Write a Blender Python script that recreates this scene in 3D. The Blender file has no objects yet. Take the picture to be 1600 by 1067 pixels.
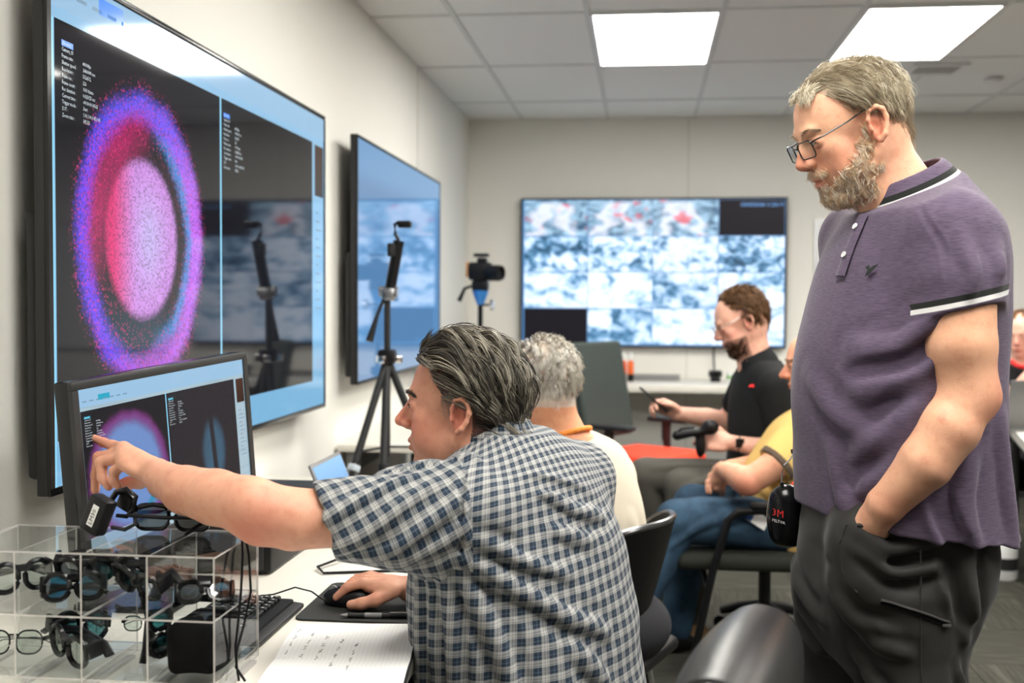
import bpy, bmesh, math, random
import numpy as np
from mathutils import Vector, Matrix

random.seed(7)
SC = bpy.context.scene
COL = SC.collection

# ------------------------------------------------------------------ camera
cam_d = bpy.data.cameras.new("camera")
cam = bpy.data.objects.new("camera", cam_d)
COL.objects.link(cam)
cam_d.sensor_width = 36.0
cam_d.lens = 36.0 * 1780.0 / 1600.0
cam_d.clip_start = 0.05
cam_d.clip_end = 60
cam.location = (0, 0, 1.35)
cam.rotation_euler = (Matrix.Rotation(math.atan(205 / 1780), 3, 'Z') @ Matrix.Rotation(math.pi / 2 - math.atan(63 / 1791), 3, 'X')
                      @ Matrix.Rotation(0.005, 3, 'Z')).to_euler()
cam_d.dof.use_dof = True
cam_d.dof.focus_distance = 2.15
cam_d.dof.aperture_fstop = 3.6
SC.camera = cam

# ------------------------------------------------------------------ world, exposure
W = bpy.data.worlds.new("world")
SC.world = W
W.use_nodes = True
W.node_tree.nodes["Background"].inputs[0].default_value = (0.9, 0.95, 1.0, 1)
W.node_tree.nodes["Background"].inputs[1].default_value = 0.3
SC.view_settings.view_transform = 'Standard'
SC.view_settings.look = 'None'
SC.view_settings.gamma = 1.0
SC.view_settings.use_curve_mapping = False
SC.view_settings.exposure = 0.12
PANEL_STRENGTH = 20.0         # ceiling light panels
SC.cycles.max_bounces = 10
SC.cycles.transparent_max_bounces = 24

# ------------------------------------------------------------------ helpers: objects
def link(o, parent=None):
    COL.objects.link(o)
    if parent is not None:
        o.parent = parent
    return o

def tag(o, label=None, cat=None, group=None, kind=None):
    if label: o["label"] = label
    if cat: o["category"] = cat
    if group: o["group"] = group
    if kind: o["kind"] = kind
    return o

def thing(name, label, cat, group=None, loc=(0, 0, 0), rot=None):
    o = bpy.data.objects.new(name, None)
    o.empty_display_size = 0.05
    link(o)
    o.location = loc
    if rot is not None: o.rotation_euler = rot
    return tag(o, label, cat, group)

def mesh_obj(name, verts, faces, mat=None, parent=None, smooth=False):
    me = bpy.data.meshes.new(name)
    me.from_pydata([tuple(v) for v in verts], [], [tuple(f) for f in faces])
    me.update()
    if smooth: me.polygons.foreach_set("use_smooth", [True] * len(me.polygons))
    if mat is not None: me.materials.append(mat)
    return link(bpy.data.objects.new(name, me), parent)

def copy_tree(o, parent=None):
    c = o.copy()
    link(c, parent)
    for ch in o.children:
        copy_tree(ch, c)
    return c

def basis(d, up=(0, 0, 1)):
    """orthonormal frame whose third axis is d"""
    d = Vector(d).normalized()
    u = Vector(up)
    if abs(d.dot(u)) > 0.98: u = Vector((1, 0, 0))
    x = u.cross(d).normalized()
    y = d.cross(x)
    return x, y, d

class MB:
    """collects shapes, builds them as one mesh object"""
    def __init__(s): s.v = []; s.f = []; s.sm = []; s.mi = []; s.cur = 0
    def add(s, vs, fs, smooth=False):
        n = len(s.v)
        s.v += [Vector(v) for v in vs]
        for f in fs:
            s.f.append([i + n for i in f]); s.sm.append(smooth); s.mi.append(s.cur)
        return s
    def bm(s, bm, M=None, smooth=False):
        bm.verts.index_update()
        vs = [(M @ v.co if M else v.co.copy()) for v in bm.verts]
        s.add(vs, [[v.index for v in f.verts] for f in bm.faces], smooth)
        bm.free(); return s
    def box(s, c, size, rot=None, bev=0.0, seg=2):
        b = bmesh.new()
        bmesh.ops.create_cube(b, size=1.0)
        for v in b.verts: v.co = Vector((v.co.x * size[0], v.co.y * size[1], v.co.z * size[2]))
        if bev > 0:
            bmesh.ops.bevel(b, geom=list(b.edges), offset=bev, segments=seg, affect='EDGES', profile=0.5)
        M = Matrix.Translation(c)
        if rot is not None:
            M = M @ (rot.to_4x4() if isinstance(rot, Matrix) else Matrix.Rotation(rot, 4, 'Z'))
        return s.bm(b, M, smooth=bev > 0 and seg > 1)
    def tube(s, pts, r, n=10, caps=True, flat=1.0, up=(0, 0, 1)):
        pts = [Vector(p) for p in pts]
        m = len(pts)
        rs = r if isinstance(r, (list, tuple)) else [r] * m
        vs, fs = [], []
        for i, p in enumerate(pts):
            d = (pts[min(i + 1, m - 1)] - pts[max(i - 1, 0)])
            if d.length < 1e-9: d = Vector((0, 0, 1))
            x, y, _ = basis(d, up)
            for k in range(n):
                a = 2 * math.pi * k / n
                vs.append(p + x * (math.cos(a) * rs[i]) + y * (math.sin(a) * rs[i] * flat))
        for i in range(m - 1):
            for k in range(n):
                a, b = i * n + k, i * n + (k + 1) % n
                fs.append([a, b, b + n, a + n])
        if caps:
            fs.append(list(range(n))[::-1]); fs.append([(m - 1) * n + k for k in range(n)])
        return s.add(vs, fs, True)
    def cyl(s, a, b, r, n=16, r2=None): return s.tube([a, b], [r, r if r2 is None else r2], n)
    def lathe(s, prof, M=None, n=24):
        vs, fs = [], []
        m = len(prof)
        for (r, z) in prof:
            for k in range(n):
                a = 2 * math.pi * k / n
                v = Vector((r * math.cos(a), r * math.sin(a), z))
                vs.append(M @ v if M else v)
        for i in range(m - 1):
            for k in range(n):
                a, b = i * n + k, i * n + (k + 1) % n
                fs.append([a, b, b + n, a + n])
        fs.append(list(range(n))[::-1]); fs.append([(m - 1) * n + k for k in range(n)])
        return s.add(vs, fs, True)
    def slab(s, outline, axis_o, ax, ay, az, t):
        """extrudes a 2-D outline (in ax, ay) by thickness t along az"""
        o, ax, ay, az = Vector(axis_o), Vector(ax), Vector(ay), Vector(az)
        n = len(outline)
        vs = [o + ax * p[0] + ay * p[1] for p in outline] + [o + ax * p[0] + ay * p[1] + az * t for p in outline]
        fs = [list(range(n))[::-1], [n + i for i in range(n)]]
        for i in range(n):
            j = (i + 1) % n
            fs.append([i, j, j + n, i + n])
        return s.add(vs, fs, False)
    def build(s, name, mat, parent=None):
        mats = mat if isinstance(mat, list) else [mat]
        me = bpy.data.meshes.new(name)
        me.from_pydata([tuple(v) for v in s.v], [], s.f)
        me.update()
        me.polygons.foreach_set("use_smooth", s.sm)
        for m_ in mats: me.materials.append(m_)
        if len(mats) > 1: me.polygons.foreach_set("material_index", s.mi)
        b = bmesh.new(); b.from_mesh(me); bmesh.ops.recalc_face_normals(b, faces=b.faces); b.to_mesh(me); b.free()
        o = link(bpy.data.objects.new(name, me), parent)
        if any(s.sm):
            try: me.set_sharp_from_angle(angle=math.radians(40))
            except Exception: pass
        return o

def round_rect(w, h, r, n=5):
    out = []
    for cx, cy, a0 in ((w / 2 - r, h / 2 - r, 0), (-w / 2 + r, h / 2 - r, 90), (-w / 2 + r, -h / 2 + r, 180), (w / 2 - r, -h / 2 + r, 270)):
        for k in range(n + 1):
            a = math.radians(a0 + 90 * k / n)
            out.append((cx + r * math.cos(a), cy + r * math.sin(a)))
    return out

def quad_obj(name, o, ux, uy, w, h, mat, parent=None):
    """flat rectangle with a 0..1 UV map"""
    o, ux, uy = Vector(o), Vector(ux), Vector(uy)
    ob = mesh_obj(name, [o, o + ux * w, o + ux * w + uy * h, o + uy * h], [(0, 1, 2, 3)], mat, parent)
    uv = ob.data.uv_layers.new(name="UVMap")
    for i, c in enumerate(((0, 0), (1, 0), (1, 1), (0, 1))): uv.data[i].uv = c
    return ob

def text_obj(name, body, o, ux, uy, size, mat, parent=None, align='LEFT', sx=1.0, line=1.0):
    cu = bpy.data.curves.new(name, 'FONT')
    cu.body = body; cu.size = size; cu.align_x = align; cu.resolution_u = 1; cu.space_line = line
    tmp = bpy.data.objects.new(name + "_src", cu)
    COL.objects.link(tmp)
    dg = bpy.context.evaluated_depsgraph_get()
    me = bpy.data.meshes.new_from_object(tmp.evaluated_get(dg))
    bpy.data.objects.remove(tmp); bpy.data.curves.remove(cu)
    me.name = name
    o, ux, uy = Vector(o), Vector(ux), Vector(uy)
    for v in me.vertices: v.co = o + ux * (v.co.x * sx) + uy * v.co.y
    me.materials.clear(); me.materials.append(mat)
    return link(bpy.data.objects.new(name, me), parent)

# ------------------------------------------------------------------ helpers: materials
class X:
    """tiny expression wrapper over math nodes"""
    def __init__(s, t, sock): s.t = t; s.s = sock
    def _m(s, op, *a, clamp=False):
        n = s.t.nodes.new('ShaderNodeMath'); n.operation = op; n.use_clamp = clamp
        for i, v in enumerate((s,) + a):
            if isinstance(v, X): s.t.links.new(v.s, n.inputs[i])
            else: n.inputs[i].default_value = v
        return X(s.t, n.outputs[0])
    def __add__(s, o): return s._m('ADD', o)
    __radd__ = __add__
    def __mul__(s, o): return s._m('MULTIPLY', o)
    __rmul__ = __mul__
    def __sub__(s, o): return s._m('SUBTRACT', o)
    def __rsub__(s, o): return (s * -1.0) + o
    def __truediv__(s, o): return s._m('DIVIDE', o)
    def __pow__(s, o): return s._m('POWER', o)
    def fract(s): return s._m('FRACT')
    def abs(s): return s._m('ABSOLUTE')
    def sin(s): return s._m('SINE')
    def sqrt(s): return s._m('SQRT')
    def floor(s): return s._m('FLOOR')
    def min(s, o): return s._m('MINIMUM', o)
    def max(s, o): return s._m('MAXIMUM', o)
    def clamp(s): return s._m('ADD', 0.0, clamp=True)
    def atan2(s, o): return s._m('ARCTAN2', o)
    def step(s, a, b):
        n = s.t.nodes.new('ShaderNodeMapRange'); n.interpolation_type = 'SMOOTHSTEP'
        s.t.links.new(s.s, n.inputs[0])
        n.inputs[1].default_value = a; n.inputs[2].default_value = b
        if a > b:
            n.inputs[1].default_value = b; n.inputs[2].default_value = a
            n.inputs[3].default_value = 1.0; n.inputs[4].default_value = 0.0
        return X(s.t, n.outputs[0])

class Mat:
    def __init__(s, name, color=(0.5, 0.5, 0.5), rough=0.5, metal=0.0, spec=0.5, **kw):
        s.m = bpy.data.materials.new(name); s.m.use_nodes = True
        s.t = s.m.node_tree
        s.p = s.t.nodes['Principled BSDF']; s.out = s.t.nodes['Material Output']
        s.set('Base Color', color); s.set('Roughness', rough); s.set('Metallic', metal); s.set('Specular IOR Level', spec)
        for k, v in kw.items(): s.set(k, v)
    def set(s, k, v):
        i = s.p.inputs[k]
        if isinstance(v, X): s.t.links.new(v.s, i)
        elif hasattr(v, 'is_output'): s.t.links.new(v, i)
        elif isinstance(v, (tuple, list)): i.default_value = tuple(v) + ((1,) if len(v) == 3 and i.type == 'RGBA' else ())
        else: i.default_value = v
        return s
    def coords(s, kind='UV'):
        n = s.t.nodes.new('ShaderNodeTexCoord')
        sep = s.t.nodes.new('ShaderNodeSeparateXYZ')
        s.t.links.new(n.outputs[kind], sep.inputs[0])
        return X(s.t, sep.outputs[0]), X(s.t, sep.outputs[1]), X(s.t, sep.outputs[2])
    def vec(s, x, y, z=0.0):
        n = s.t.nodes.new('ShaderNodeCombineXYZ')
        for i, v in enumerate((x, y, z)):
            if isinstance(v, X): s.t.links.new(v.s, n.inputs[i])
            else: n.inputs[i].default_value = v
        return n.outputs[0]
    def noise(s, scale, detail=3.0, rough=0.5, vec=None, kind='Object', dist=0.0):
        n = s.t.nodes.new('ShaderNodeTexNoise')
        n.inputs['Scale'].default_value = scale; n.inputs['Detail'].default_value = detail
        n.inputs['Roughness'].default_value = rough; n.inputs['Distortion'].default_value = dist
        if vec is None:
            c = s.t.nodes.new('ShaderNodeTexCoord'); vec = c.outputs[kind]
        s.t.links.new(vec, n.inputs['Vector'])
        return X(s.t, n.outputs[0])
    def white(s, vec):
        n = s.t.nodes.new('ShaderNodeTexWhiteNoise'); n.noise_dimensions = '3D'
        s.t.links.new(vec, n.inputs[0]); return X(s.t, n.outputs[0])
    def mix(s, f, a, b, mode='MIX'):
        n = s.t.nodes.new('ShaderNodeMix'); n.data_type = 'RGBA'; n.blend_type = mode
        for sock, v in ((n.inputs[0], f), (n.inputs[6], a), (n.inputs[7], b)):
            if isinstance(v, X): s.t.links.new(v.s, sock)
            elif hasattr(v, 'is_output'): s.t.links.new(v, sock)
            elif isinstance(v, (tuple, list)): sock.default_value = tuple(v) + ((1,) if len(v) == 3 else ())
            else: sock.default_value = v
        return n.outputs[2]
    def attr(s, name='Col'):
        n = s.t.nodes.new('ShaderNodeAttribute'); n.attribute_name = name
        return n.outputs[0]
    def bump(s, h, strength=0.3, dist=0.01):
        n = s.t.nodes.new('ShaderNodeBump'); n.inputs['Strength'].default_value = strength; n.inputs['Distance'].default_value = dist
        s.t.links.new(h.s, n.inputs['Height']); s.t.links.new(n.outputs[0], s.p.inputs['Normal']); return s
    def emit(s, col, strength=1.0):
        s.set('Emission Color', col); s.set('Emission Strength', strength); return s

def simple(name, color, rough=0.5, metal=0.0, var=0.0, scale=40.0, bump=0.0, spec=0.5, **kw):
    m = Mat(name, color, rough, metal, spec, **kw)
    if var or bump:
        n = m.noise(scale, 4.0, 0.6)
        if var:
            m.set('Base Color', m.mix(n, [c * (1 - var) for c in color], [min(1, c * (1 + var)) for c in color]))
        if bump: m.bump(n, bump, 0.004)
    return m.m

def glow(name, color, strength=1.0, rough=0.15, spec=0.5):
    return Mat(name, (0.004, 0.004, 0.005), rough, 0, spec).emit(color, strength).m

def clear(name, tint=(1, 1, 1), ior=1.45, base=0.0, rough=0.02):
    """thin clear sheet: see-through with a Fresnel sheen"""
    m = bpy.data.materials.new(name); m.use_nodes = True
    t = m.node_tree; t.nodes.clear()
    out = t.nodes.new('ShaderNodeOutputMaterial')
    tr = t.nodes.new('ShaderNodeBsdfTransparent'); tr.inputs[0].default_value = (*tint, 1)
    gl = t.nodes.new('ShaderNodeBsdfGlossy'); gl.inputs['Roughness'].default_value = rough
    fr = t.nodes.new('ShaderNodeFresnel'); fr.inputs[0].default_value = ior
    ad = t.nodes.new('ShaderNodeMath'); ad.operation = 'ADD'; ad.inputs[1].default_value = base; ad.use_clamp = True
    mx = t.nodes.new('ShaderNodeMixShader')
    ge = t.nodes.new('ShaderNodeNewGeometry'); fb = t.nodes.new('ShaderNodeMath'); fb.operation = 'SUBTRACT'; fb.inputs[0].default_value = 1.0
    mu = t.nodes.new('ShaderNodeMath'); mu.operation = 'MULTIPLY'
    t.links.new(ge.outputs['Backfacing'], fb.inputs[1]); t.links.new(fr.outputs[0], mu.inputs[0]); t.links.new(fb.outputs[0], mu.inputs[1])
    t.links.new(mu.outputs[0], ad.inputs[0]); t.links.new(ad.outputs[0], mx.inputs[0])
    t.links.new(tr.outputs[0], mx.inputs[1]); t.links.new(gl.outputs[0], mx.inputs[2]); t.links.new(mx.outputs[0], out.inputs[0])
    return m

def srgb(r, g, b):
    f = lambda c: (c / 255 / 12.92) if c / 255 <= 0.04045 else ((c / 255 + 0.055) / 1.055) ** 2.4
    return (f(r), f(g), f(b))

M_BLACK = simple('black_plastic', (0.007, 0.007, 0.008), 0.40, spec=0.22)
M_BLACKG = simple('black_gloss', (0.006, 0.006, 0.007), 0.18, spec=0.3)
M_DARK = simple('dark_grey_plastic', (0.025, 0.025, 0.026), 0.5, spec=0.25)
M_GREY = simple('grey_plastic', (0.2, 0.2, 0.2), 0.5)
M_CHROME = simple('chrome', (0.7, 0.7, 0.72), 0.2, 1.0)
M_STEEL = simple('brushed_steel', (0.45, 0.45, 0.46), 0.35, 1.0)
M_WHITEP = simple('white_plastic', (0.75, 0.75, 0.74), 0.45)
M_DESK = simple('white_laminate', srgb(222, 218, 208), 0.4, var=0.02, scale=8)
M_PAPER = simple('paper', (0.86, 0.86, 0.84), 0.8)
M_WTEXT = glow('screen_text', (0.75, 0.85, 0.9), 0.9)
M_WPRINT = simple('white_print', (0.8, 0.8, 0.8), 0.6)
M_RPRINT = simple('red_print', (0.75, 0.02, 0.02), 0.5)
# ================================================================== the room
XL, XR, YB, YF, ZC = -1.278, 4.62, -2.6, 8.27, 2.67
wall_m = Mat('painted_wall', srgb(232, 230, 223), 0.75, spec=0.3)
_n = wall_m.noise(60, 4)
wall_m.bump(_n, 0.04, 0.002)
wall_m = wall_m.m
def slab_wall(name, lo, hi, mat):
    b = MB(); b.box([(lo[i] + hi[i]) / 2 for i in range(3)], [hi[i] - lo[i] for i in range(3)])
    return tag(b.build(name, mat), kind='structure')
wl = slab_wall('wall_left', (XL - 0.12, YB - 0.12, 0), (XL, YF + 0.12, ZC + 0.12), wall_m)
wb = slab_wall('wall_back', (XL, YF, 0), (XR, YF + 0.12, ZC + 0.12), wall_m)
grey_wall = simple('grey_painted_wall', (0.22, 0.22, 0.22), 0.8)
slab_wall('wall_right', (XR, YB - 0.12, 0), (XR + 0.12, YF + 0.12, ZC + 0.12), grey_wall)
slab_wall('wall_front', (XL, YB - 0.12, 0), (XR, YB, ZC + 0.12), grey_wall)
strip_m = simple('wall_panel_joint', srgb(214, 211, 203), 0.7)
for i, (c, s) in enumerate((((XL + 0.002, 6.37, 1.335), (0.004, 0.016, 2.67)), ((0.31, YF - 0.002, 1.335), (0.012, 0.004, 2.67)))):
    b = MB(); b.box(c, s); tag(b.build('trim_%d' % (i + 1), strip_m), kind='structure')
b = MB(); b.box((XL + 0.006, 2.83, 0.06), (0.012, 10.85, 0.12)); tag(b.build('baseboard_left', M_DARK), kind='structure')
b = MB(); b.box((1.67, YF - 0.006, 0.06), (5.88, 0.012, 0.12)); tag(b.build('baseboard_back', M_DARK), kind='structure')

# floor: dark sub-floor and carpet tiles with a linear fleck
sub = slab_wall('floor', (XL - 0.12, YB - 0.12, -0.12), (XR + 0.12, YF + 0.12, -0.008), simple('sub_floor', (0.03, 0.03, 0.03), 0.9))
def carpet(name, turn):
    m = Mat(name, (0.1, 0.1, 0.09), 0.95, spec=0.1)
    x, y, z = m.coords('Object')
    if turn: x, y = y, x
    n1 = m.noise(1.0, 3, 0.6, m.vec(x * 90.0, y * 5.0, z))
    n2 = m.noise(1.0, 2, 0.5, m.vec(x * 260.0, y * 260.0, z))
    n3 = m.noise(1.0, 2, 0.5, m.vec(x * 22.0, y * 1.6, 3.0))
    ln = n3.step(0.60, 0.66)
    c = m.mix(n1.step(0.3, 0.7), srgb(58, 57, 51), srgb(80, 79, 71))
    c = m.mix(ln * 0.28, c, srgb(118, 116, 105))
    m.set('Base Color', m.mix(n2 * 0.5, c, srgb(48, 47, 43)))
    m.bump(n2, 0.5, 0.004)
    return m.m
cm = [carpet('carpet_along', False), carpet('carpet_across', True)]
def tile_mesh(name, sx, sy, t, mat):
    b = MB(); b.box((0, 0, -t / 2), (sx, sy, t), bev=0.0015, seg=1)
    o = b.build(name, mat); me = o.data; bpy.data.objects.remove(o); return me
tm = [tile_mesh('carpet_tile', 0.497, 0.497, 0.008, cm[k]) for k in (0, 1)]
nx, ny = 12, 22
for j in range(ny):
    for i in range(nx):
        x, y = XL + 0.25 + i * 0.5, YB + 0.25 + j * 0.5
        o = bpy.data.objects.new('carpet_tile', tm[(i + j) % 2]); link(o, sub); o.location = (x, y, 0)

# ceiling: slab above, tee-bar grid, mineral tiles; some cells hold light panels
ceil = slab_wall('ceiling', (XL - 0.12, YB - 0.12, ZC + 0.02), (XR + 0.12, YF + 0.12, ZC + 0.12), simple('ceiling_slab', (0.3, 0.3, 0.3), 0.9))
tile_m = Mat('mineral_tile', srgb(232, 233, 231), 0.9, spec=0.2)
_n = tile_m.noise(220, 3); tile_m.bump(_n, 0.25, 0.002); tile_m = tile_m.m
bar_m = simple('tee_bar', srgb(208, 210, 208), 0.6)
GX = [XL] + [-0.885 + 0.6175 * k for k in range(10)]
GX = [g for g in GX if g < XR - 0.1] + [XR]
GY = [YB] + [5.25 - 1.15 * 6 + 1.15 * k for k in range(0, 9)] + [YF]
LIT = [(2, 5.25), (4, 5.25), (6, 5.25), (2, 2.95), (4, 2.95), (6, 2.95), (2, 0.65), (4, 0.65), (6, 0.65)]
b = MB()
for g in GX[1:-1]: b.box((g, (YB + YF) / 2, ZC + 0.004), (0.024, YF - YB, 0.016))
for g in GY[1:-1]: b.box(((XL + XR) / 2, g, ZC + 0.0045), (XR - XL, 0.024, 0.016))
b.build('tee_grid', bar_m, ceil)
cache = {}
panel_m = Mat('lit_diffuser', (0.9, 0.9, 0.9), 0.6).emit((1.0, 0.97, 0.90), PANEL_STRENGTH).m
k_l = 0
for i in range(len(GX) - 1):
    for j in range(len(GY) - 1):
        x0, x1, y0, y1 = GX[i], GX[i + 1], GY[j], GY[j + 1]
        lit = any(i == a and abs(y0 - yy) < 0.05 for a, yy in LIT)
        if lit:
            where = {(2, 5.25): 'bright square ceiling light panel in front of the far wall, left of the standing man',
                     (4, 5.25): 'bright slanted ceiling light panel right above the standing man'}
            lab = where.get((i, round(y0, 2)))
            t = thing('ceiling_light', lab or 'glowing ceiling light panel outside the picture', 'ceiling light',
                      'lit ceiling panels', ((x0 + x1) / 2, (y0 + y1) / 2, ZC - 0.012))
            fr = MB()
            w, h = x1 - x0 - 0.02, y1 - y0 - 0.02
            for c, s in (((0, h / 2 - 0.008, 0.01), (w, 0.016, 0.02)), ((0, -h / 2 + 0.008, 0.01), (w, 0.016, 0.02)),
                         ((w / 2 - 0.008, 0, 0.01), (0.016, h - 0.032, 0.02)), ((-w / 2 + 0.008, 0, 0.01), (0.016, h - 0.032, 0.02))):
                fr.box(c, s)
            fr.build('frame', M_WHITEP, t)
            d = MB(); d.box((0, 0, 0.006), (w - 0.032, h - 0.032, 0.006)); d.build('diffuser', panel_m, t)
            continue
        key = (round(x1 - x0, 3), round(y1 - y0, 3))
        if key not in cache: cache[key] = tile_mesh('ceiling_tile', key[0] - 0.004, key[1] - 0.004, 0.012, tile_m)
        o = bpy.data.objects.new('ceiling_tile', cache[key]); link(o, ceil)
        o.location = ((x0 + x1) / 2, (y0 + y1) / 2, ZC + 0.014)
# smoke detector
t = thing('smoke_detector', 'small round white smoke detector on the ceiling at right', 'smoke detector', None, (2.02, 7.0, ZC - 0.002))
MB().lathe([(0.0001, 0.0), (0.055, 0.0), (0.055, -0.012), (0.0001, -0.012)]).build('base', M_WHITEP, t)
MB().lathe([(0.046, -0.012), (0.05, -0.025), (0.038, -0.04), (0.0001, -0.042)]).build('cover', M_WHITEP, t)
# air vent beside the far light
t = thing('air_vent', 'grey slotted air vent in the ceiling above the standing man', 'air vent', None, (1.62, 6.68, ZC - 0.006))
v = MB()
for c, s in (((0, 0.13, 0), (0.30, 0.03, 0.012)), ((0, -0.13, 0), (0.30, 0.03, 0.012)), ((0.135, 0, 0), (0.03, 0.23, 0.012)), ((-0.135, 0, 0), (0.03, 0.23, 0.012))): v.box(c, s)
v.build('frame', M_WHITEP, t)
for k in range(6): MB().box((0, -0.095 + 0.038 * k, 0.0), (0.24, 0.02, 0.003), Matrix.Rotation(0.6, 3, 'X')).build('slat', M_WHITEP, t)
# ================================================================== screens
def video_mat(name, fn, rough=0.12, strength=1.0, spec=0.5):
    m = Mat(name, (0.004, 0.004, 0.006), rough, 0, spec)
    u, v, _ = m.coords('UV')
    m.emit(fn(m, u, v), strength)
    return m.m

UI = (0.30, 0.60, 0.88)
def ring_image(tint_pale):
    """false-colour picture of a glowing disc inside a ring"""
    aspect, cx, cy, R = (1.10, 0.5, 0.41, 0.52) if tint_pale else (1.05, 0.47, 0.505, 0.415)
    def fn(m, u, v):
        x, y = (u - cx) * aspect, v - cy
        a = y.atan2(x)
        g = m.noise(1.0, 2, 0.7, m.vec(u * 95.0, v * 95.0))
        g2 = m.noise(1.0, 3, 0.6, m.vec(u * 7.0, v * 7.0, 4.0))
        r = (x * x + y * y * 0.98).sqrt() / R + (g - 0.5) * 0.16 + (g2 - 0.5) * 0.12
        # inner disc centre sits a little left and low
        xi, yi = x + 0.02, y + 0.0
        ri = (xi * xi * 0.92 + yi * yi * 0.98).sqrt() / R + (g - 0.5) * 0.08
        disc = ri.step(0.56, 0.47)
        outer = r.step(1.02, 0.88) * (r - (x / R).step(-0.2, 0.5) * -0.10).step(0.72, 0.84)
        fill = (a * -1.0 + 0.0).sin()                       # +1 at the bottom
        left = (x / R * -1.0)
        upl = (left + y / R * 0.75).step(0.30, 0.80)        # upper left filled with red
        gap = r.step(0.92, 0.74) * (ri.step(0.45, 0.56))
        blue, purple, violet = (0.12, 0.12, 1.0), (0.55, 0.12, 0.95), (0.42, 0.3, 1.0)
        oc = m.mix((x / R).step(-0.6, 0.75), (0.16, 0.06, 0.95), (0.60, 0.18, 1.0))
        oc = m.mix((y / R).step(0.2, 0.95) * 0.8, oc, (0.10, 0.10, 0.95))
        oc = m.mix((y / R * -1.0).step(0.35, 1.0) * (g2.step(0.35, 0.65)), oc, (0.55, 0.08, 0.75))
        ic = m.mix((x / R).step(-0.52, -0.12), (0.80, 0.03, 0.20), (0.66, 0.30, 0.82))
        ic = m.mix((ri.step(0.5, 0.0)) * (x / R).step(-0.3, 0.1), ic, (0.62, 0.52, 0.95))
        cyan = r.step(0.60, 0.70) * r.step(0.80, 0.70) * (x / R).step(0.0, 0.5)
        bk = (0.006, 0.006, 0.009)
        c = m.mix(outer, bk, oc)
        c = m.mix(gap * upl * (0.35 + 0.6 * g2), c, (0.60, 0.012, 0.16))
        c = m.mix(gap * (y / R * -1.0).step(0.3, 0.7) * 0.45, c, (0.0, 0.10, 0.16))
        c = m.mix(cyan * 0.8, c, (0.01, 0.32, 0.75))
        c = m.mix(disc, c, ic)
        if tint_pale:
            pale = m.mix(r.step(1.0, 0.7), bk, (0.22, 0.40, 0.85))
            rim = r.step(1.06, 0.92) * r.step(0.72, 0.92)
            pale = m.mix(rim * 0.6, pale, (0.40, 0.06, 0.42))
            c = m.mix(cyan * (y / R * -1.0).step(-0.1, 0.5), pale, (0.0, 0.38, 0.62))
            c = m.mix(0.15, c, bk)
        grain = m.white(m.vec((u * 210.0).floor(), (v * 210.0).floor()))
        gr2 = m.white(m.vec((u * 210.0).floor(), (v * 210.0).floor(), 5.0))
        amt = 0.55 if not tint_pale else 0.12
        c = m.mix(grain.step(0.45, 1.0) * amt * r.step(1.12, 0.95), c, (0.02, 0.02, 0.05))
        c = m.mix(gr2.step(0.80, 1.0) * amt * r.step(1.08, 0.98) * r.step(0.45, 0.75), c, (0.9, 0.05, 0.25))
        # dust specks
        sp = m.noise(1.0, 1, 0.5, m.vec(u * 17.0, v * 17.0, 9.0)).step(0.79, 0.83)
        return m.mix(sp, c, (0.01, 0.005, 0.02))
    return fn
def faint_image(m, u, v):
    x, y = u - 0.62, v - 0.38
    g = m.white(m.vec((u * 220.0).floor(), (v * 220.0).floor()))
    n = m.noise(1.0, 3, 0.6, m.vec(u * 9.0, v * 3.0))
    r = (x * x * 3.2 + y * y).sqrt() + (n - 0.5) * 0.08
    b = r.step(0.36, 0.2) * (0.6 + 0.8 * n)
    band = (x + y * 0.06).abs().step(0.015, 0.05)
    c = m.mix(b * band * 0.55, (0.005, 0.005, 0.008), (0.05, 0.16, 0.26))
    return m.mix(g * 0.05, c, (0.3, 0.25, 0.3))

ROWS = ["Camera_03", "Frame rate :|40000fps", "Shutter speed :|1/400000 sec", "Resolution :|512x512", "Frame no. :|226", "Frame count :|1001 frame",
        "Rec duration :|0.025025 sec", "Current time :|-00:00:00.00565", "Trigger mode :|Start", "LUT :|1.00,1.00,0.45,0.45", "Zoom ratio :|342.5%"]
def info_block(parent, o, ux, uy, nz, size, gap, mat_hl):
    o, ux, uy, nz = Vector(o), Vector(ux), Vector(uy), Vector(nz)
    q = quad_obj('caption_highlight', o + nz * 0.0008 - uy * size * 0.25, ux, uy, size * 4.2, size * 1.05, mat_hl, parent)
    text_obj('caption_text', "[file info]", o + nz * 0.0012 + ux * size * 0.2, ux, uy, size * 0.85, M_WTEXT, parent)
    for part, dx in ((0, 0.0), (2, 7.6)):
        body = "\n".join(r.partition('|')[part] for r in ROWS)
        text_obj('caption_text', body, o + nz * 0.0012 - uy * gap + ux * size * dx, ux, uy, size, M_WTEXT, parent, sx=0.88, line=gap / size)

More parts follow.
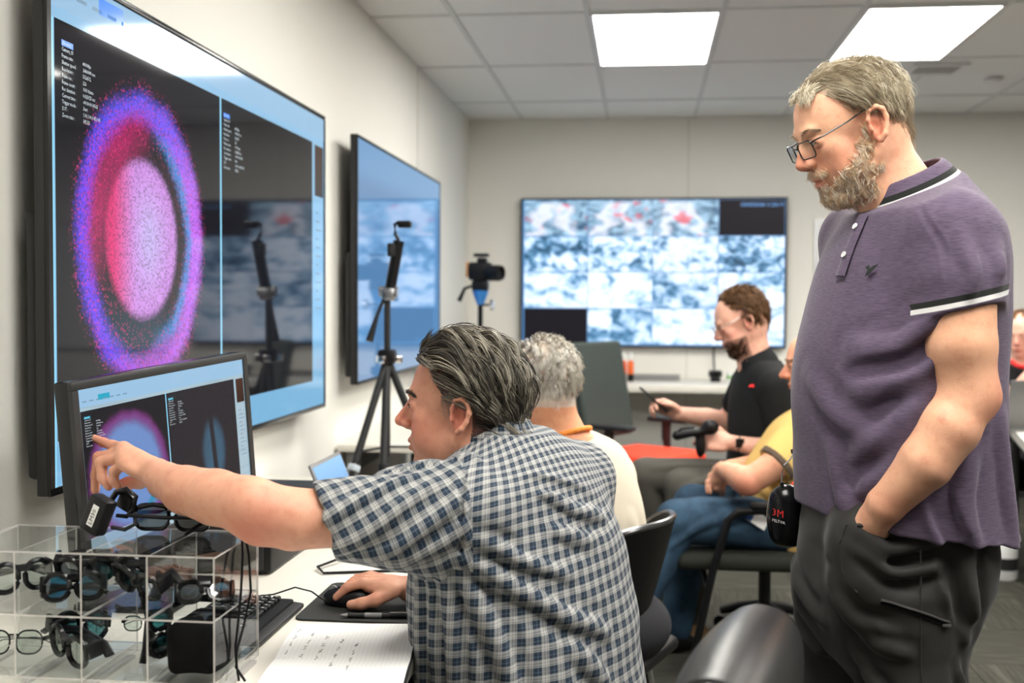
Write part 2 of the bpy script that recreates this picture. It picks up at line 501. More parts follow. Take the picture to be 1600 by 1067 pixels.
ui_m = video_mat('viewer_window', lambda m, u, v: m.mix(v.step(0.0, 1.0), (0.19, 0.43, 0.66), (0.27, 0.50, 0.72)), 0.08)
ui2_m = video_mat('viewer_toolbar', lambda m, u, v: (0.30, 0.50, 0.70), 0.08)
hl_m = glow('caption_blue', (0.05, 0.25, 0.9), 1.0)
hl2_m = glow('caption_cyan', (0.02, 0.45, 0.65), 0.8)
line_m = glow('window_divider', (0.25, 0.62, 0.85), 1.0)
ring_big = video_mat('ring_picture', ring_image(False), 0.05, 0.95, 0.28)
ring_small = video_mat('ring_picture_pale', ring_image(True), 0.4, 0.75, 0.2)
faint_m = video_mat('faint_picture', faint_image, 0.4, 1.0, 0.2)
faint_b = video_mat('dark_picture', lambda m, u, v: (0.004, 0.0045, 0.006), 0.05, 1.0, 0.35)
panel2_m = video_mat('viewer_panel', lambda m, u, v: m.mix(m.noise(1.0, 1, 0.5, m.vec(u * 3.0, v * 60.0)).step(0.55, 0.6) * 0.25, (0.45, 0.62, 0.72), (0.25, 0.35, 0.42)), 0.25, 0.8)
thumb_m = video_mat('thumbnail_picture', lambda m, u, v: m.mix(v, (0.02, 0.008, 0.005), (0.05, 0.02, 0.01)), 0.2)

def tv_body(t, ctr, ux, uy, nz, w, h, d, bez, mat=None):
    """flat panel: rear housing, bezel, feet of the wall mount; returns screen origin (lower left, front)"""
    ctr, ux, uy, nz = Vector(ctr), Vector(ux), Vector(uy), Vector(nz)
    mat = mat or M_BLACKG
    R = Matrix((ux, uy, nz)).transposed()
    MB().box(ctr - nz * (d / 2 + 0.002), (w, h, d - 0.004), R, bev=0.004, seg=2).build('panel_housing', M_DARK, t)
    MB().box(ctr - nz * (d + 0.012) - uy * h * 0.22, (w * 0.99, h * 0.5, 0.028), R, bev=0.01).build('rear_cover', M_DARK, t)
    MB().box(ctr - nz * (d + 0.04), (0.5, 0.35, 0.05), R).build('wall_mount', M_STEEL, t)
    fr = MB()
    fr.box(ctr + uy * (h / 2 - bez / 2), (w, bez, 0.008), R, bev=0.002); fr.box(ctr - uy * (h / 2 - bez / 2), (w, bez, 0.008), R, bev=0.002)
    fr.box(ctr + ux * (w / 2 - bez / 2), (bez, h - 2 * bez, 0.008), R); fr.box(ctr - ux * (w / 2 - bez / 2), (bez, h - 2 * bez, 0.008), R)
    fr.build('bezel', mat, t)
    return ctr - ux * (w / 2 - bez) - uy * (h / 2 - bez) + nz * 0.001

def viewer(t, o, ux, uy, nz, w, h, big):
    """camera-viewer window: toolbar on top, two pictures, side panel"""
    o, ux, uy, nz = Vector(o), Vector(ux), Vector(uy), Vector(nz)
    e = 0.0006
    s = quad_obj('screen', o, ux, uy, w, h, ui_m if big else panel2_m, t)
    Q = lambda name, u0, u1, v0, v1, mat, lay=1: quad_obj(name, o + ux * (u0 * w) + uy * (v0 * h) + nz * (e * lay), ux, uy, (u1 - u0) * w, (v1 - v0) * h, mat, s)
    b0, t0 = (0.088, 0.905) if big else (0.10, 0.868)
    Q('toolbar', 0.0, 1.0, t0 + 0.022, 1.0, ui2_m)
    Q('toolbar_button', 0.10 if not big else 0.105, 0.16 if not big else 0.165, t0 + 0.05, t0 + 0.085, hl2_m if not big else hl_m, 2)
    Q('picture', 0.008, 0.468, b0, t0, ring_big if big else ring_small)
    Q('picture', 0.474, 0.925, b0, t0, faint_b if big else faint_m)
    Q('divider', 0.468, 0.474, b0, t0, line_m, 1)
    if big: Q('divider', 0.0, 0.006, 0.0, t0, line_m, 1)
    Q('thumbnail', 0.94, 0.995, t0 - 0.18, t0 - 0.005, thumb_m)
    # menu words and taskbar marks
    for k in range(9 if big else 7):
        Q('menu_mark', 0.02 + 0.035 * k, 0.02 + 0.035 * k + 0.022, t0 + 0.052, t0 + 0.060, simple_mark, 2)
    for k in range(12):
        Q('panel_mark', 0.945, 0.945 + 0.02 + 0.018 * ((k * 7) % 3) / 2, t0 - 0.24 - 0.03 * k, t0 - 0.234 - 0.03 * k, simple_mark, 2)
    if big:
        for k in range(6): Q('taskbar_icon', 0.30 + 0.022 * k, 0.311 + 0.022 * k, 0.012, 0.032, simple_mark2 if k % 2 else hl_m, 2)
    sz = 0.0110 * 1.053 if big else 0.0135 * h
    for u0 in (0.022, 0.482):
        info_block(s, o + ux * (u0 * w) + uy * ((t0 - 0.045) * h) + nz * e, ux, uy, nz, sz, sz * 1.16, hl_m if big else hl2_m)
    return s
simple_mark = glow('grey_mark', (0.18, 0.30, 0.42), 1.0)
simple_mark2 = glow('teal_mark', (0.05, 0.45, 0.6), 1.0)

# big television on the left wall (faces +x)
UX, UY, NZ = Vector((0, 1, 0)), Vector((0, 0, 1)), Vector((1, 0, 0))
t = thing('television', 'huge wall television showing a glowing purple ring at left', 'television', None, (0, 0, 0))
o = tv_body(t, (-1.188, 3.166, 1.4925), UX, UY, NZ, 2.0, 1.085, 0.028, 0.016)
viewer(t, o, UX, UY, NZ, 2.0 - 0.032, 1.085 - 0.032, True)
# second television, further along the wall
t = thing('television', 'slim wall television with plain pale blue screen behind the tripod', 'television')
o = tv_body(t, (-1.188, 5.617, 1.52), UX, UY, NZ, 1.945, 1.045, 0.028, 0.013)
blue_m = video_mat('plain_blue_picture', lambda m, u, v: m.mix(v.step(0.80, 0.90) * 0.5, (0.085, 0.215, 0.42), (0.16, 0.36, 0.62)), 0.05, 1.0, 1.0)
quad_obj('screen', o, UX, UY, 1.945 - 0.026, 1.045 - 0.026, blue_m, t)
# back-wall television: a grid of 16 camera pictures
t = thing('television', 'large far wall television divided into sixteen bluish camera pictures', 'television')
UXB, NZB = Vector((1, 0, 0)), Vector((0, -1, 0))
W2, H2 = 1.885, 1.068
o = tv_body(t, (0.058, 8.2, 1.559), UXB, UY, NZB, W2, H2, 0.028, 0.014)
sw, sh = W2 - 0.028, H2 - 0.028
sb = quad_obj('screen', o, UXB, UY, sw, sh, glow('grid_background', (0.10, 0.25, 0.50), 1.0), t)
def cam_tile(seed, warm, dark, sc, thr):
    def fn(m, u, v):
        n = m.noise(1.0, 5, 0.62, m.vec(u * sc + seed * 3.7, v * sc * 0.7 + seed * 1.9, seed), dist=0.7)
        n2 = m.noise(1.0, 2, 0.5, m.vec(u * 2.2 + seed, v * 2.0, seed + 7.0))
        b = (n * 0.75 + n2 * 0.6 - thr)
        c = m.mix(b.step(0.0, 0.28), (0.012, 0.05, 0.10), (0.16, 0.42, 0.72))
        c = m.mix(b.step(0.12, 0.36), c, (0.85, 0.97, 1.15))
        if warm:
            w = m.noise(1.0, 2, 0.5, m.vec(u * 4.5, v * 4.0, seed + 20.0)).step(0.60 - 0.05 * warm, 0.68)
            c = m.mix(w * 0.8, c, (0.85, 0.05, 0.07))
        return m.mix(dark, c, (0.03, 0.10, 0.20))
    return video_mat('camera_picture_%d' % seed, fn, 0.25, 1.25)
def petals(seed, red):
    """pale petal shapes spreading from the top"""
    def fn(m, u, v):
        n = m.noise(1.0, 4, 0.6, m.vec(u * 5.0, v * 5.0, seed), dist=0.8)
        x = (u - 0.45) + (m.noise(1.0, 2, 0.5, m.vec(u * 2.6, v * 2.2, seed * 5.0)) - 0.5) * 0.9
        rr = ((x * x * 0.9) + (v - 1.25) * (v - 1.25)).sqrt()
        pe = (((x.abs() - (1.15 - v) * (1.15 - v) * 0.22 - 0.06).abs() + (n - 0.5) * 0.22).step(0.20, 0.02)) * v.step(1.0, 0.85)
        c = m.mix(n.step(0.3, 0.7), (0.03, 0.10, 0.20), (0.42, 0.68, 0.90))
        c = m.mix(pe * 0.8, c, (0.92, 0.95, 1.1))
        w = m.noise(1.0, 2, 0.5, m.vec(u * 3.2, v * 3.0, seed + 4.0)).step(0.62 - red, 0.70)
        return m.mix(w * 0.75, c, (0.85, 0.06, 0.09))
    return video_mat('camera_picture_%d' % seed, fn, 0.25, 1.05)
spec = {}
for r in range(4):
    for c in range(4):
        k = r * 4 + c
        if (r, c) in ((0, 3), (3, 0)): mt = glow('dark_camera_picture', (0.012, 0.010, 0.014), 1.0, 0.3, 0.12)
        elif r == 0: mt = petals(k + 1, (0.02, 0.05, 0.06)[c])
        else:
            warm = {}.get(k, 0)
            thr = (0.0, 0.45, 0.40, 0.40)[r] + 0.05 * ((k * 5) % 3 - 1)
            mt = cam_tile(k + 1, warm, 0.0 if (r, c) not in ((2, 2), (1, 2)) else 0.12, (7.5, 7.0, 4.0, 3.2)[r], thr)
        tw, th = 0.2455, 0.243
        u0, v0 = 0.007 + 0.2485 * c, 1.0 - 0.005 - 0.2485 * (r + 1)
        quad_obj('camera_picture', o + UXB * (u0 * sw) + UY * ((v0 + 0.008) * sh) + NZB * 0.0006, UXB, UY, tw * sw, th * sh, mt, sb)
        if (r, c) in ((0, 3), (3, 0)):
            text_obj('caption_text', "03/05/2024 11:24:19" if r == 0 else "CAM 13", o + UXB * ((u0 + (0.08 if r == 0 else 0.004)) * sw) + UY * ((v0 + (0.205 if r == 0 else 0.014)) * sh) + NZB * 0.0012, UXB, UY, 0.036, glow('caption_sky', (0.12, 0.4, 0.9), 1.2), sb)
# power cable hanging under the far television
MB().tube([(0.50, 8.215, 1.03), (0.50, 8.225, 0.95), (0.505, 8.22, 0.88), (0.50, 8.21, 0.835)], 0.006, 8).build('power_cable', M_BLACK)
tag(bpy.data.objects['power_cable'], 'black cable hanging below the far television to the bench', 'cable')

# desktop monitor the seated man points at (slightly yawed and tilted)
tl, tr = Vector((-1.004, 1.90, 1.203)), Vector((-0.887, 2.465, 1.235))
mux = (tr - tl).normalized()
mw = (tr - tl).length
muy = Vector((-0.05, 0.0, 1.0)); muy = (muy - mux * muy.dot(mux)).normalized()
mnz = mux.cross(muy).normalized()
if mnz.x < 0: mnz = -mnz
mh = mw * 0.60
mctr = tl + mux * mw / 2 - muy * mh / 2
t = thing('computer_monitor', 'black desktop monitor the seated man points at', 'monitor', None, (mctr.x - 0.05, mctr.y, 0.75))
inv = Matrix.Translation(-Vector(t.location))
def at_t(v): return Vector(v) - Vector(t.location)
R = Matrix((mux, muy, mnz)).transposed()
bz = 0.016
m0 = at_t(mctr)
MB().box(m0 - mnz * 0.018, (mw, mh, 0.034), R, bev=0.004).build('housing', M_BLACKG, t)
fr = MB()
gm = simple('monitor_bezel', (0.03, 0.03, 0.03), 0.45, spec=0.3)
fr.box(m0 + muy * (mh / 2 - bz / 2), (mw, bz, 0.010), R, bev=0.002); fr.box(m0 - muy * (mh / 2 - bz), (mw, bz * 2, 0.010), R, bev=0.002)
fr.box(m0 + mux * (mw / 2 - bz / 2), (bz, mh - 2 * bz, 0.010), R); fr.box(m0 - mux * (mw / 2 - bz / 2), (bz, mh - 2 * bz, 0.010), R)
fr.build('bezel', gm, t)
so = m0 - mux * (mw / 2 - bz) - muy * (mh / 2 - 2 * bz) + mnz * 0.001
viewer(t, so, mux, muy, mnz, mw - 2 * bz, mh - 3 * bz, False)
st = MB(); st.cyl((0.0, 0, 0.01), (0.012, 0, 0.30), 0.022); st.build('stand_neck', M_BLACK, t)
st = MB(); st.box((-0.0, 0, 0.007), (0.20, 0.26, 0.014), bev=0.005); st.build('stand_foot', M_BLACK, t)
# ================================================================== people: smooth blended volumes turned into one continuous mesh
F4 = np.float32
class Sdf:
    """list of soft-blended primitives; evaluated only near the surface, meshed with surface nets"""
    def __init__(s): s.p = []; s.disp = []; s.inmax = 0.0045
    # mode: 'u' union, 's' subtract, 'i' intersect
    def cone(s, a, b, ra, rb, k=0.02, mode='u'):
        a, b = np.array(a, float), np.array(b, float)
        s.p.append(('cone', (a, b, ra, rb), k, mode, (a + b) / 2, np.linalg.norm(b - a) / 2 + max(ra, rb))); return s
    def ball(s, c, r, k=0.02, mode='u'): return s.cone(c, np.array(c, float) + (0, 0, 1e-5), r, r, k, mode)
    def ell(s, c, rad, R=None, k=0.02, mode='u'):
        c = np.array(c, float); rad = np.array(rad, float); R = np.eye(3) if R is None else np.array(R, float)
        s.p.append(('ell', (c, rad, R), k, mode, c, rad.max())); return s
    def box(s, c, half, R=None, r=0.01, k=0.01, mode='u'):
        c = np.array(c, float); half = np.array(half, float); R = np.eye(3) if R is None else np.array(R, float)
        s.p.append(('box', (c, half, R, r), k, mode, c, np.linalg.norm(half))); return s
    def loft(s, st, k=0.02, mode='u', e=2.0):
        """st: rows (z, cx, cy, a, b, yaw) of elliptic sections, a along the yaw direction"""
        st = np.array(st, float)
        lo, hi = st[:, 0].min(), st[:, 0].max()
        c = np.array([st[:, 1].mean(), st[:, 2].mean(), (lo + hi) / 2])
        r = math.hypot((hi - lo) / 2, max(st[:, 3].max(), st[:, 4].max()) + max(np.ptp(st[:, 1]), np.ptp(st[:, 2])))
        s.p.append(('loft', (st[np.argsort(st[:, 0])], e, {}), k, mode, c, r)); return s
    def half(s, c, n, k=0.003, mode='i'):
        """keeps the side the normal n points away from"""
        n = np.array(n, float); n /= np.linalg.norm(n)
        s.p.append(('half', (np.array(c, float), n), k, mode, None, 0)); return s
    def chain(s, pts, rads, k=0.02, mode='u'):
        for i in range(len(pts) - 1): s.cone(pts[i], pts[i + 1], rads[i], rads[i + 1], k if i == 0 else min(k, 0.007), mode)
        return s
    def fold(s, pts, w, amp, far=0.06):
        """raised (amp>0) or sunken crease along a polyline"""
        s.disp.append((np.array(pts, float), w, amp)); return s
    @staticmethod
    def prim(kind, a, P):
        if kind == 'cone':
            A, B, ra, rb = a
            ba = B - A; l2 = ba @ ba
            pa = P - A.astype(F4)
            if l2 < 1e-9: return np.linalg.norm(pa, axis=1) - ra
            t = np.clip((pa @ ba.astype(F4)) / l2, 0, 1)
            return np.linalg.norm(pa - t[:, None] * ba.astype(F4), axis=1) - (ra + (rb - ra) * t)
        if kind == 'ell':
            c, rad, R = a
            q = (P - c.astype(F4)) @ R.astype(F4)
            k0 = np.linalg.norm(q / rad.astype(F4), axis=1); k1 = np.linalg.norm(q / (rad * rad).astype(F4), axis=1)
            return np.where(k1 > 1e-6, k0 * (k0 - 1) / np.maximum(k1, 1e-6), -rad.min())
        if kind == 'box':
            c, half, R, r = a
            q = np.abs((P - c.astype(F4)) @ R.astype(F4)) - (half - r).astype(F4)
            return np.linalg.norm(np.maximum(q, 0), axis=1) + np.minimum(q.max(axis=1), 0) - r
        if kind == 'loft':
            st, e = a[0], a[1]
            z = P[:, 2]
            zz = np.clip(z, st[0, 0], st[-1, 0]).astype(F4)
            if 'T' not in a[2]:                              # table of smoothly interpolated sections
                x = st[:, 0]; zt = np.linspace(x[0], x[-1], 600); T = []
                i = np.clip(np.searchsorted(x, zt) - 1, 0, len(x) - 2); h = x[i + 1] - x[i]; t = (zt - x[i]) / h
                for c in range(1, 6):
                    y = st[:, c]; m = np.gradient(y, x)
                    T.append((2 * t**3 - 3 * t**2 + 1) * y[i] + (t**3 - 2 * t**2 + t) * h * m[i] + (-2 * t**3 + 3 * t**2) * y[i + 1] + (t**3 - t**2) * h * m[i + 1])
                T.append(np.cos(T[4])); T.append(np.sin(T[4])); a[2]['T'] = np.array(T, F4)
            T = a[2]['T']
            f_ = (zz - st[0, 0]) * (599.0 / (st[-1, 0] - st[0, 0])); j = np.minimum(f_.astype(np.int32), 598); f_ = (f_ - j).astype(F4)
            cx, cy, A, B, yw, c_, s_ = T[:, j] * (1 - f_) + T[:, j + 1] * f_
            dx, dy = P[:, 0] - cx, P[:, 1] - cy
            X_, Y_ = np.abs(dx * c_ + dy * s_), np.abs(-dx * s_ + dy * c_)
            g = ((X_ / A) ** e + (Y_ / B) ** e) ** (1 / e)
            d = (g - 1) * np.minimum(A, B) * 0.9
            over = np.maximum(z - st[-1, 0], st[0, 0] - z)
            return np.where(over > 0, np.hypot(np.maximum(d, 0), over), np.maximum(d, over)).astype(F4)
        if kind == 'half':
            c, n = a
            return (P - c.astype(F4)) @ n.astype(F4)
    def value(s, P, bc=None, bh=0.0, bi=None, band=0.02):
        """bc: block centres, bi: block index per point (for culling)"""
        d = np.full(len(P), 1.0, F4)
        for kind, a, k, mode, c, r in s.p:
            if bc is not None and c is not None:
                near = np.linalg.norm(bc - c, axis=1) < r + bh + k + band
                if not near.any(): continue
                sel = near[bi]
                idx = np.nonzero(sel)[0]
            else: idx = slice(None)
            q = s.prim(kind, a, P[idx]).astype(F4)
            e = d[idx]
            if mode == 'u':
                h = np.clip(0.5 + 0.5 * (e - q) / k, 0, 1); v = e + (q - e) * h - k * h * (1 - h)
            elif mode == 's':
                h = np.clip(0.5 - 0.5 * (e + q) / k, 0, 1); v = e + (-q - e) * h + k * h * (1 - h)
            else:
                h = np.clip(0.5 - 0.5 * (e - q) / k, 0, 1); v = e + (q - e) * h + k * h * (1 - h)
            d[idx] = v
        return d
    def dispv(s, P):
        out = np.zeros(len(P), F4)
        for pts, w, amp in s.disp:
            lo, hi = pts.min(0) - 4 * w, pts.max(0) + 4 * w
            idx = np.nonzero(((P > lo.astype(F4)) & (P < hi.astype(F4))).all(1))[0]
            if not len(idx): continue
            Q = P[idx]; best = np.full(len(Q), 9.0, F4); tt = np.zeros(len(Q), F4); n = len(pts) - 1
            for i in range(n):
                a, ba = pts[i].astype(F4), (pts[i + 1] - pts[i]).astype(F4)
                t = np.clip(((Q - a) @ ba) / max(ba @ ba, 1e-9), 0, 1)
                dd = np.linalg.norm(Q - a - t[:, None] * ba, axis=1)
                m = dd < best; best = np.where(m, dd, best); tt = np.where(m, (i + t) / n, tt)
            out[idx] += 1.7 * amp * (np.exp(-(best / w) ** 2) - 0.4 * np.exp(-((best - 1.9 * w) / (0.8 * w)) ** 2)) * np.sin(np.pi * np.clip(tt * 0.86 + 0.07, 0, 1))
        return out
    def mesh(s, res=0.004, lo=None, hi=None, extra=None, B=8):
        if lo is None:
            cs = [(c, r) for kind, a, k, m, c, r in s.p if m == 'u']
            lo = np.min([c - r for c, r in cs], 0) - 0.012; hi = np.max([c + r for c, r in cs], 0) + 0.012
        lo = np.array(lo, float); hi = np.array(hi, float)
        nb = np.maximum(1, np.ceil((hi - lo) / (res * B)).astype(int))
        g = [np.arange(n) for n in nb]
        bi3 = np.stack(np.meshgrid(*g, indexing='ij'), -1).reshape(-1, 3)
        ctr = (lo + (bi3 + 0.5) * (B * res)).astype(F4)
        hd = B * res * 0.5 * math.sqrt(3)
        dc = s.value(ctr)
        act = np.abs(dc) < hd * 1.3 + 0.012
        n3 = nb * B
        D = np.repeat(np.repeat(np.repeat(np.where(dc < 0, -0.5, 0.5).astype(F4).reshape(nb), B, 0), B, 1), B, 2)
        ab = bi3[act]
        off = np.stack(np.meshgrid(*[np.arange(B)] * 3, indexing='ij'), -1).reshape(-1, 3)
        gi = (ab[:, None, :] * B + off[None]).reshape(-1, 3)
        P = (lo + gi * res).astype(F4)
        bidx = np.repeat(np.arange(len(ab)), B ** 3)
        d = s.value(P, ctr[act], hd, bidx)
        near = np.abs(d) < 0.04
        if s.disp:                                       # lay the creases on the surface
            allp, cut = [], [0]
            for pts, w, amp in s.disp:
                n = 10; u = np.linspace(0, len(pts) - 1, n); i = np.minimum(u.astype(int), len(pts) - 2); f = (u - i)[:, None]
                allp.append(pts[i] * (1 - f) + pts[i + 1] * f); cut.append(cut[-1] + n)
            sp, _ = snap(s, np.concatenate(allp), 0.0, 6)
            s.disp = [(sp[cut[k]:cut[k + 1]], w, amp) for k, (pts, w, amp) in enumerate(s.disp)]
        if s.disp or extra is not None:
            Pn = P[near]
            dv = np.zeros(len(Pn), F4)
            if s.disp: dv += s.dispv(Pn)
            if extra is not None: dv += extra(Pn).astype(F4)
            d[near] -= np.maximum(dv, -s.inmax)
        D[gi[:, 0], gi[:, 1], gi[:, 2]] = d
        return nets(D, lo, res)

def nets(D, lo, res):
    S = D < 0
    nx, ny, nz = D.shape
    c = [S[i:nx - 1 + i, j:ny - 1 + j, k:nz - 1 + k] for i in (0, 1) for j in (0, 1) for k in (0, 1)]
    anyv = c[0].copy(); allv = c[0].copy()
    for q in c[1:]: anyv |= q; allv &= q
    cells = np.argwhere(anyv & ~allv)
    vid = np.full((nx - 1, ny - 1, nz - 1), -1, np.int32)
    vid[cells[:, 0], cells[:, 1], cells[:, 2]] = np.arange(len(cells))
    cor = np.array([(i, j, k) for i in (0, 1) for j in (0, 1) for k in (0, 1)])
    V = np.stack([D[cells[:, 0] + i, cells[:, 1] + j, cells[:, 2] + k] for i, j, k in cor], 1)
    acc = np.zeros((len(cells), 3)); cnt = np.zeros(len(cells))
    for a in range(8):
        for b in range(a + 1, 8):
            if np.abs(cor[a] - cor[b]).sum() != 1: continue
            m = (V[:, a] < 0) != (V[:, b] < 0)
            t = np.where(m, V[:, a] / np.where(m, V[:, a] - V[:, b], 1), 0)
            acc += np.where(m[:, None], cor[a] + t[:, None] * (cor[b] - cor[a]), 0); cnt += m
    verts = lo + (cells + acc / cnt[:, None]) * res
    quads = []
    for ax in range(3):
        sl0 = [slice(None)] * 3; sl1 = [slice(None)] * 3
        sl0[ax] = slice(0, -1); sl1[ax] = slice(1, None)
        E = S[tuple(sl0)] != S[tuple(sl1)]
        e = np.argwhere(E)
        u, v = (ax + 1) % 3, (ax + 2) % 3
        ok = (e[:, u] > 0) & (e[:, v] > 0) & (e[:, u] < D.shape[u] - 1) & (e[:, v] < D.shape[v] - 1)
        e = e[ok]
        inside = S[e[:, 0], e[:, 1], e[:, 2]]
        du = np.zeros(3, int); du[u] = 1; dv = np.zeros(3, int); dv[v] = 1
        q = np.stack([vid[tuple((e - du - dv).T)], vid[tuple((e - dv).T)], vid[tuple(e.T)], vid[tuple((e - du).T)]], 1)
        q = np.where(inside[:, None], q, q[:, ::-1])
        quads.append(q)
    Q = np.concatenate(quads)
    return verts, Q[(Q >= 0).all(1)]

def np_mesh(name, V, Q, mat, parent=None, colors=None, smooth=True, uv=None):
    me = bpy.data.meshes.new(name)
    me.vertices.add(len(V)); me.vertices.foreach_set('co', np.asarray(V, F4).ravel())
    n = Q.shape[1]
    me.loops.add(Q.size); me.loops.foreach_set('vertex_index', Q.astype(np.int32).ravel())
    me.polygons.add(len(Q)); me.polygons.foreach_set('loop_start', np.arange(0, Q.size, n, dtype=np.int32))
    me.polygons.foreach_set('loop_total', np.full(len(Q), n, np.int32))
    me.update(calc_edges=True)
    me.polygons.foreach_set('use_smooth', np.full(len(me.polygons), smooth))
    if colors is not None:
        at = me.color_attributes.new('Col', 'FLOAT_COLOR', 'POINT')
        at.data.foreach_set('color', np.concatenate([colors, np.ones((len(V), 1))], 1).astype(F4).ravel())
    if uv is not None:
        l = me.uv_layers.new(name='UVMap'); l.data.foreach_set('uv', uv.astype(F4).ravel())
    me.materials.append(mat)
    return link(bpy.data.objects.new(name, me), parent)

def wob(seed, n, fmin, fmax, amp, stretch=(1, 1, 1)):
    """smooth random ripple field"""
    r = np.random.RandomState(seed)
    K = r.normal(size=(n, 3)); K /= np.linalg.norm(K, axis=1)[:, None]
    K = K * r.uniform(fmin, fmax, (n, 1)) * np.array(stretch); ph = r.uniform(0, 6.28, n)
    def f(P):
        out = np.zeros(len(P), F4)
        for i in range(n): out += np.sin(P @ K[i].astype(F4) + F4(ph[i]))
        return out * (amp / math.sqrt(n))
    return f

# ---- frames and body pieces -------------------------------------------------------
def head_frame(pos, yaw, pitch=0.0, roll=0.0):
    """local x = face direction, y = left, z = up; yaw 0 faces +x; pitch > 0 looks down"""
    R = Matrix.Rotation(yaw, 3, 'Z') @ Matrix.Rotation(pitch, 3, 'Y') @ Matrix.Rotation(roll, 3, 'X')
    return np.array(R), np.array(pos, float)

def head_sdf(S, fr, neck_base, neck_r=0.060, jaw=1.0, s=1.0, nose=1.0, fat=0.0, lid=1.0):
    R, t = fr
    w = lambda p: t + R @ (np.array(p, float) * s)
    E = lambda c, rad, k=0.02, mode='u', r2=None: S.ell(w(c), np.array(rad) * s, R if r2 is None else R @ np.array(r2), k, mode)
    C = lambda a, b, ra, rb, k=0.015, mode='u': S.cone(w(a), w(b), ra * s, rb * s, k, mode)
    E((-0.012, 0, 0.045), (0.098, 0.076, 0.086))
    E((0.040, 0, 0.028), (0.058, 0.064, 0.082), 0.02)
    E((0.040, 0, -0.035), (0.050, 0.056, 0.058), 0.02)
    E((-0.03, 0, -0.01), (0.07, 0.068, 0.07), 0.02)
    for sd in (-1, 1):
        C((-0.002, sd * 0.052, -0.045), (0.062, sd * 0.020, -0.093 * jaw), 0.017 + fat, 0.015 + fat, 0.022)
        E((0.064, sd * 0.043, -0.012), (0.020, 0.018, 0.018), 0.018)
        E((0.055, sd * 0.038, -0.045), (0.026 + fat, 0.020 + fat, 0.028 + fat), 0.018)
    E((0.072, 0, -0.094 * jaw), (0.019, 0.021, 0.017), 0.018)
    E((0.074, 0, -0.056), (0.024, 0.032, 0.028), 0.015)                 # muzzle
    C((0.089, -0.030, 0.031), (0.089, 0.030, 0.031), 0.010, 0.010, 0.014)  # brow
    for sd in (-1, 1):
        E((0.103, sd * 0.033, 0.011), (0.015, 0.018, 0.011), 0.012, 's')
        E((0.0828, sd * 0.032, 0.010), (0.0138, 0.0165, 0.0125), 0.004)
        E((0.098, sd * 0.034, 0.0088), (0.0105, 0.0135, 0.0030 * lid), 0.0025, 's')
    C((0.094, 0, 0.020), (0.117 * nose, 0, -0.021), 0.0075, 0.0105, 0.010)
    C((0.086, 0, 0.0), (0.104, 0, -0.026), 0.013, 0.011, 0.010)
    for sd in (-1, 1):
        E((0.104, sd * 0.0125, -0.026), (0.0105, 0.0075, 0.0075), 0.005)
        E((0.109, sd * 0.0075, -0.0345), (0.006, 0.0038, 0.004), 0.003, 's')
    E((0.0955, 0, -0.0555), (0.008, 0.021, 0.0065), 0.005)
    E((0.0935, 0, -0.069), (0.0085, 0.019, 0.007), 0.005)
    E((0.104, 0, -0.0620), (0.013, 0.0215, 0.0012), 0.003, 's')
    E((0.094, 0, -0.081), (0.008, 0.016, 0.005), 0.008, 's')
    # neck
    nb = np.array(neck_base, float)
    S.cone(w((-0.028, 0, -0.03)), nb, 0.056 * s, neck_r, 0.03)
    S.cone(w((0.015, 0, -0.065)), nb + (w((0.03, 0, 0)) - t), 0.045 * s + fat, neck_r * 0.9, 0.03)
    ear(S, w, R, s, 1); ear(S, w, R, s, -1)

def ear(S, w, R, s, sd):
    q = lambda x, z, o=0.0: w((x - 0.010, sd * (0.0745 + o - 0.3 * x * 0 + (0.006 if x < -0.005 else 0)), z - 0.002))
    S.ell(w((-0.010, sd * 0.076, 0.002)), np.array((0.0165, 0.0065, 0.029)) * s, R @ np.array(Matrix.Rotation(-0.22, 3, 'Y')), 0.006)
    rim = [(0.012, -0.002), (0.014, 0.016), (0.008, 0.030), (-0.006, 0.034), (-0.017, 0.026), (-0.019, 0.010), (-0.014, -0.006), (-0.006, -0.018), (0.002, -0.026)]
    S.chain([q(x, z, 0.0095) for x, z in rim], [0.0035 * s, 0.0036 * s, 0.004 * s, 0.0045 * s, 0.0048 * s, 0.0046 * s, 0.0042 * s, 0.005 * s, 0.006 * s], 0.004)
    S.ell(w((-0.007, sd * 0.086, -0.001)), np.array((0.0085, 0.0085, 0.0125)) * s, R, 0.004, 's')
    S.ell(w((-0.011, sd * 0.087, 0.0195)), np.array((0.0065, 0.006, 0.0075)) * s, R, 0.003, 's')
    S.ell(w((0.0035, sd * 0.083, -0.004)), np.array((0.004, 0.004, 0.007)) * s, R, 0.004)

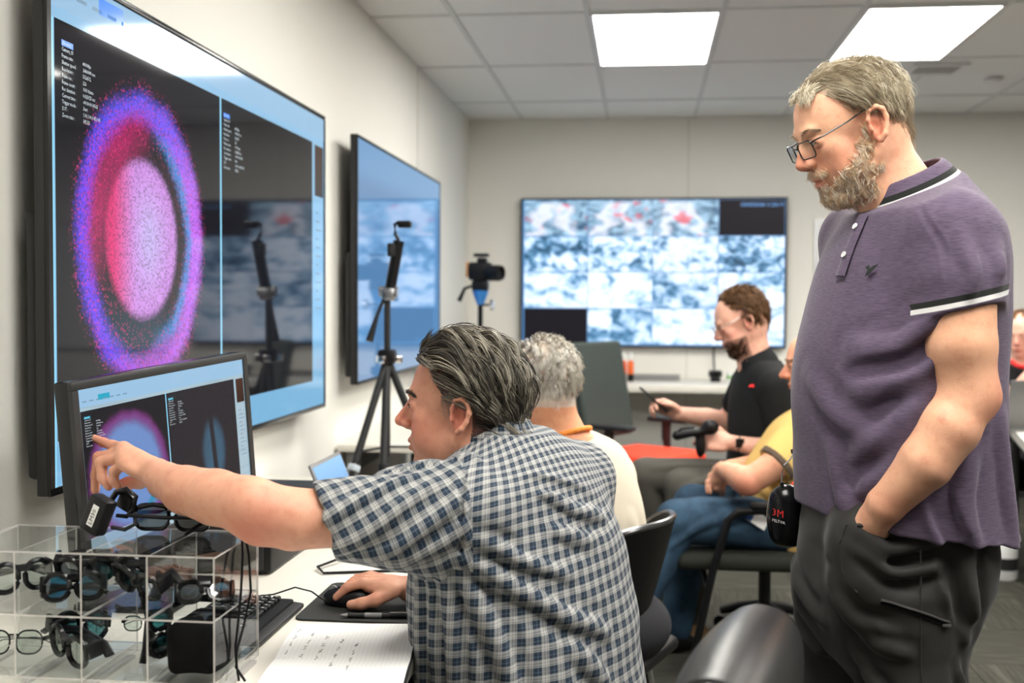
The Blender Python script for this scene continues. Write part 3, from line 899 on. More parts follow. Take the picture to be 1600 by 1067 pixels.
def skin_colors(V, fr, s, base, red, dots=()):
    """natural complexion: redder nose, cheeks, ears and knuckles, brown brow and lips"""
    R, t = fr
    L = (V - t) @ R / s
    c = np.tile(np.array(base, float), (len(V), 1))
    def blend(center, rad, col, amt):
        nonlocal c
        g = np.exp(-(((L - np.array(center)) / np.array(rad)) ** 2).sum(1))[:, None] * amt
        c = c * (1 - g) + np.array(col) * g
    for sd in (-1, 1):
        blend((0.065, sd * 0.045, -0.028), (0.035, 0.03, 0.03), red, 0.6)
        blend((-0.01, sd * 0.082, 0.0), (0.03, 0.012, 0.04), red, 0.75)
        blend((0.097, sd * 0.034, 0.0130), (0.010, 0.017, 0.0018), (0.05, 0.02, 0.015), 0.75)
        blend((0.09, sd * 0.034, 0.0), (0.02, 0.02, 0.008), red, 0.35)
    blend((0.115, 0, -0.02), (0.02, 0.02, 0.02), red, 0.8)
    blend((0.099, 0, -0.062), (0.014, 0.022, 0.011), (base[0] * 0.72, base[1] * 0.36, base[2] * 0.36), 0.85)
    blend((0.108, 0, -0.0355), (0.01, 0.014, 0.004), (0.12, 0.03, 0.02), 0.6)
    for p, r, col, amt in dots:
        g = np.exp(-(np.linalg.norm(V - np.array(p), axis=1) / r) ** 2)[:, None] * amt
        c = c * (1 - g) + np.array(col) * g
    return c

def finger(S, pts, r0=0.0092, r1=0.0068, k=0.0045):
    n = len(pts)
    rs = [r0 + (r1 - r0) * i / (n - 1) for i in range(n)]
    S.chain(pts, rs, k)

def auto_hand(S, wrist, d, nrm, side, curl=(0.5, 0.6, 0.7, 0.8), thumb=(0.5, 0.3), s=1.0, spread=0.06):
    """wrist, d = direction to the knuckles, nrm = back-of-hand normal, side = +1 when the thumb lies along nrm x d"""
    wrist = np.array(wrist, float); d = np.array(d, float); d /= np.linalg.norm(d)
    nrm = np.array(nrm, float); nrm -= d * (nrm @ d); nrm /= np.linalg.norm(nrm)
    lat = np.cross(nrm, d) * side                                      # towards the thumb
    Rm = np.stack([d, lat, nrm], 1)
    S.ell(wrist + d * 0.05 * s, (0.052 * s, 0.040 * s, 0.016 * s), Rm, 0.012)
    S.box(wrist + d * 0.055 * s, (0.040 * s, 0.038 * s, 0.0135 * s), Rm, 0.012, 0.012)
    S.cone(wrist, wrist + d * 0.03 * s, 0.025 * s, 0.024 * s, 0.015)
    S.ell(wrist + d * 0.035 * s + lat * 0.026 * s - nrm * 0.008 * s, (0.032 * s, 0.016 * s, 0.016 * s), Rm, 0.012)
    out = {}
    for i, (off, L, c) in enumerate(zip((0.030, 0.010, -0.010, -0.029), (0.078, 0.086, 0.080, 0.064), curl)):
        base = wrist + d * (0.092 - 0.006 * abs(i - 1)) * s + lat * off * s
        ang = 0.15; p = base; pts = [base - d * 0.012 * s, base]
        dirn = d + lat * (spread * (1.5 - i) * 0.6)
        dirn /= np.linalg.norm(dirn)
        ang = 0.0
        for j, (seg, w_) in enumerate(((0.5, 0.9), (0.29, 1.15), (0.21, 0.8))):
            ang += c * w_
            p = p + (dirn * math.cos(ang) - nrm * math.sin(ang)) * L * seg * s
            pts.append(p)
        finger(S, pts, 0.0098 * s, 0.0072 * s)
        out[i] = pts
    b = wrist + d * 0.022 * s + lat * 0.030 * s - nrm * 0.008 * s
    td = d * math.cos(thumb[0]) + lat * math.sin(thumb[0]) - nrm * thumb[1]
    td /= np.linalg.norm(td)
    m1 = b + td * 0.036 * s
    td2 = td * 0.9 - lat * 0.25 - nrm * 0.1; td2 /= np.linalg.norm(td2)
    m2 = m1 + td2 * 0.032 * s; m3 = m2 + td2 * 0.024 * s
    finger(S, [b, m1, m2, m3], 0.0135 * s, 0.0088 * s, 0.006)
    out['t'] = [b, m1, m2, m3]
    return out

def skin_mat(name, rough=0.5):
    m = Mat(name, (0.6, 0.4, 0.3), rough, 0, 0.35)
    a = m.attr('Col')
    n = m.noise(55, 4, 0.6); n2 = m.noise(420, 3, 0.6)
    n0 = m.noise(16, 3, 0.6)
    c = m.mix(n0.step(0.4, 0.75) * 0.30, a, (0.50, 0.15, 0.10))
    c = m.mix(n.step(0.45, 0.8) * 0.30, c, (0.45, 0.13, 0.08))
    c = m.mix(n2.step(0.5, 0.8) * 0.14, c, (0.30, 0.09, 0.05))
    m.set('Base Color', c)
    m.set('Subsurface Weight', 0.12); m.set('Subsurface Radius', (0.01, 0.004, 0.002)); m.set('Subsurface Scale', 0.6)
    m.bump(n2, 0.25, 0.0015)
    return m.m
SKIN = skin_mat('skin')

def hair_mat(name, rough=0.42):
    m = Mat(name, (0.3, 0.3, 0.3), rough, 0, 0.4)
    m.set('Base Color', m.attr('Col'))
    return m.m
HAIR = hair_mat('hair')
EYE = hair_mat('eye_surface', 0.12)

def strands(name, guides, per, spread, width, cols, parent, seed=1, taper=0.25, clump=0.65, jit=0.0):
    """guides: list of (n,3) arrays; grows thin tapered strands around every guide; one mesh"""
    r = np.random.RandomState(seed)
    Vs, Qs, Cs = [], [], []
    base = 0
    cols = np.array(cols, float)
    for g in guides:
        g = np.asarray(g, float); n = len(g)
        tang = np.gradient(g, axis=0); tang /= np.linalg.norm(tang, axis=1)[:, None] + 1e-9
        x = np.cross(tang, (0.31, 0.2, 0.93)); x /= np.linalg.norm(x, axis=1)[:, None] + 1e-9
        y = np.cross(tang, x)
        ox, oy = r.normal(size=(2, per, 1)) * spread
        u = np.linspace(0, 1, n)
        sp = 1 - clump * u
        wv = np.sin(u[None] * r.uniform(4, 8, (per, 1)) + r.rand(per, 1) * 6.28) * jit
        tt = u[None] * (n - 1) * r.uniform(0.72, 1.0, (per, 1))
        i = np.minimum(tt.astype(int), n - 2); f = (tt - i)[..., None]
        lp = lambda A: A[i] * (1 - f) + A[i + 1] * f
        gx, gy = lp(x), lp(y)
        c = lp(g) + gx * (ox * sp + wv)[..., None] + gy * (oy * sp + wv * 0.5)[..., None]
        wd = (width * r.uniform(0.6, 1.2, (per, 1)) * (1 - (1 - taper) * u ** 2))[..., None]
        v = np.stack([c + gx * wd, c - gx * (0.5 * wd) + gy * (0.87 * wd), c - gx * (0.5 * wd) - gy * (0.87 * wd)], 2).reshape(-1, 3)
        k = (np.arange(per)[:, None] * n + np.arange(n - 1)[None]).reshape(-1, 1) * 3
        q = np.concatenate([np.concatenate([k + a, k + b_, k + b_ + 3, k + a + 3], 1) for a, b_ in ((0, 1), (1, 2), (2, 0))])
        mv = np.clip(0.55 * r.rand() + 0.45 * r.rand(per) + r.normal(size=per) * 0.08, 0, 0.999) * (len(cols) - 1)
        ki = mv.astype(int); fi = (mv - ki)[:, None]
        col = cols[ki] * (1 - fi) + cols[np.minimum(ki + 1, len(cols) - 1)] * fi
        Vs.append(v); Qs.append(q + base); Cs.append(np.repeat(col, 3 * n, 0)); base += len(v)
    return np_mesh(name, np.concatenate(Vs), np.concatenate(Qs), HAIR, parent, np.concatenate(Cs))

def snap(S, pts, off=0.0, it=4):
    """moves points onto the surface of S (plus off); returns points and normals"""
    P = np.array(pts, float).reshape(-1, 3)
    e = 0.0015
    for _ in range(it):
        Q = np.concatenate([P] + [P + e * np.eye(3)[i] * sg for i in range(3) for sg in (1, -1)]).astype(F4)
        d = S.value(Q).reshape(7, -1)
        g = np.stack([d[1] - d[2], d[3] - d[4], d[5] - d[6]], 1); g = g / (np.linalg.norm(g, axis=1)[:, None] + 1e-9)
        P = P - g * np.clip(d[0] - off, -0.02, 0.02)[:, None]
    return P, g

def fur(S, fr, s, roots, flow, length, lift, steps=6, seed=0, wave=0.0, sag=0.0):
    """guides that start on the real surface of S and lean from its normal towards flow (head space)"""
    R, t = fr
    r = np.random.RandomState(seed)
    W_ = t + (np.array(roots, float) * s) @ R.T
    P, N = snap(S, W_)
    out = []
    for p, n, l in zip(P, N, np.array(roots)):
        d = R @ np.array(flow(l), float); d = d - n * (d @ n); d /= np.linalg.norm(d) + 1e-9
        L = length * r.uniform(0.7, 1.2)
        ln = lift * r.uniform(0.6, 1.4)
        b = np.cross(n, d); w_ = r.normal() * wave
        u = np.linspace(0, 1, steps)[:, None]
        out.append(p + d * (u * L * (1 - 0.3 * ln)) + n * (ln * L * (u ** 0.8) * (1 - 0.45 * u)) + b * (np.sin(u * 3.5 + r.rand() * 3) * w_) + np.array((0, 0, -1)) * sag * u * u)
    return out

def eyes(fr, s, root, look=0.0, iris=(0.10, 0.13, 0.14)):
    R, t = fr
    for sd in (-1, 1):
        c = np.array((0.0838, sd * 0.032, 0.0095))
        n = 20; vs, fs, cs = [], [], []
        for i in range(n + 1):
            for j in range(n):
                a, b = math.pi * i / n, 2 * math.pi * j / n
                q = np.array((math.cos(a), math.sin(a) * math.cos(b), math.sin(a) * math.sin(b)))
                vs.append(t + R @ ((c + q * 0.0112) * s))
                g = q @ np.array((math.cos(look), 0, -math.sin(look)))
                cs.append((0.005, 0.005, 0.005) if g > 0.975 else (iris if g > 0.88 else (0.62, 0.58, 0.54)))
        for i in range(n):
            for j in range(n): fs.append((i * n + j, i * n + (j + 1) % n, (i + 1) * n + (j + 1) % n, (i + 1) * n + j))
        put(np_mesh('eye', np.array(vs), np.array(fs), EYE, None, np.array(cs)), root)

def grow(fr, s, root, flow, steps, length, shell, wave=0.0, wf=3.0, ph=0.0, ctr=(-0.010, 0, 0.040), rad=(0.104, 0.082, 0.092)):
    """one guide strand in head space following flow over an ellipsoidal scalp at height shell(t)"""
    R, t = fr
    p = np.array(root, float); pts = []
    ctr = np.array(ctr); rad = np.array(rad)
    st = length / (steps - 1)
    for i in range(steps):
        u = i / (steps - 1)
        q = (p - ctr) / rad; nrm = q / rad; nrm /= np.linalg.norm(nrm) + 1e-9
        rr = np.linalg.norm(q)
        h = shell(u)
        if p[2] > -0.012 or (rr - 1) * rad.min() < h * 0.8: p = ctr + (p - ctr) * (1.0 / rr) + nrm * h
        lat = np.cross(nrm, (1, 0, 0.2)); ln = np.linalg.norm(lat)
        off = lat / (ln + 1e-9) * wave * math.sin(wf * u * 6.28 + ph) * u + nrm * wave * 0.6 * math.cos(wf * u * 6.28 + ph)
        pts.append(t + R @ ((p + off) * s))
        d = np.array(flow(p, u), float)
        d = d - nrm * (d @ nrm) * (0.85 if p[2] > -0.012 else 0.35)
        d /= np.linalg.norm(d) + 1e-9
        p = p + d * st
    return np.array(pts)

def lashes(S, fr, s, root, col=(0.03, 0.018, 0.012)):
    for sd in (1, -1):
        r_ = [(0.0965 - 0.008 * (u - 0.3) ** 2, sd * (0.022 + 0.024 * u), 0.0122 - 0.003 * (2 * u - 1) ** 2) for u in np.linspace(0, 1, 14)]
        put(strands('eyelashes', fur(S, fr, s, r_, lambda l: (0.8, np.sign(l[1]) * 0.4, -0.5), 0.0055, 0.7, 4, 2), 4, 0.0008, 0.00035, [col, col], None, 3), root)

def person(name, label, loc):
    return thing(name, label, 'person', None, loc)
def put(o, root):
    """parents a mesh made in world space under a root Empty"""
    o.parent = root
    o.matrix_parent_inverse = Matrix.Translation(-Vector(root.location))
    return o
# ================================================================== seated man in the plaid shirt, pointing at the monitor
A3 = lambda *p: [np.array(q, float) for q in p]
def plaid_mat():
    m = Mat('plaid_cotton', (0.3, 0.35, 0.4), 0.85, 0, 0.2)
    u, v, _ = m.coords('UV')
    per = 0.0245
    def band(w):
        f = (w / per).fract()
        navy = f.step(0.02, 0.06) * f.step(0.59, 0.55)
        mid = (f - 0.265).abs().step(0.035, 0.02)               # pale line inside the navy stripe
        thin = (f - 0.66).abs().step(0.035, 0.015).max((f - 0.84).abs().step(0.035, 0.015))
        c = m.mix(navy, (0.47, 0.47, 0.45), (0.007, 0.022, 0.046))
        c = m.mix(mid * 0.35, c, (0.30, 0.36, 0.42))
        return m.mix(thin * 0.75, c, (0.10, 0.08, 0.085))
    n = m.noise(1.0, 2, 0.5, m.vec(u * 900.0, v * 900.0))
    a, b = band(u), band(v * 1.0 + 0.3)
    c = m.mix(0.5, a, b)
    m.set('Base Color', m.mix(n * 0.25, c, (0.10, 0.11, 0.13)))
    m.set('Sheen Weight', 0.1)
    m.bump(n, 0.2, 0.001)
    return m.m

def man_plaid():
    root = person('person', 'seated man in blue plaid short sleeved shirt pointing at the monitor', (-0.18, 2.03, 0.0))
    s = 1.0
    fr = head_frame((-0.322, 2.045, 1.148), math.radians(176), -0.03)
    S = Sdf()
    # arms: left reaches out, right rests on the mouse
    sh_l, el_l = (-0.31, 1.86, 1.02), (-0.611, 1.72, 1.027)
    S.loft([(0.95, -0.23, 2.02, 0.10, 0.17, 2.53), (1.0, -0.235, 2.02, 0.10, 0.18, 2.53), (1.05, -0.24, 2.03, 0.08, 0.13, 2.53), (1.09, -0.25, 2.04, 0.06, 0.08, 2.53)], 0.03)
    S.chain(A3((-0.24, 1.95, 1.03), sh_l, (-0.45, 1.79, 1.0), (-0.55, 1.745, 1.003), el_l), [0.055, 0.054, 0.046, 0.0485, 0.0435], 0.025)
    S.ball((-0.600, 1.733, 1.000), 0.038, 0.02)                                  # elbow
    S.chain(A3(el_l, (-0.68, 1.755, 1.033), (-0.742, 1.785, 1.038), (-0.795, 1.825, 1.046), (-0.825, 1.858, 1.054)), [0.0435, 0.0445, 0.0395, 0.0305, 0.0255], 0.016)
    # pointing hand
    S.ell((-0.868, 1.885, 1.062), (0.048, 0.034, 0.018), np.array(Matrix.Rotation(math.radians(152), 3, 'Z') @ Matrix.Rotation(-0.35, 3, 'Y')), 0.014)
    idx = A3((-0.916, 1.925, 1.086), (-0.943, 1.94, 1.088), (-0.966, 1.95, 1.092), (-0.989, 1.957, 1.099))
    mid = A3((-0.914, 1.915, 1.079), (-0.965, 1.93, 1.068), (-0.968, 1.925, 1.036), (-0.967, 1.92, 1.010))
    rng = A3((-0.902, 1.895, 1.075), (-0.948, 1.905, 1.063), (-0.943, 1.90, 1.036), (-0.929, 1.895, 1.022))
    pin = A3((-0.886, 1.88, 1.068), (-0.912, 1.882, 1.052), (-0.914, 1.882, 1.034), (-0.906, 1.882, 1.026))
    thb = A3((-0.848, 1.892, 1.042), (-0.884, 1.92, 1.028), (-0.909, 1.93, 1.023), (-0.93, 1.935, 1.018))
    for kn in (idx, mid, rng, pin): S.cone((-0.845, 1.876, 1.057), kn[0], 0.0185, 0.0125, 0.010)
    finger(S, idx, 0.0105, 0.0072); finger(S, mid, 0.0112, 0.0078); finger(S, rng, 0.0112, 0.0078); finger(S, pin, 0.0098, 0.007); finger(S, thb, 0.0145, 0.0092, 0.006)
    # right arm and hand on the mouse
    S.chain(A3((-0.22, 2.08, 1.02), (-0.13, 2.18, 1.01), (-0.20, 2.28, 0.82), (-0.35, 2.22, 0.795), (-0.447, 2.175, 0.785)), [0.055, 0.055, 0.044, 0.038, 0.026], 0.02)
    Rm = np.array(Matrix.Rotation(math.radians(180), 3, 'Z'))
    S.ell((-0.495, 2.166, 0.795), (0.05, 0.040, 0.019), Rm, 0.014)
    for (y0, y1, x1, z1, rr) in ((2.146, 2.142, -0.587, 0.774, 0.0098), (2.166, 2.166, -0.592, 0.774, 0.0098), (2.185, 2.190, -0.58, 0.770, 0.0094), (2.200, 2.214, -0.558, 0.766, 0.0085)):
        finger(S, A3((-0.505, y0, 0.799), (-0.535, y0 * 0.5 + y1 * 0.5, 0.803), (-0.565, y1, 0.795), (x1, y1, z1)), rr * 1.12, rr * 0.82)
    finger(S, A3((-0.475, 2.139, 0.790), (-0.505, 2.120, 0.777), (-0.532, 2.115, 0.770), (-0.552, 2.117, 0.767)), 0.0145, 0.0092, 0.006)
    head_sdf(S, fr, (-0.25, 2.045, 1.045), 0.062, 1.0, s, 1.03, 0.004, 1.25)
    eyes(fr, s, root); lashes(S, fr, s, root)
    V, Q = S.mesh(0.0028); S0 = S
    red = (0.64, 0.18, 0.13); base = (0.70, 0.36, 0.24)
    dots = [((-0.597, 1.70, 1.0), 0.04, red, 0.65), ((-0.967, 1.93, 1.07), 0.02, red, 0.4), ((-0.95, 1.955, 1.095), 0.03, red, 0.3), ((-0.92, 1.93, 1.02), 0.03, (0.60, 0.14, 0.09), 0.5), ((-0.58, 2.15, 0.775), 0.02, red, 0.4)]
    c = skin_colors(V, fr, s, base, red, dots)
    R, t = fr
    L = (V - t) @ R / s
    scalp = ((L[:, 2] > np.where(L[:, 0] > 0.02, 0.028 + (L[:, 0] - 0.02) * 1.45, np.where(L[:, 0] > -0.03, 0.024, -0.05))) & (L[:, 2] > -0.06) & (L[:, 0] < 0.085) & (np.abs(L[:, 1]) < 0.09))
    ear_m = ((np.abs(L[:, 1]) > 0.0775) & (L[:, 2] < 0.04)) | ((np.abs(L[:, 0] + 0.008) < 0.022) & (L[:, 2] < 0.030))
    c[scalp & ~ear_m] = (0.045, 0.04, 0.035)
    nearface = (np.abs(L).max(1) < 0.16)
    # stubble shadow on the jaw
    g = np.clip((-L[:, 2] - 0.02) / 0.05, 0, 1) * nearface * (L[:, 0] > 0.0) * 0.22
    c = c * (1 - g[:, None]) + np.array((0.35, 0.19, 0.15)) * g[:, None]
    put(np_mesh('body', V, Q, SKIN, None, c), root)
    # --- shirt
    S = Sdf()
    yw = math.radians(145)
    n_c = np.array((-0.90, -0.35, -0.28)); cuff = np.array((-0.503, 1.765, 0.99))
    S.chain(A3((-0.24, 1.95, 1.02), (-0.30, 1.87, 1.005), (-0.40, 1.81, 0.995), (-0.50, 1.768, 0.998), (-0.56, 1.74, 0.998)), [0.07, 0.086, 0.076, 0.0635, 0.061], 0.02)
    S.half(cuff, n_c, 0.003)
    S.loft([(0.46, -0.165, 2.03, 0.175, 0.215, yw), (0.60, -0.185, 2.03, 0.185, 0.225, yw), (0.72, -0.198, 2.02, 0.180, 0.226, yw), (0.86, -0.214, 2.02, 0.168, 0.224, yw),
            (0.98, -0.226, 2.02, 0.140, 0.212, yw), (1.04, -0.228, 2.025, 0.116, 0.172, yw), (1.085, -0.232, 2.035, 0.088, 0.108, yw), (1.11, -0.236, 2.04, 0.07, 0.075, yw)], 0.045, e=2.25)
    TORSO = S.p[-1]
    S.chain(A3((-0.20, 2.09, 1.02), (-0.13, 2.18, 1.01), (-0.17, 2.27, 0.88)), [0.07, 0.075, 0.07], 0.05)
    S.ell((-0.20, 2.10, 1.05), (0.09, 0.09, 0.05), None, 0.04)
    S.cone((-0.25, 2.045, 1.06), (-0.29, 2.045, 1.20), 0.066, 0.07, 0.006, 's')          # neck hole
    # folds: sleeve twists, pulls from the armpit over the back
    f = S.fold
    f(A3((-0.33, 1.79, 1.06), (-0.41, 1.735, 1.0), (-0.47, 1.715, 0.955)), 0.012, 0.0105)
    f(A3((-0.30, 1.79, 1.03), (-0.37, 1.735, 0.965), (-0.43, 1.735, 0.93)), 0.011, 0.0120)
    f(A3((-0.36, 1.80, 1.075), (-0.44, 1.735, 1.04), (-0.50, 1.71, 1.0)), 0.010, 0.0090)
    f(A3((-0.29, 1.79, 0.99), (-0.33, 1.745, 0.945), (-0.39, 1.76, 0.92)), 0.011, 0.0105)
    f(A3((-0.28, 1.81, 0.94), (-0.20, 1.83, 0.88), (-0.12, 1.86, 0.83), (-0.05, 1.92, 0.79)), 0.014, 0.0150)
    f(A3((-0.27, 1.80, 0.97), (-0.19, 1.82, 0.93), (-0.10, 1.87, 0.90)), 0.012, 0.0105)
    f(A3((-0.28, 1.82, 0.90), (-0.23, 1.82, 0.80), (-0.20, 1.82, 0.70)), 0.013, 0.0135)
    f(A3((-0.31, 1.83, 0.91), (-0.30, 1.82, 0.80), (-0.30, 1.82, 0.66)), 0.011, 0.0120)
    f(A3((-0.35, 1.87, 0.90), (-0.36, 1.87, 0.78), (-0.36, 1.87, 0.66)), 0.010, 0.0105)
    f(A3((-0.16, 1.90, 1.03), (-0.10, 1.93, 1.00), (-0.05, 2.0, 0.98)), 0.012, 0.0135)
    f(A3((-0.20, 1.88, 1.045), (-0.14, 1.90, 1.055), (-0.08, 1.98, 1.02)), 0.009, -0.0090)
    f(A3((-0.14, 1.87, 0.98), (-0.06, 1.93, 0.95)), 0.014, 0.0105)
    f(A3((-0.33, 1.85, 1.085), (-0.38, 1.84, 1.08), (-0.42, 1.82, 1.06)), 0.010, 0.0180)
    f(A3((-0.27, 1.87, 1.09), (-0.31, 1.86, 1.085)), 0.012, 0.0150)
    f(A3((-0.10, 1.86, 0.78), (-0.04, 1.90, 0.70)), 0.016, 0.0105)
    f(A3((-0.285, 1.80, 1.085), (-0.285, 1.775, 1.02), (-0.285, 1.79, 0.93)), 0.005, -0.0075)   # armhole seam
    w1 = wob(3, 9, 14, 34, 0.0045); w2 = wob(5, 7, 40, 75, 0.0012)
    V, Q = S.mesh(0.0039, extra=lambda P: w1(P) + w2(P))
    ctr = V[Q].mean(1)
    seam_n = np.array((-0.92, -0.36, -0.05)); TS = Sdf(); TS.p = [TORSO]; sl = ((ctr - np.array((-0.286, 1.83, 1.0))) @ seam_n > 0) & (ctr[:, 1] < 1.96) & (ctr[:, 2] > 0.86) & ((TS.value(ctr.astype(F4)) > 0.010) | (ctr[:, 2] > 0.96))
    P4 = V[Q]                                                            # faces x 4 x 3
    # torso chart
    fx, fy = math.cos(yw), math.sin(yw)
    X_ = (P4[..., 0] + 0.21) * fx + (P4[..., 1] - 2.025) * fy; Y_ = -(P4[..., 0] + 0.21) * fy + (P4[..., 1] - 2.025) * fx
    th = np.arctan2(Y_, -X_ + 0.10)
    up = np.clip((P4[..., 2] - 0.98) / 0.09, 0, 1)
    uvt = np.stack([th * 0.265 + 0.03 * (P4[..., 2] - 0.8) + 1.0, P4[..., 2] + 0.02 * th + 0.9 * up * (X_ + 0.14)], -1)
    ax = np.array((-0.93, -0.36, -0.06)); ax /= np.linalg.norm(ax)
    e1 = np.cross(ax, (0, 0, 1)); e1 /= np.linalg.norm(e1); e2 = np.cross(ax, e1)
    rel = P4 - np.array((-0.30, 1.86, 1.0))
    al = rel @ ax; an = np.arctan2(rel @ e1, rel @ e2) * 0.075
    ca, sa = math.cos(0.42), math.sin(0.42)
    uvs = np.stack([al * ca + an * sa + 1.0, -al * sa + an * ca + 1.0], -1)
    uv = np.where(sl[:, None, None], uvs, uvt)
    PL = plaid_mat()
    put(np_mesh('plaid_shirt', V, Q, PL, None, None, True, uv.reshape(-1, 2)), root)
    # collar: a folded band round the neck
    S = Sdf()
    cen = np.array((-0.255, 2.045, 1.085))
    S.cone(cen - (0, 0, 0.02), cen + (-0.035, 0, 0.055), 0.082, 0.073, 0.004)
    S.cone(cen - (0, 0, 0.06), cen + (-0.05, 0, 0.09), 0.0745, 0.066, 0.004, 's')
    S.half(cen + (-0.022, 0, 0.036), (-0.42, 0.0, 0.9), 0.004)
    S.half(cen - (0.0, 0, 0.02), (0.25, 0.0, -0.97), 0.004)
    S.half(cen + (-0.055, 0, 0), (-1, 0, 0.1), 0.004)
    V, Q = S.mesh(0.003)
    P4 = V[Q]; th = np.arctan2(P4[..., 1] - cen[1], P4[..., 0] - cen[0])
    put(np_mesh('collar', V, Q, PL, None, None, True, np.stack([th * 0.08, P4[..., 2]], -1).reshape(-1, 2)), root)
    # trousers and shoes (mostly under the desk)
    S = Sdf()
    S.ell((-0.17, 2.03, 0.52), (0.17, 0.20, 0.12), np.array(Matrix.Rotation(yw, 3, 'Z')), 0.05)
    for y0, kx, ky in ((1.95, -0.62, 1.90), (2.12, -0.60, 2.22)):
        S.chain(A3((-0.20, y0, 0.53), (kx, ky, 0.56), (kx + 0.02, ky, 0.10)), [0.10, 0.075, 0.058], 0.05)
    w = wob(9, 6, 18, 40, 0.003)
    V, Q = S.mesh(0.009, extra=w)
    put(np_mesh('trousers', V, Q, simple('navy_cloth', (0.02, 0.022, 0.03), 0.85), None), root)
    for kx, ky in ((-0.60, 1.90), (-0.58, 2.22)):
        S = Sdf(); S.ell((kx - 0.06, ky, 0.045), (0.14, 0.048, 0.045), None, 0.02); S.cone((kx + 0.02, ky, 0.06), (kx + 0.02, ky, 0.11), 0.05, 0.05, 0.02); S.half((0, 0, 0.0), (0, 0, -1))
        V, Q = S.mesh(0.007); put(np_mesh('shoe', V, Q, M_BLACK, None), root)
    # --- hair: thick, wavy, swept back
    rnd = np.random.RandomState(11)
    cols = [(0.018, 0.015, 0.012), (0.055, 0.047, 0.036), (0.15, 0.13, 0.10), (0.30, 0.27, 0.21), (0.50, 0.46, 0.38)]
    guides = []
    def flow(p, u):
        x, y, z = p
        if x > 0.03 and z > 0.075: return (-1.0, 0.25 * np.sign(y), 0.25 - 1.2 * u)
        if x > -0.04: return (-1.0, 0, -0.30 - 0.30 * u)
        if abs(y) > 0.035: return (-1.0, 0, -0.50 - 0.3 * u)
        return (-0.45, 0, -1.0) if z > -0.02 else (-0.9, 0, -0.55)
    c0, rd = np.array((-0.008, 0, 0.040)), np.array((0.097, 0.078, 0.090))
    while len(guides) < 520:
        q = rnd.normal(size=3); q /= np.linalg.norm(q); p = c0 + q * rd
        lim = 0.030 + (p[0] - 0.02) * 1.45 if p[0] > 0.02 else (0.028 if p[0] > -0.034 else -0.046)
        if p[2] < lim or p[0] > 0.079: continue
        ph = 6.28 * (p[2] * 9 + p[0] * 3) + rnd.rand() * 1.2
        fr_ = p[0] > 0.045
        ln = 0.085 + 0.03 * rnd.rand()
        b0 = (0.015 if fr_ else 0.006) + rnd.rand() * 0.011
        top = 0.006 if p[2] > 0.08 else 0.0
        nape = p[0] < -0.05 and p[2] < 0.0
        guides.append(grow(fr, s, p, flow, 13, ln, lambda u: b0 * (0.25 + 1.0 * min(1, u * 2.2)) + top + (0.012 * u * u if nape else 0), 0.0048, 1.2, ph, c0, rd))
    # curl falling over the forehead edge
    for i in range(26):
        y = rnd.uniform(-0.05, 0.055); p = (0.066, y, 0.100 + rnd.rand() * 0.01)
        fl = lambda q, u: (0.9 - 2.6 * u, 0.15, 0.35 - 1.0 * u)
        b0 = 0.012 + rnd.rand() * 0.010
        guides.append(grow(fr, s, p, fl, 12, 0.055, lambda u: b0 * (0.4 + u * 1.4), 0.003, 0.8, rnd.rand() * 6, c0, rd))
    # sideburn
    sr = [(0.006 + 0.020 * rnd.rand(), 0.072, 0.034 - 0.042 * rnd.rand()) for _ in range(60)]
    sr = [q for q in sr if q[0] < 0.026 - max(0, 0.01 - q[2]) * 0.25]
    burn = fur(S0, fr, s, sr, lambda l: (-0.25, 0, -1.0), 0.013, 0.10, seed=3)
    put(strands('sideburn', burn, 4, 0.0025, 0.0003, [(0.30, 0.24, 0.20), (0.45, 0.38, 0.33), (0.60, 0.53, 0.46)], None, 6), root)
    put(strands('hair', guides, 17, 0.0042, 0.00095, cols, None, 5, 0.3, 0.55, 0.0012), root)
    brow = []
    for sd in (1, -1):
      br = [(0.100 - 0.012 * u * u, sd * (0.014 + 0.036 * u), 0.031 + 0.005 * math.sin(u * 3)) for u in np.linspace(0, 1, 18)]
      brow = fur(S0, fr, s, br, lambda l: (-0.3, np.sign(l[1]), 0.35 - abs(l[1]) * 12), 0.014, 0.25, seed=4)
      put(strands('eyebrow', brow, 9, 0.0022, 0.0007, [(0.01, 0.008, 0.006), (0.06, 0.045, 0.035)], None, 8), root)
    return root
man_plaid()
# ================================================================== standing man in the purple polo, hand in pocket
def polo_mat(name, base, dark, stripe=True):
    m = Mat(name, base, 0.9, 0, 0.15)
    x, y, z = m.coords('Object')
    n = m.noise(1.0, 3, 0.6, m.vec(x * 60.0, y * 60.0, z * 700.0))
    n2 = m.noise(6.0, 3, 0.5)
    c = m.mix(n.step(0.25, 0.75), dark, base)
    c = m.mix(n2 * 0.25, c, dark)
    if stripe:
        u, v, _ = m.coords('UV')
        c = m.mix(u.step(0.0165, 0.0175) * u.step(0.0275, 0.0265), c, (0.016, 0.018, 0.016))
        c = m.mix(u.step(0.0085, 0.0095) * u.step(0.0175, 0.0165), c, (0.75, 0.74, 0.74))
    m.set('Base Color', c); m.set('Sheen Weight', 0.15)
    m.bump(n, 0.25, 0.0012)
    return m.m

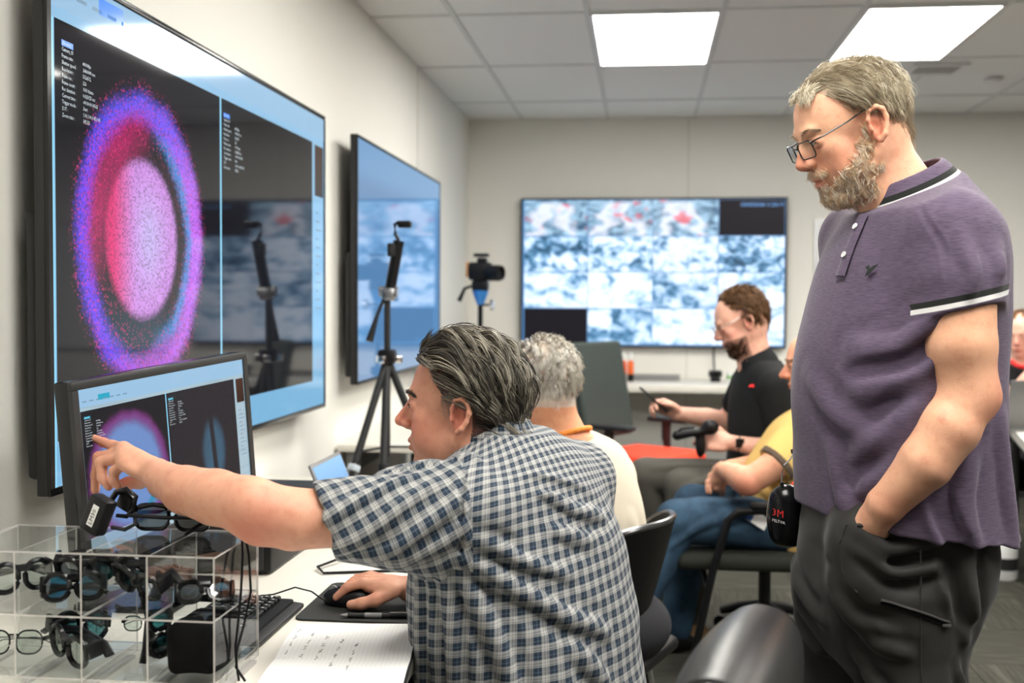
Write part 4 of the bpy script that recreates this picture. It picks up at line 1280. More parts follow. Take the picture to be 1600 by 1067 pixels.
def man_standing():
    root = person('person', 'standing bearded man in purple polo with hand in trouser pocket', (0.47, 2.18, 0.0))
    s = 0.965
    fr = head_frame((0.376, 2.152, 1.660), math.radians(195), math.radians(22))
    R, t = fr
    S = Sdf()
    yw = math.radians(200)
    S.loft([(1.38, 0.49, 2.18, 0.08, 0.10, yw), (1.44, 0.49, 2.175, 0.08, 0.11, yw), (1.50, 0.50, 2.17, 0.075, 0.11, yw), (1.55, 0.495, 2.17, 0.06, 0.07, yw)], 0.03)
    S.chain(A3((0.50, 2.10, 1.46), (0.512, 2.01, 1.455), (0.524, 1.985, 1.36), (0.526, 1.972, 1.28), (0.540, 1.972, 1.20)), [0.05, 0.054, 0.0595, 0.0575, 0.046], 0.025)
    S.ball((0.563, 1.985, 1.190), 0.030, 0.02)
    S.chain(A3((0.540, 1.972, 1.20), (0.508, 1.962, 1.145), (0.470, 1.96, 1.085), (0.412, 1.985, 1.008), (0.396, 2.005, 0.975)), [0.046, 0.050, 0.045, 0.032, 0.027], 0.018)
    auto_hand(S, (0.397, 2.004, 0.978), (-0.10, 0.36, -0.93), (0.3, -0.9, -0.3), -1, (0.25, 0.25, 0.3, 0.35), (0.02, 0.35))
    # far arm hangs beside the body
    S.chain(A3((0.48, 2.24, 1.47), (0.43, 2.36, 1.46), (0.44, 2.41, 1.20), (0.40, 2.37, 0.99)), [0.05, 0.055, 0.046, 0.03], 0.025)
    auto_hand(S, (0.40, 2.37, 0.985), (-0.1, 0.02, -1), (0.2, 1, 0), 1, (0.3, 0.35, 0.4, 0.45))
    head_sdf(S, fr, (0.485, 2.175, 1.535), 0.060, 1.02, s, 1.0, 0.002, 0.6)
    S0 = S
    V, Q = S.mesh(0.0029)
    red = (0.66, 0.21, 0.13); base = (0.80, 0.45, 0.29)
    dots = [((0.59, 1.96, 1.19), 0.05, red, 0.55), ((0.54, 1.93, 1.30), 0.05, (0.72, 0.38, 0.22), 0.4), ((0.42, 1.94, 1.0), 0.05, red, 0.3)]
    c = skin_colors(V, fr, s, base, red, dots)
    L = (V - t) @ R / s
    hl = (L[:, 2] > np.where(L[:, 0] > 0.02, 0.05 + (L[:, 0] - 0.02) * 1.15, np.where(L[:, 0] > -0.03, 0.030, 0.0))) & ((np.abs(L[:, 1]) < 0.074) | (L[:, 2] > 0.045)) & (L[:, 0] < 0.09) & (L[:, 2] > -0.05)
    hl &= ~((np.abs(L[:, 0] + 0.010) < 0.028) & (L[:, 2] < 0.040))
    c[hl] = c[hl] * 0.15 + np.array((0.30, 0.23, 0.15)) * 0.85
    # skin creases on the neck side and outer elbow
    put(np_mesh('body', V, Q, SKIN, None, c), root)
    eyes(fr, s, root, 0.6); lashes(S0, fr, s, root, (0.12, 0.08, 0.05))
    # --- polo shirt
    S = Sdf()
    cn = np.array((0.22, 0.0, -0.97)); cn /= np.linalg.norm(cn)
    cp = np.array((0.520, 1.98, 1.338))
    S.chain(A3((0.50, 2.09, 1.485), (0.512, 2.01, 1.468), (0.522, 1.985, 1.39), (0.524, 1.98, 1.30)), [0.070, 0.0745, 0.072, 0.071], 0.02)
    S.half(cp, cn, 0.003)
    S.loft([(0.90, 0.492, 2.18, 0.190, 0.215, yw), (1.0, 0.476, 2.175, 0.180, 0.212, yw), (1.10, 0.466, 2.17, 0.175, 0.212, yw), (1.23, 0.464, 2.17, 0.174, 0.214, yw), (1.35, 0.480, 2.17, 0.158, 0.215, yw),
            (1.44, 0.490, 2.17, 0.137, 0.205, yw), (1.51, 0.497, 2.17, 0.112, 0.168, yw), (1.56, 0.500, 2.17, 0.088, 0.112, yw), (1.60, 0.497, 2.172, 0.068, 0.072, yw)], 0.045, e=2.15)
    TORSO = S.p[-1]
    S.chain(A3((0.48, 2.25, 1.50), (0.43, 2.36, 1.48), (0.44, 2.40, 1.32)), [0.07, 0.078, 0.074], 0.045)
    S.half((0.48, 2.17, 0.948), (-0.12, 0.0, -1.0), 0.003)
    cen = np.array((0.484, 2.172, 1.555)); axn = np.array((-0.40, -0.14, 0.90)); axn /= np.linalg.norm(axn)
    S.half(cen + axn * 0.002, axn, 0.004)
    S.cone(cen - axn * 0.03, cen + axn * 0.10, 0.070, 0.074, 0.006, 's')
    f = S.fold
    f(A3((0.50, 1.95, 1.33), (0.43, 1.96, 1.28), (0.36, 2.02, 1.27)), 0.020, 0.010)
    f(A3((0.50, 1.955, 1.29), (0.43, 1.955, 1.22), (0.35, 2.0, 1.19)), 0.018, 0.010)
    f(A3((0.49, 1.955, 1.24), (0.42, 1.955, 1.14), (0.35, 2.0, 1.08)), 0.018, 0.009)
    f(A3((0.47, 1.955, 1.16), (0.40, 1.96, 1.06), (0.34, 2.02, 1.00)), 0.016, 0.008)
    f(A3((0.50, 1.955, 1.31), (0.44, 1.955, 1.25), (0.36, 2.02, 1.23)), 0.013, -0.008)
    f(A3((0.55, 1.96, 1.10), (0.54, 1.965, 1.02), (0.56, 1.97, 0.94)), 0.018, 0.010)
    f(A3((0.62, 2.02, 1.15), (0.63, 2.03, 1.02), (0.645, 2.04, 0.93)), 0.018, 0.009)
    f(A3((0.49, 1.96, 1.03), (0.51, 1.965, 0.98), (0.54, 1.97, 0.93)), 0.014, -0.010)
    f(A3((0.32, 2.05, 1.10), (0.34, 2.03, 1.0), (0.38, 1.99, 0.95)), 0.016, 0.008)
    f(A3((0.46, 1.99, 1.52), (0.49, 1.94, 1.44), (0.497, 1.93, 1.37)), 0.0045, -0.0022)       # armhole seam
    f(A3((0.51, 1.94, 1.46), (0.53, 1.915, 1.40), (0.52, 1.91, 1.35)), 0.014, 0.005)
    f(A3((0.58, 1.94, 1.44), (0.59, 1.92, 1.39)), 0.015, 0.005)
    f(A3((0.30, 2.12, 1.22), (0.33, 2.05, 1.16), (0.40, 1.98, 1.11)), 0.020, 0.006)
    w1 = wob(13, 8, 10, 26, 0.003); w2 = wob(15, 6, 35, 60, 0.0008)
    cutter = lambda P: w1(P) + w2(P)
    # sleeve end: drop everything of the sleeve below the cuff plane
    V, Q = S.mesh(0.0039, extra=cutter)
    P4 = V[Q]; ctr = P4.mean(1)
    outside = Sdf(); outside.p = [TORSO]
    slv = (outside.value(ctr.astype(F4)) > -0.002) & (ctr[:, 1] < 2.06) & (ctr[:, 2] > 1.29) & (np.hypot(ctr[:, 0] - 0.523, ctr[:, 1] - 1.983) < 0.082)
    uu = np.where(slv[:, None], np.clip(-((P4 - cp) @ cn), 0, 1), 0.5)
    POLO = polo_mat('purple_heather', (0.145, 0.108, 0.165), (0.075, 0.055, 0.092))
    put(np_mesh('polo_shirt', V, Q, POLO, None, None, True, np.stack([uu, P4[..., 2]], -1).reshape(-1, 2)), root)
    # collar: band round the neck, falling forward to the placket, white line along its edge
    S = Sdf()
    S.cone(cen - axn * 0.035, cen + axn * 0.045, 0.112, 0.070, 0.004)
    S.cone(cen - axn * 0.055, cen + axn * 0.065, 0.1145, 0.051, 0.004, 's')
    S.half(cen + axn * 0.036, axn, 0.004)
    S.half(cen - axn * 0.016, -axn, 0.004)
    S.cone(cen + np.array((-0.12, -0.05, -0.06)), cen + np.array((-0.10, -0.04, 0.08)), 0.012, 0.030, 0.004, 's')
    V, Q = S.mesh(0.0028)
    P4 = V[Q]; uu = (P4 - (cen - axn * 0.016)) @ axn
    put(np_mesh('collar', V, Q, POLO, None, None, True, np.stack([np.clip(uu - 0.006, 0, 1), P4[..., 2]], -1).reshape(-1, 2)), root)
    SH = S
    # placket, button, small bird emblem on the chest (flat embroidery)
    T0 = Sdf(); T0.loft([(1.23, 0.464, 2.17, 0.174, 0.214, yw), (1.35, 0.480, 2.17, 0.158, 0.215, yw), (1.44, 0.490, 2.17, 0.137, 0.205, yw), (1.51, 0.497, 2.17, 0.112, 0.168, yw), (1.56, 0.500, 2.17, 0.088, 0.112, yw)], 0.03, e=2.15)
    pl, nn = snap(T0, [(0.372, 2.105, 1.52 - 0.010 * k) for k in range(14)], 0.006, 6)
    b = MB(); b.tube([tuple(p) for p in pl], 0.015, 8, True, 0.25, up=tuple(nn[5])); put(b.build('placket', POLO), root)
    for k in (3, 9):
        p, n = snap(T0, [pl[k]], 0.0125)
        Mx = Matrix.Translation(p[0]) @ Vector(n[0]).to_track_quat('Z', 'Y').to_matrix().to_4x4()
        put(MB().lathe([(0.0001, -0.001), (0.0058, -0.001), (0.0058, 0.0012), (0.004, 0.0006), (0.0001, 0.0006)], Mx, 16).build('button', M_WHITEP), root)
    p, n = snap(T0, [(0.365, 2.01, 1.418)], 0.0075, 8)
    n = Vector(n[0]); ux = Vector((0, 0, 1)).cross(n).normalized(); uy = n.cross(ux)
    bird = [(-0.013, 0.004), (-0.006, -0.001), (-0.009, -0.012), (0.001, -0.005), (0.014, 0.009), (0.004, 0.006), (-0.003, 0.002), (-0.006, 0.008)]
    put(MB().slab(bird, p[0], ux, uy, n, 0.0012).build('bird_emblem', simple('emblem_thread', (0.012, 0.02, 0.016), 0.8)), root)
    # --- trousers
    S = Sdf(); S.inmax = 0.012
    S.loft([(0.70, 0.440, 2.18, 0.105, 0.145, yw), (0.77, 0.450, 2.18, 0.142, 0.182, yw), (0.84, 0.460, 2.18, 0.160, 0.197, yw), (0.92, 0.466, 2.18, 0.160, 0.195, yw), (1.00, 0.468, 2.18, 0.152, 0.186, yw), (1.03, 0.468, 2.18, 0.15, 0.184, yw)], 0.05, e=2.2)
    S.loft([(0.03, 0.49, 2.085, 0.072, 0.068, yw), (0.30, 0.492, 2.085, 0.078, 0.075, yw), (0.52, 0.490, 2.085, 0.088, 0.086, yw), (0.70, 0.482, 2.09, 0.104, 0.102, yw), (0.84, 0.475, 2.11, 0.125, 0.11, yw)], 0.04)
    S.loft([(0.03, 0.37, 2.285, 0.072, 0.068, yw), (0.30, 0.385, 2.285, 0.078, 0.075, yw), (0.52, 0.395, 2.28, 0.088, 0.086, yw), (0.70, 0.410, 2.275, 0.104, 0.100, yw), (0.84, 0.43, 2.25, 0.125, 0.11, yw)], 0.04)
    S.ell((0.384, 2.036, 0.895), (0.060, 0.062, 0.105), np.array(Matrix.Rotation(yw + 0.9, 3, 'Z')), 0.03)    # hand in the pocket
    f = S.fold
    for k, (p0, p1, p2, w, a_) in enumerate([
        ((0.36, 1.99, 0.97), (0.42, 1.965, 0.93), (0.50, 1.965, 0.95), 0.012, 0.010), ((0.36, 1.985, 0.94), (0.43, 1.965, 0.89), (0.52, 1.965, 0.91), 0.012, 0.009),
        ((0.33, 2.03, 0.87), (0.36, 2.0, 0.80), (0.42, 1.98, 0.78), 0.014, 0.010), ((0.34, 2.02, 0.83), (0.38, 1.99, 0.76), (0.45, 1.975, 0.75), 0.012, 0.009),
        ((0.56, 1.99, 0.93), (0.57, 1.99, 0.84), (0.585, 2.0, 0.77), 0.014, 0.014), ((0.52, 1.97, 0.92), (0.56, 1.985, 0.82), (0.59, 2.02, 0.77), 0.012, -0.009),
        ((0.37, 2.03, 0.74), (0.39, 2.0, 0.66), (0.42, 1.985, 0.60), 0.012, 0.009), ((0.385, 2.02, 0.70), (0.43, 1.98, 0.655), (0.50, 1.98, 0.66), 0.010, 0.007),
        ((0.385, 2.02, 0.66), (0.43, 1.98, 0.62), (0.50, 1.98, 0.625), 0.010, 0.007), ((0.56, 2.0, 0.73), (0.57, 2.02, 0.66), (0.565, 2.02, 0.6), 0.010, 0.008),
        ((0.30, 2.22, 0.84), (0.32, 2.16, 0.80), (0.36, 2.12, 0.78), 0.013, 0.008), ((0.31, 2.25, 0.74), (0.33, 2.18, 0.70), (0.37, 2.16, 0.66), 0.012, 0.008)]): f(A3(p0, p1, p2), w, a_)
    w1a = wob(23, 9, 14, 34, 0.0042); w1b = wob(24, 9, 40, 90, 0.0012, (1, 1, 1.6)); w1 = lambda P: w1a(P) + w1b(P)
    V, Q = S.mesh(0.0045, extra=w1)
    tm_ = Mat('grey_trouser_cloth', (0.026, 0.0245, 0.023), 0.62, 0, 0.22)
    nn_ = tm_.noise(500, 2); tm_.bump(nn_, 0.12, 0.001); tm_.set('Sheen Weight', 0.1)
    TR = put(np_mesh('trousers', V, Q, tm_.m, None), root)
    # thigh pocket zip, side seam, pocket edge: real raised strips laid on the cloth
    from mathutils.bvhtree import BVHTree
    bv = BVHTree.FromPolygons(V.tolist(), Q.tolist())
    def on(pts, off=0.001):
        out = []
        for q in snap(S, pts, 0.0, 6)[0]:
            co, no, _, _ = bv.find_nearest(Vector(q)); out.append(tuple(co + no * off))
        return out
    zp = on([(0.405 + 0.128 * u, 1.96, 0.842 - 0.038 * u + 0.004 * math.sin(u * 3)) for u in np.linspace(0, 1, 24)])
    put(MB().tube(zp, 0.007, 8, True, 0.35).build('zip_flap', tm_.m), root)
    put(MB().tube(on([(x, y, z - 0.006) for x, y, z in zp], 0.002), 0.0022, 6).build('zip', M_BLACK), root)
    put(MB().box((zp[-2][0], zp[-2][1] - 0.004, zp[-2][2] - 0.006), (0.015, 0.004, 0.006), bev=0.0015).build('zip_pull', M_STEEL), root)
    sm = on([(0.468 + 0.014 * u, 1.955, 0.96 - 0.36 * u) for u in np.linspace(0, 1, 16)], 0.0)
    put(MB().tube(sm, 0.0022, 6, True, 0.6).build('side_seam', tm_.m), root)
    pk = on([(0.352 + 0.11 * u, 1.96, 0.985 - 0.012 * math.sin(u * 3.1)) for u in np.linspace(0, 1, 10)], 0.002)
    put(MB().tube(pk, 0.0035, 6).build('pocket_edge', tm_.m), root)
    fl = on([(0.352, 2.0, 0.97), (0.350, 2.01, 0.93), (0.356, 2.01, 0.89), (0.372, 2.0, 0.86)], 0.0)
    put(MB().tube(fl, 0.002, 6).build('fly_seam', tm_.m), root)
    for kx, ky in ((0.49, 2.085), (0.37, 2.285)):
        S2 = Sdf(); Rz = np.array(Matrix.Rotation(yw, 3, 'Z'))
        S2.ell((kx - 0.07, ky - 0.025, 0.045), (0.145, 0.05, 0.045), Rz, 0.02); S2.cone((kx, ky, 0.06), (kx, ky, 0.10), 0.05, 0.05, 0.02); S2.half((0, 0, 0.0), (0, 0, -1))
        V, Q = S2.mesh(0.008); put(np_mesh('shoe', V, Q, M_BLACK, None), root)
    # --- hair: thin, wavy, brown going grey
    rnd = np.random.RandomState(21)
    cols = [(0.20, 0.15, 0.09), (0.40, 0.33, 0.22), (0.60, 0.52, 0.38), (0.78, 0.72, 0.60)]
    c0, rd = np.array((-0.012, 0, 0.044)), np.array((0.099, 0.077, 0.083))
    guides = []
    def flow(p, u):
        x, y, z = p
        if z > 0.09 and x > 0.045: return (-0.8, 0.35 * np.sign(y + 0.02), 0.1)
        if x > 0.0: return (-0.55, 0, -0.75)
        return (-0.5, 0.1 * math.sin(40 * z), -0.9)
    while len(guides) < 520:
        q = rnd.normal(size=3); q /= np.linalg.norm(q); p = c0 + q * rd
        lim = 0.055 + (p[0] - 0.02) * 1.1 if p[0] > 0.02 else ((0.046 if abs(p[1]) > 0.055 else 0.03) if p[0] > -0.038 else -0.016)
        if p[2] < lim or p[0] > 0.076: continue
        back = p[0] < -0.02
        b0 = (0.010 if back else 0.006) + rnd.rand() * 0.010
        guides.append(grow(fr, s, p, flow, 12, 0.050 + 0.02 * rnd.rand(), lambda u: b0 * (0.2 + 0.9 * u), 0.0075 if back else 0.005, 2.2 if back else 1.5, rnd.rand() * 6.28, c0, rd))
    for i in range(34):                                                   # tuft reaching forward above the brow
        y = rnd.uniform(-0.045, 0.05); p = (0.050 + rnd.rand() * 0.015, y, 0.110)
        guides.append(grow(fr, s, p, lambda q, u: (1.0, 0.2, 0.35 - 0.9 * u), 11, 0.055 + rnd.rand() * 0.02, lambda u: 0.006 + 0.014 * u, 0.003, 0.9, rnd.rand() * 6, c0, rd))
    fly = []
    while len(fly) < 70:                                                  # loose wisps standing off
        q = rnd.normal(size=3); q /= np.linalg.norm(q); p = c0 + q * rd
        if (p[2] < 0.075 and not (p[0] < -0.05 and p[2] > 0.0)) or p[0] > 0.035: continue
        b0 = 0.014 + rnd.rand() * 0.012
        fly.append(grow(fr, s, p, flow, 12, 0.06, lambda u: b0 * (0.3 + 0.9 * u), 0.008, 1.5, rnd.rand() * 6.28, c0, rd))
    guides = [g for g in guides] + [g for g in fly for _ in (0,)]
    put(strands('hair', guides, 13, 0.0042, 0.00055, cols, None, 9, 0.3, 0.4, 0.0018), root)
    # beard and moustache
    roots = []
    while len(roots) < 620:
        x, y, z = rnd.uniform(-0.008, 0.10), rnd.uniform(-0.075, 0.075), rnd.uniform(-0.12, 0.012)
        edge = -0.016 - max(0, x - 0.012) * 0.62                          # upper beard line drops towards the mouth
        if x < 0.012: edge = 0.012
        if z > edge: continue
        if x > 0.055 and abs(y) < 0.024 and z > -0.073: continue
        if x < 0.02 and z < -0.075: continue
        if x < 0.0 and z < -0.03: continue
        roots.append((x, y, z))
    fl_b = lambda l: (0.35 if l[0] > 0.03 else 0.1, 0, -1.0)
    beard = fur(S0, fr, s, roots, fl_b, 0.016, 0.5, 7, 5, 0.004, 0.002)
    mo = [(0.098 - abs(y) * 0.25, y, -0.047 + rnd.normal() * 0.003) for y in np.linspace(-0.03, 0.03, 46)]
    beard += fur(S0, fr, s, mo, lambda l: (0.2, np.sign(l[1]) * 0.9, -0.7), 0.015, 0.3, 7, 6, 0.001)
    chin = [(0.08 + rnd.normal() * 0.006, rnd.normal() * 0.014, -0.098 + rnd.normal() * 0.006) for _ in range(60)]
    beard += fur(S0, fr, s, chin, lambda l: (0.15, 0, -1), 0.019, 0.35, 7, 7, 0.004)
    put(strands('beard', beard, 11, 0.0034, 0.00048, [(0.60, 0.30, 0.13), (0.74, 0.52, 0.31), (0.84, 0.73, 0.58), (0.92, 0.88, 0.81)], None, 10, 0.3, 0.2, 0.001), root)
    for sd in (1, -1):
      br = [(0.100 - 0.012 * u * u, sd * (0.014 + 0.036 * u), 0.031 + 0.005 * math.sin(u * 3)) for u in np.linspace(0, 1, 16)]
      put(strands('eyebrow', fur(S0, fr, s, br, lambda l: (-0.2, np.sign(l[1]), 0.3 - abs(l[1]) * 10), 0.012, 0.35, seed=8), 6, 0.0022, 0.0005, [(0.25, 0.17, 0.10), (0.5, 0.4, 0.28)], None, 12), root)
    spectacles(fr, s, root, 0.003, simple('spectacle_metal', (0.03, 0.035, 0.035), 0.3, 0.7))
    return root

def spectacles(fr, s, root, drop, mat, w=0.046, h=0.032):
    R, t = fr
    W_ = lambda p: tuple(t + R @ (np.array(p, float) * s))
    g = MB()
    lens = []
    for sd in (-1, 1):
        o = round_rect(w, h, 0.008, 4)
        ring = [W_((0.117 - abs(sd * 0.033 + q[0]) * 0.18 - (-q[1]) * 0.08, sd * 0.033 + q[0], drop + q[1])) for q in o]
        g.tube(ring + [ring[0]], 0.0013, 6)
        lens.append(ring)
        g.tube([W_((0.109, sd * 0.054, drop + 0.010)), W_((0.103, sd * 0.066, drop + 0.013)), W_((0.09, sd * 0.0735, drop + 0.014)), W_((0.04, sd * 0.077, drop + 0.022)), W_((0.0, sd * 0.0775, drop + 0.031)), W_((-0.014, sd * 0.078, drop + 0.022))], 0.0015, 6)
    g.tube([W_((0.1165, -0.011, drop + 0.006)), W_((0.120, 0, drop + 0.009)), W_((0.1165, 0.011, drop + 0.006))], 0.0013, 6)
    fo = put(g.build('spectacles', mat), root)
    lm = clear('spectacle_lens', (0.96, 0.97, 0.97), 1.4)
    for ring in lens:
        lo = mesh_obj('lens', ring, [list(range(len(ring)))], lm)
        lo.parent = fo
    return fo
man_standing()
# ================================================================== desks and what stands on them
def desk(name, label, x0, x1, y0, y1, z, t=0.03, legs=True, group=None):
    d = thing(name, label, 'desk', group, ((x0 + x1) / 2, (y0 + y1) / 2, 0))
    w, l = x1 - x0, y1 - y0
    MB().box((0, 0, z - t / 2), (w, l, t), bev=0.003).build('worktop', M_DESK, d)
    for sx in (-1, 1):
        for sy in (-1, 1):
            MB().box((sx * (w / 2 - 0.05), sy * (l / 2 - 0.08), (z - t) / 2), (0.05, 0.05, z - t), bev=0.003).build('leg', M_GREY, d)
    MB().box((-w / 2 + 0.05, 0, z - t - 0.06), (0.02, l - 0.2, 0.06)).build('rail', M_GREY, d)
    return d
DZ = 0.75
desk('desk', 'long white desk along the left wall in front of the seated man', XL + 0.015, -0.38, 1.15, 3.75, DZ)
desk('desk', 'small white desk under the far end of the left wall', XL + 0.015, -0.62, 4.62, 6.1, DZ)

# black workstation case lying on the desk behind the monitor
t = thing('computer_case', 'black flat computer case on the desk behind the outstretched arm', 'computer', None, (-0.965, 2.665, DZ))
MB().box((0, 0, 0.063), (0.33, 0.56, 0.116), bev=0.006).build('case', M_BLACK, t)
MB().box((0.0, -0.284, 0.063), (0.30, 0.01, 0.10), bev=0.003).build('front_grille', M_DARK, t)
MB().box((0.168, -0.15, 0.07), (0.006, 0.10, 0.05)).build('side_vent', M_DARK, t)
MB().box((0.05, 0.02, 0.122), (0.20, 0.46, 0.004)).build('lid_panel', M_DARK, t)
MB().box((0.169, -0.235, 0.075), (0.003, 0.012, 0.006)).build('sticker', M_PAPER, t)

# keyboard: base plus individual keys
kb = thing('keyboard', 'black keyboard on the desk between glasses box and mouse mat', 'keyboard', None, (-0.745, 1.985, DZ))
b = MB(); b.slab(round_rect(0.150, 0.31, 0.012), (0, 0, 0.002), (1, 0, 0), (0, 1, 0), (0, 0, 1), 0.016); b.build('base', M_BLACK, kb)
MB().box((0.081, 0, 0.008), (0.026, 0.31, 0.010), Matrix.Rotation(0.12, 3, 'Y'), bev=0.004).build('wrist_edge', M_DARK, kb)
kcap = MB(); kcap.box((0, 0, 0.0), (0.0155, 0.0165, 0.008), bev=0.002, seg=1); km = kcap.build('key', M_BLACK, kb); km.location = (-0.055, -0.141, 0.022)
leg = Mat('key_legend', (0.6, 0.6, 0.6), 0.6).m
lm_ = MB(); lm_.box((0.001, -0.001, 0.0043), (0.0045, 0.003, 0.0004)); lg = lm_.build('legend', leg, km)
for i in range(6):
    for j in range(15):
        if i == 0 and j == 0: continue
        if i == 5 and 5 <= j <= 9: continue
        if i == 5 and j not in (0, 1, 2, 3, 4, 10, 11, 12, 13, 14): continue
        k = km.copy(); link(k, kb); k.location = (-0.055 + i * 0.0195, -0.141 + j * 0.0200, 0.022)
        g = lg.copy(); link(g, k)
sp = MB(); sp.box((0, 0, 0), (0.0155, 0.094, 0.008), bev=0.002, seg=1); o = sp.build('space_bar', M_BLACK, kb); o.location = (-0.055 + 5 * 0.0195, -0.141 + 7 * 0.0200, 0.022)

# mouse mat, mouse, pen
t = MB(); t.slab(round_rect(0.230, 0.28, 0.018), (-0.532, 2.195, DZ), (1, 0, 0), (0, 1, 0), (0, 0, 1), 0.004)
tag(t.build('mouse_mat', simple('rubber_mat', (0.016, 0.017, 0.016), 0.8)), 'black mouse mat under the hand on the white desk', 'mouse mat')
S = Sdf(); S.ell((0, 0, 0.012), (0.056, 0.031, 0.024), None, 0.01); S.ell((0.015, 0, 0.016), (0.036, 0.030, 0.024), None, 0.012); S.half((0, 0, 0.001), (0, 0, -1))
S.fold([(-0.06, 0, 0.02), (-0.03, 0, 0.035), (-0.01, 0, 0.04)], 0.0025, -0.003)
V, Q = S.mesh(0.0024)
t = thing('computer_mouse', 'black computer mouse under the seated man\'s right hand', 'mouse', None, (-0.565, 2.166, DZ + 0.004))
np_mesh('shell', V, Q, M_BLACK, t)
MB().tube([(-0.035, -0.003, 0.030), (-0.035, 0.003, 0.030)], 0.007, 14).build('scroll_wheel', M_GREY, t)
tag(MB().tube([(-0.622, 2.166, DZ + 0.012), (-0.65, 2.185, DZ + 0.022), (-0.69, 2.205, DZ + 0.024), (-0.73, 2.19, DZ + 0.012), (-0.775, 2.20, DZ + 0.004), (-0.80, 2.25, DZ + 0.003)], 0.0016, 8).build('mouse_cable', M_BLACK),
    'thin black mouse cable looping over the keyboard end', 'cable')
pen = thing('pen', 'black and clear ballpoint pen lying on the mouse mat', 'pen', None, (-0.495, 2.078, DZ + 0.0092))
pen.rotation_euler = (0, 0, 0.10)
MB().tube([(-0.052, 0, 0), (0.028, 0, 0)], 0.0048, 12).build('barrel', M_DARK, pen)
MB().tube([(-0.066, 0, 0), (-0.062, 0, 0), (-0.052, 0, 0)], [0.0010, 0.0028, 0.0046], 12).build('tip', M_STEEL, pen)
MB().tube([(0.028, 0, 0), (0.062, 0, 0)], 0.0051, 12).build('grip', M_BLACK, pen)
MB().box((0.045, 0, 0.0058), (0.036, 0.003, 0.0016)).build('clip', M_STEEL, pen)
MB().tube([(-0.02, 0, 0), (0.012, 0, 0)], 0.0052, 12).build('window_sleeve', M_GREY, pen)

# open notebook with ruled pages and handwriting
nb = thing('notebook', 'open ruled paper notebook with handwriting in front of the seated man', 'notebook', None, (-0.489, 1.82, DZ))
nb.rotation_euler = (0, 0, math.radians(7))
pg = Mat('ruled_paper', (0.85, 0.85, 0.83), 0.8)
x, y, z = pg.coords('Object')
ln = ((x / 0.0075).fract() - 0.5).abs().step(0.44, 0.49)
pg.set('Base Color', pg.mix(ln * 0.5, (0.87, 0.87, 0.85), (0.45, 0.52, 0.62)))
def page(y0, y1, z0, bulge):
    n = 12; vs, fs = [], []
    for i in range(n + 1):
        u = i / n; yy = y0 + (y1 - y0) * u; zz = z0 + bulge * math.sin(math.pi * min(1, u * 1.0)) * (1 - u * 0.6)
        vs += [(-0.112, yy, zz), (0.112, yy, zz)]
    for i in range(n): fs.append((2 * i, 2 * i + 1, 2 * i + 3, 2 * i + 2))
    b_ = MB(); b_.add(vs, fs, True); b_.add([(v[0], v[1], 0.001) for v in vs], [f[::-1] for f in fs]); return b_
page(0.0, 0.21, 0.007, 0.008).build('right_page', pg.m, nb)
page(0.0, -0.21, 0.007, 0.008).build('left_page', pg.m, nb)
MB().box((0, 0, 0.0012), (0.228, 0.43, 0.002)).build('cover', M_DARK, nb)
ink = simple('ink', (0.03, 0.03, 0.05), 0.7)
rw = random.Random(4)
hw = MB()
for r_ in range(5):
    yy = 0.05 - 0.055 * 0
    xx = -0.095 + 0.028 * r_
    p0 = 0.12 - 0.02 * r_
    for wd in range(4):
        pts = [Vector((xx + rw.uniform(-0.0028, 0.0028), p0 + 0.0024 * i, 0.0165)) for i in range(10)]
        hw.tube(pts, 0.0003, 4); p0 -= rw.uniform(0.032, 0.045)
hw.build('handwriting', ink, nb)["kind"] = "stuff"

# cable loop on the desk beside the case
tag(MB().tube([(-0.50, 2.47, DZ + 0.003), (-0.60, 2.44, DZ + 0.003), (-0.69, 2.41, DZ + 0.004), (-0.715, 2.45, DZ + 0.008), (-0.68, 2.53, DZ + 0.012), (-0.58, 2.62, DZ + 0.012), (-0.46, 2.68, DZ + 0.006)], 0.003, 8).build('desk_cable', M_BLACK),
    'black cable looping on the white desk under the plaid sleeve', 'cable')

# laptop of the second seated man
t = thing('laptop', 'open grey laptop with blue screen seen over the plaid sleeve', 'laptop', None, (-0.84, 3.22, DZ))
MB().box((0.08, 0, 0.009), (0.22, 0.31, 0.016), bev=0.004).build('base', M_GREY, t)
MB().box((0.07, 0, 0.0178), (0.12, 0.28, 0.002)).build('keyboard_field', M_BLACK, t)
Rl = Matrix.Rotation(math.radians(-22), 3, 'Y')
MB().box(Vector((-0.03, 0, 0.018)) + Rl @ Vector((0, 0, 0.066)), (0.008, 0.31, 0.132), Rl, bev=0.003).build('lid', M_GREY, t)
so = Vector((-0.03, -0.145, 0.018)) + Rl @ Vector((0.0048, 0, 0.012))
quad_obj('screen', so, (0, 1, 0), Rl @ Vector((0, 0, 1)), 0.29, 0.11, video_mat('laptop_picture', lambda m, u, v: m.mix(v, (0.10, 0.30, 0.62), (0.25, 0.50, 0.80)), 0.2), t)

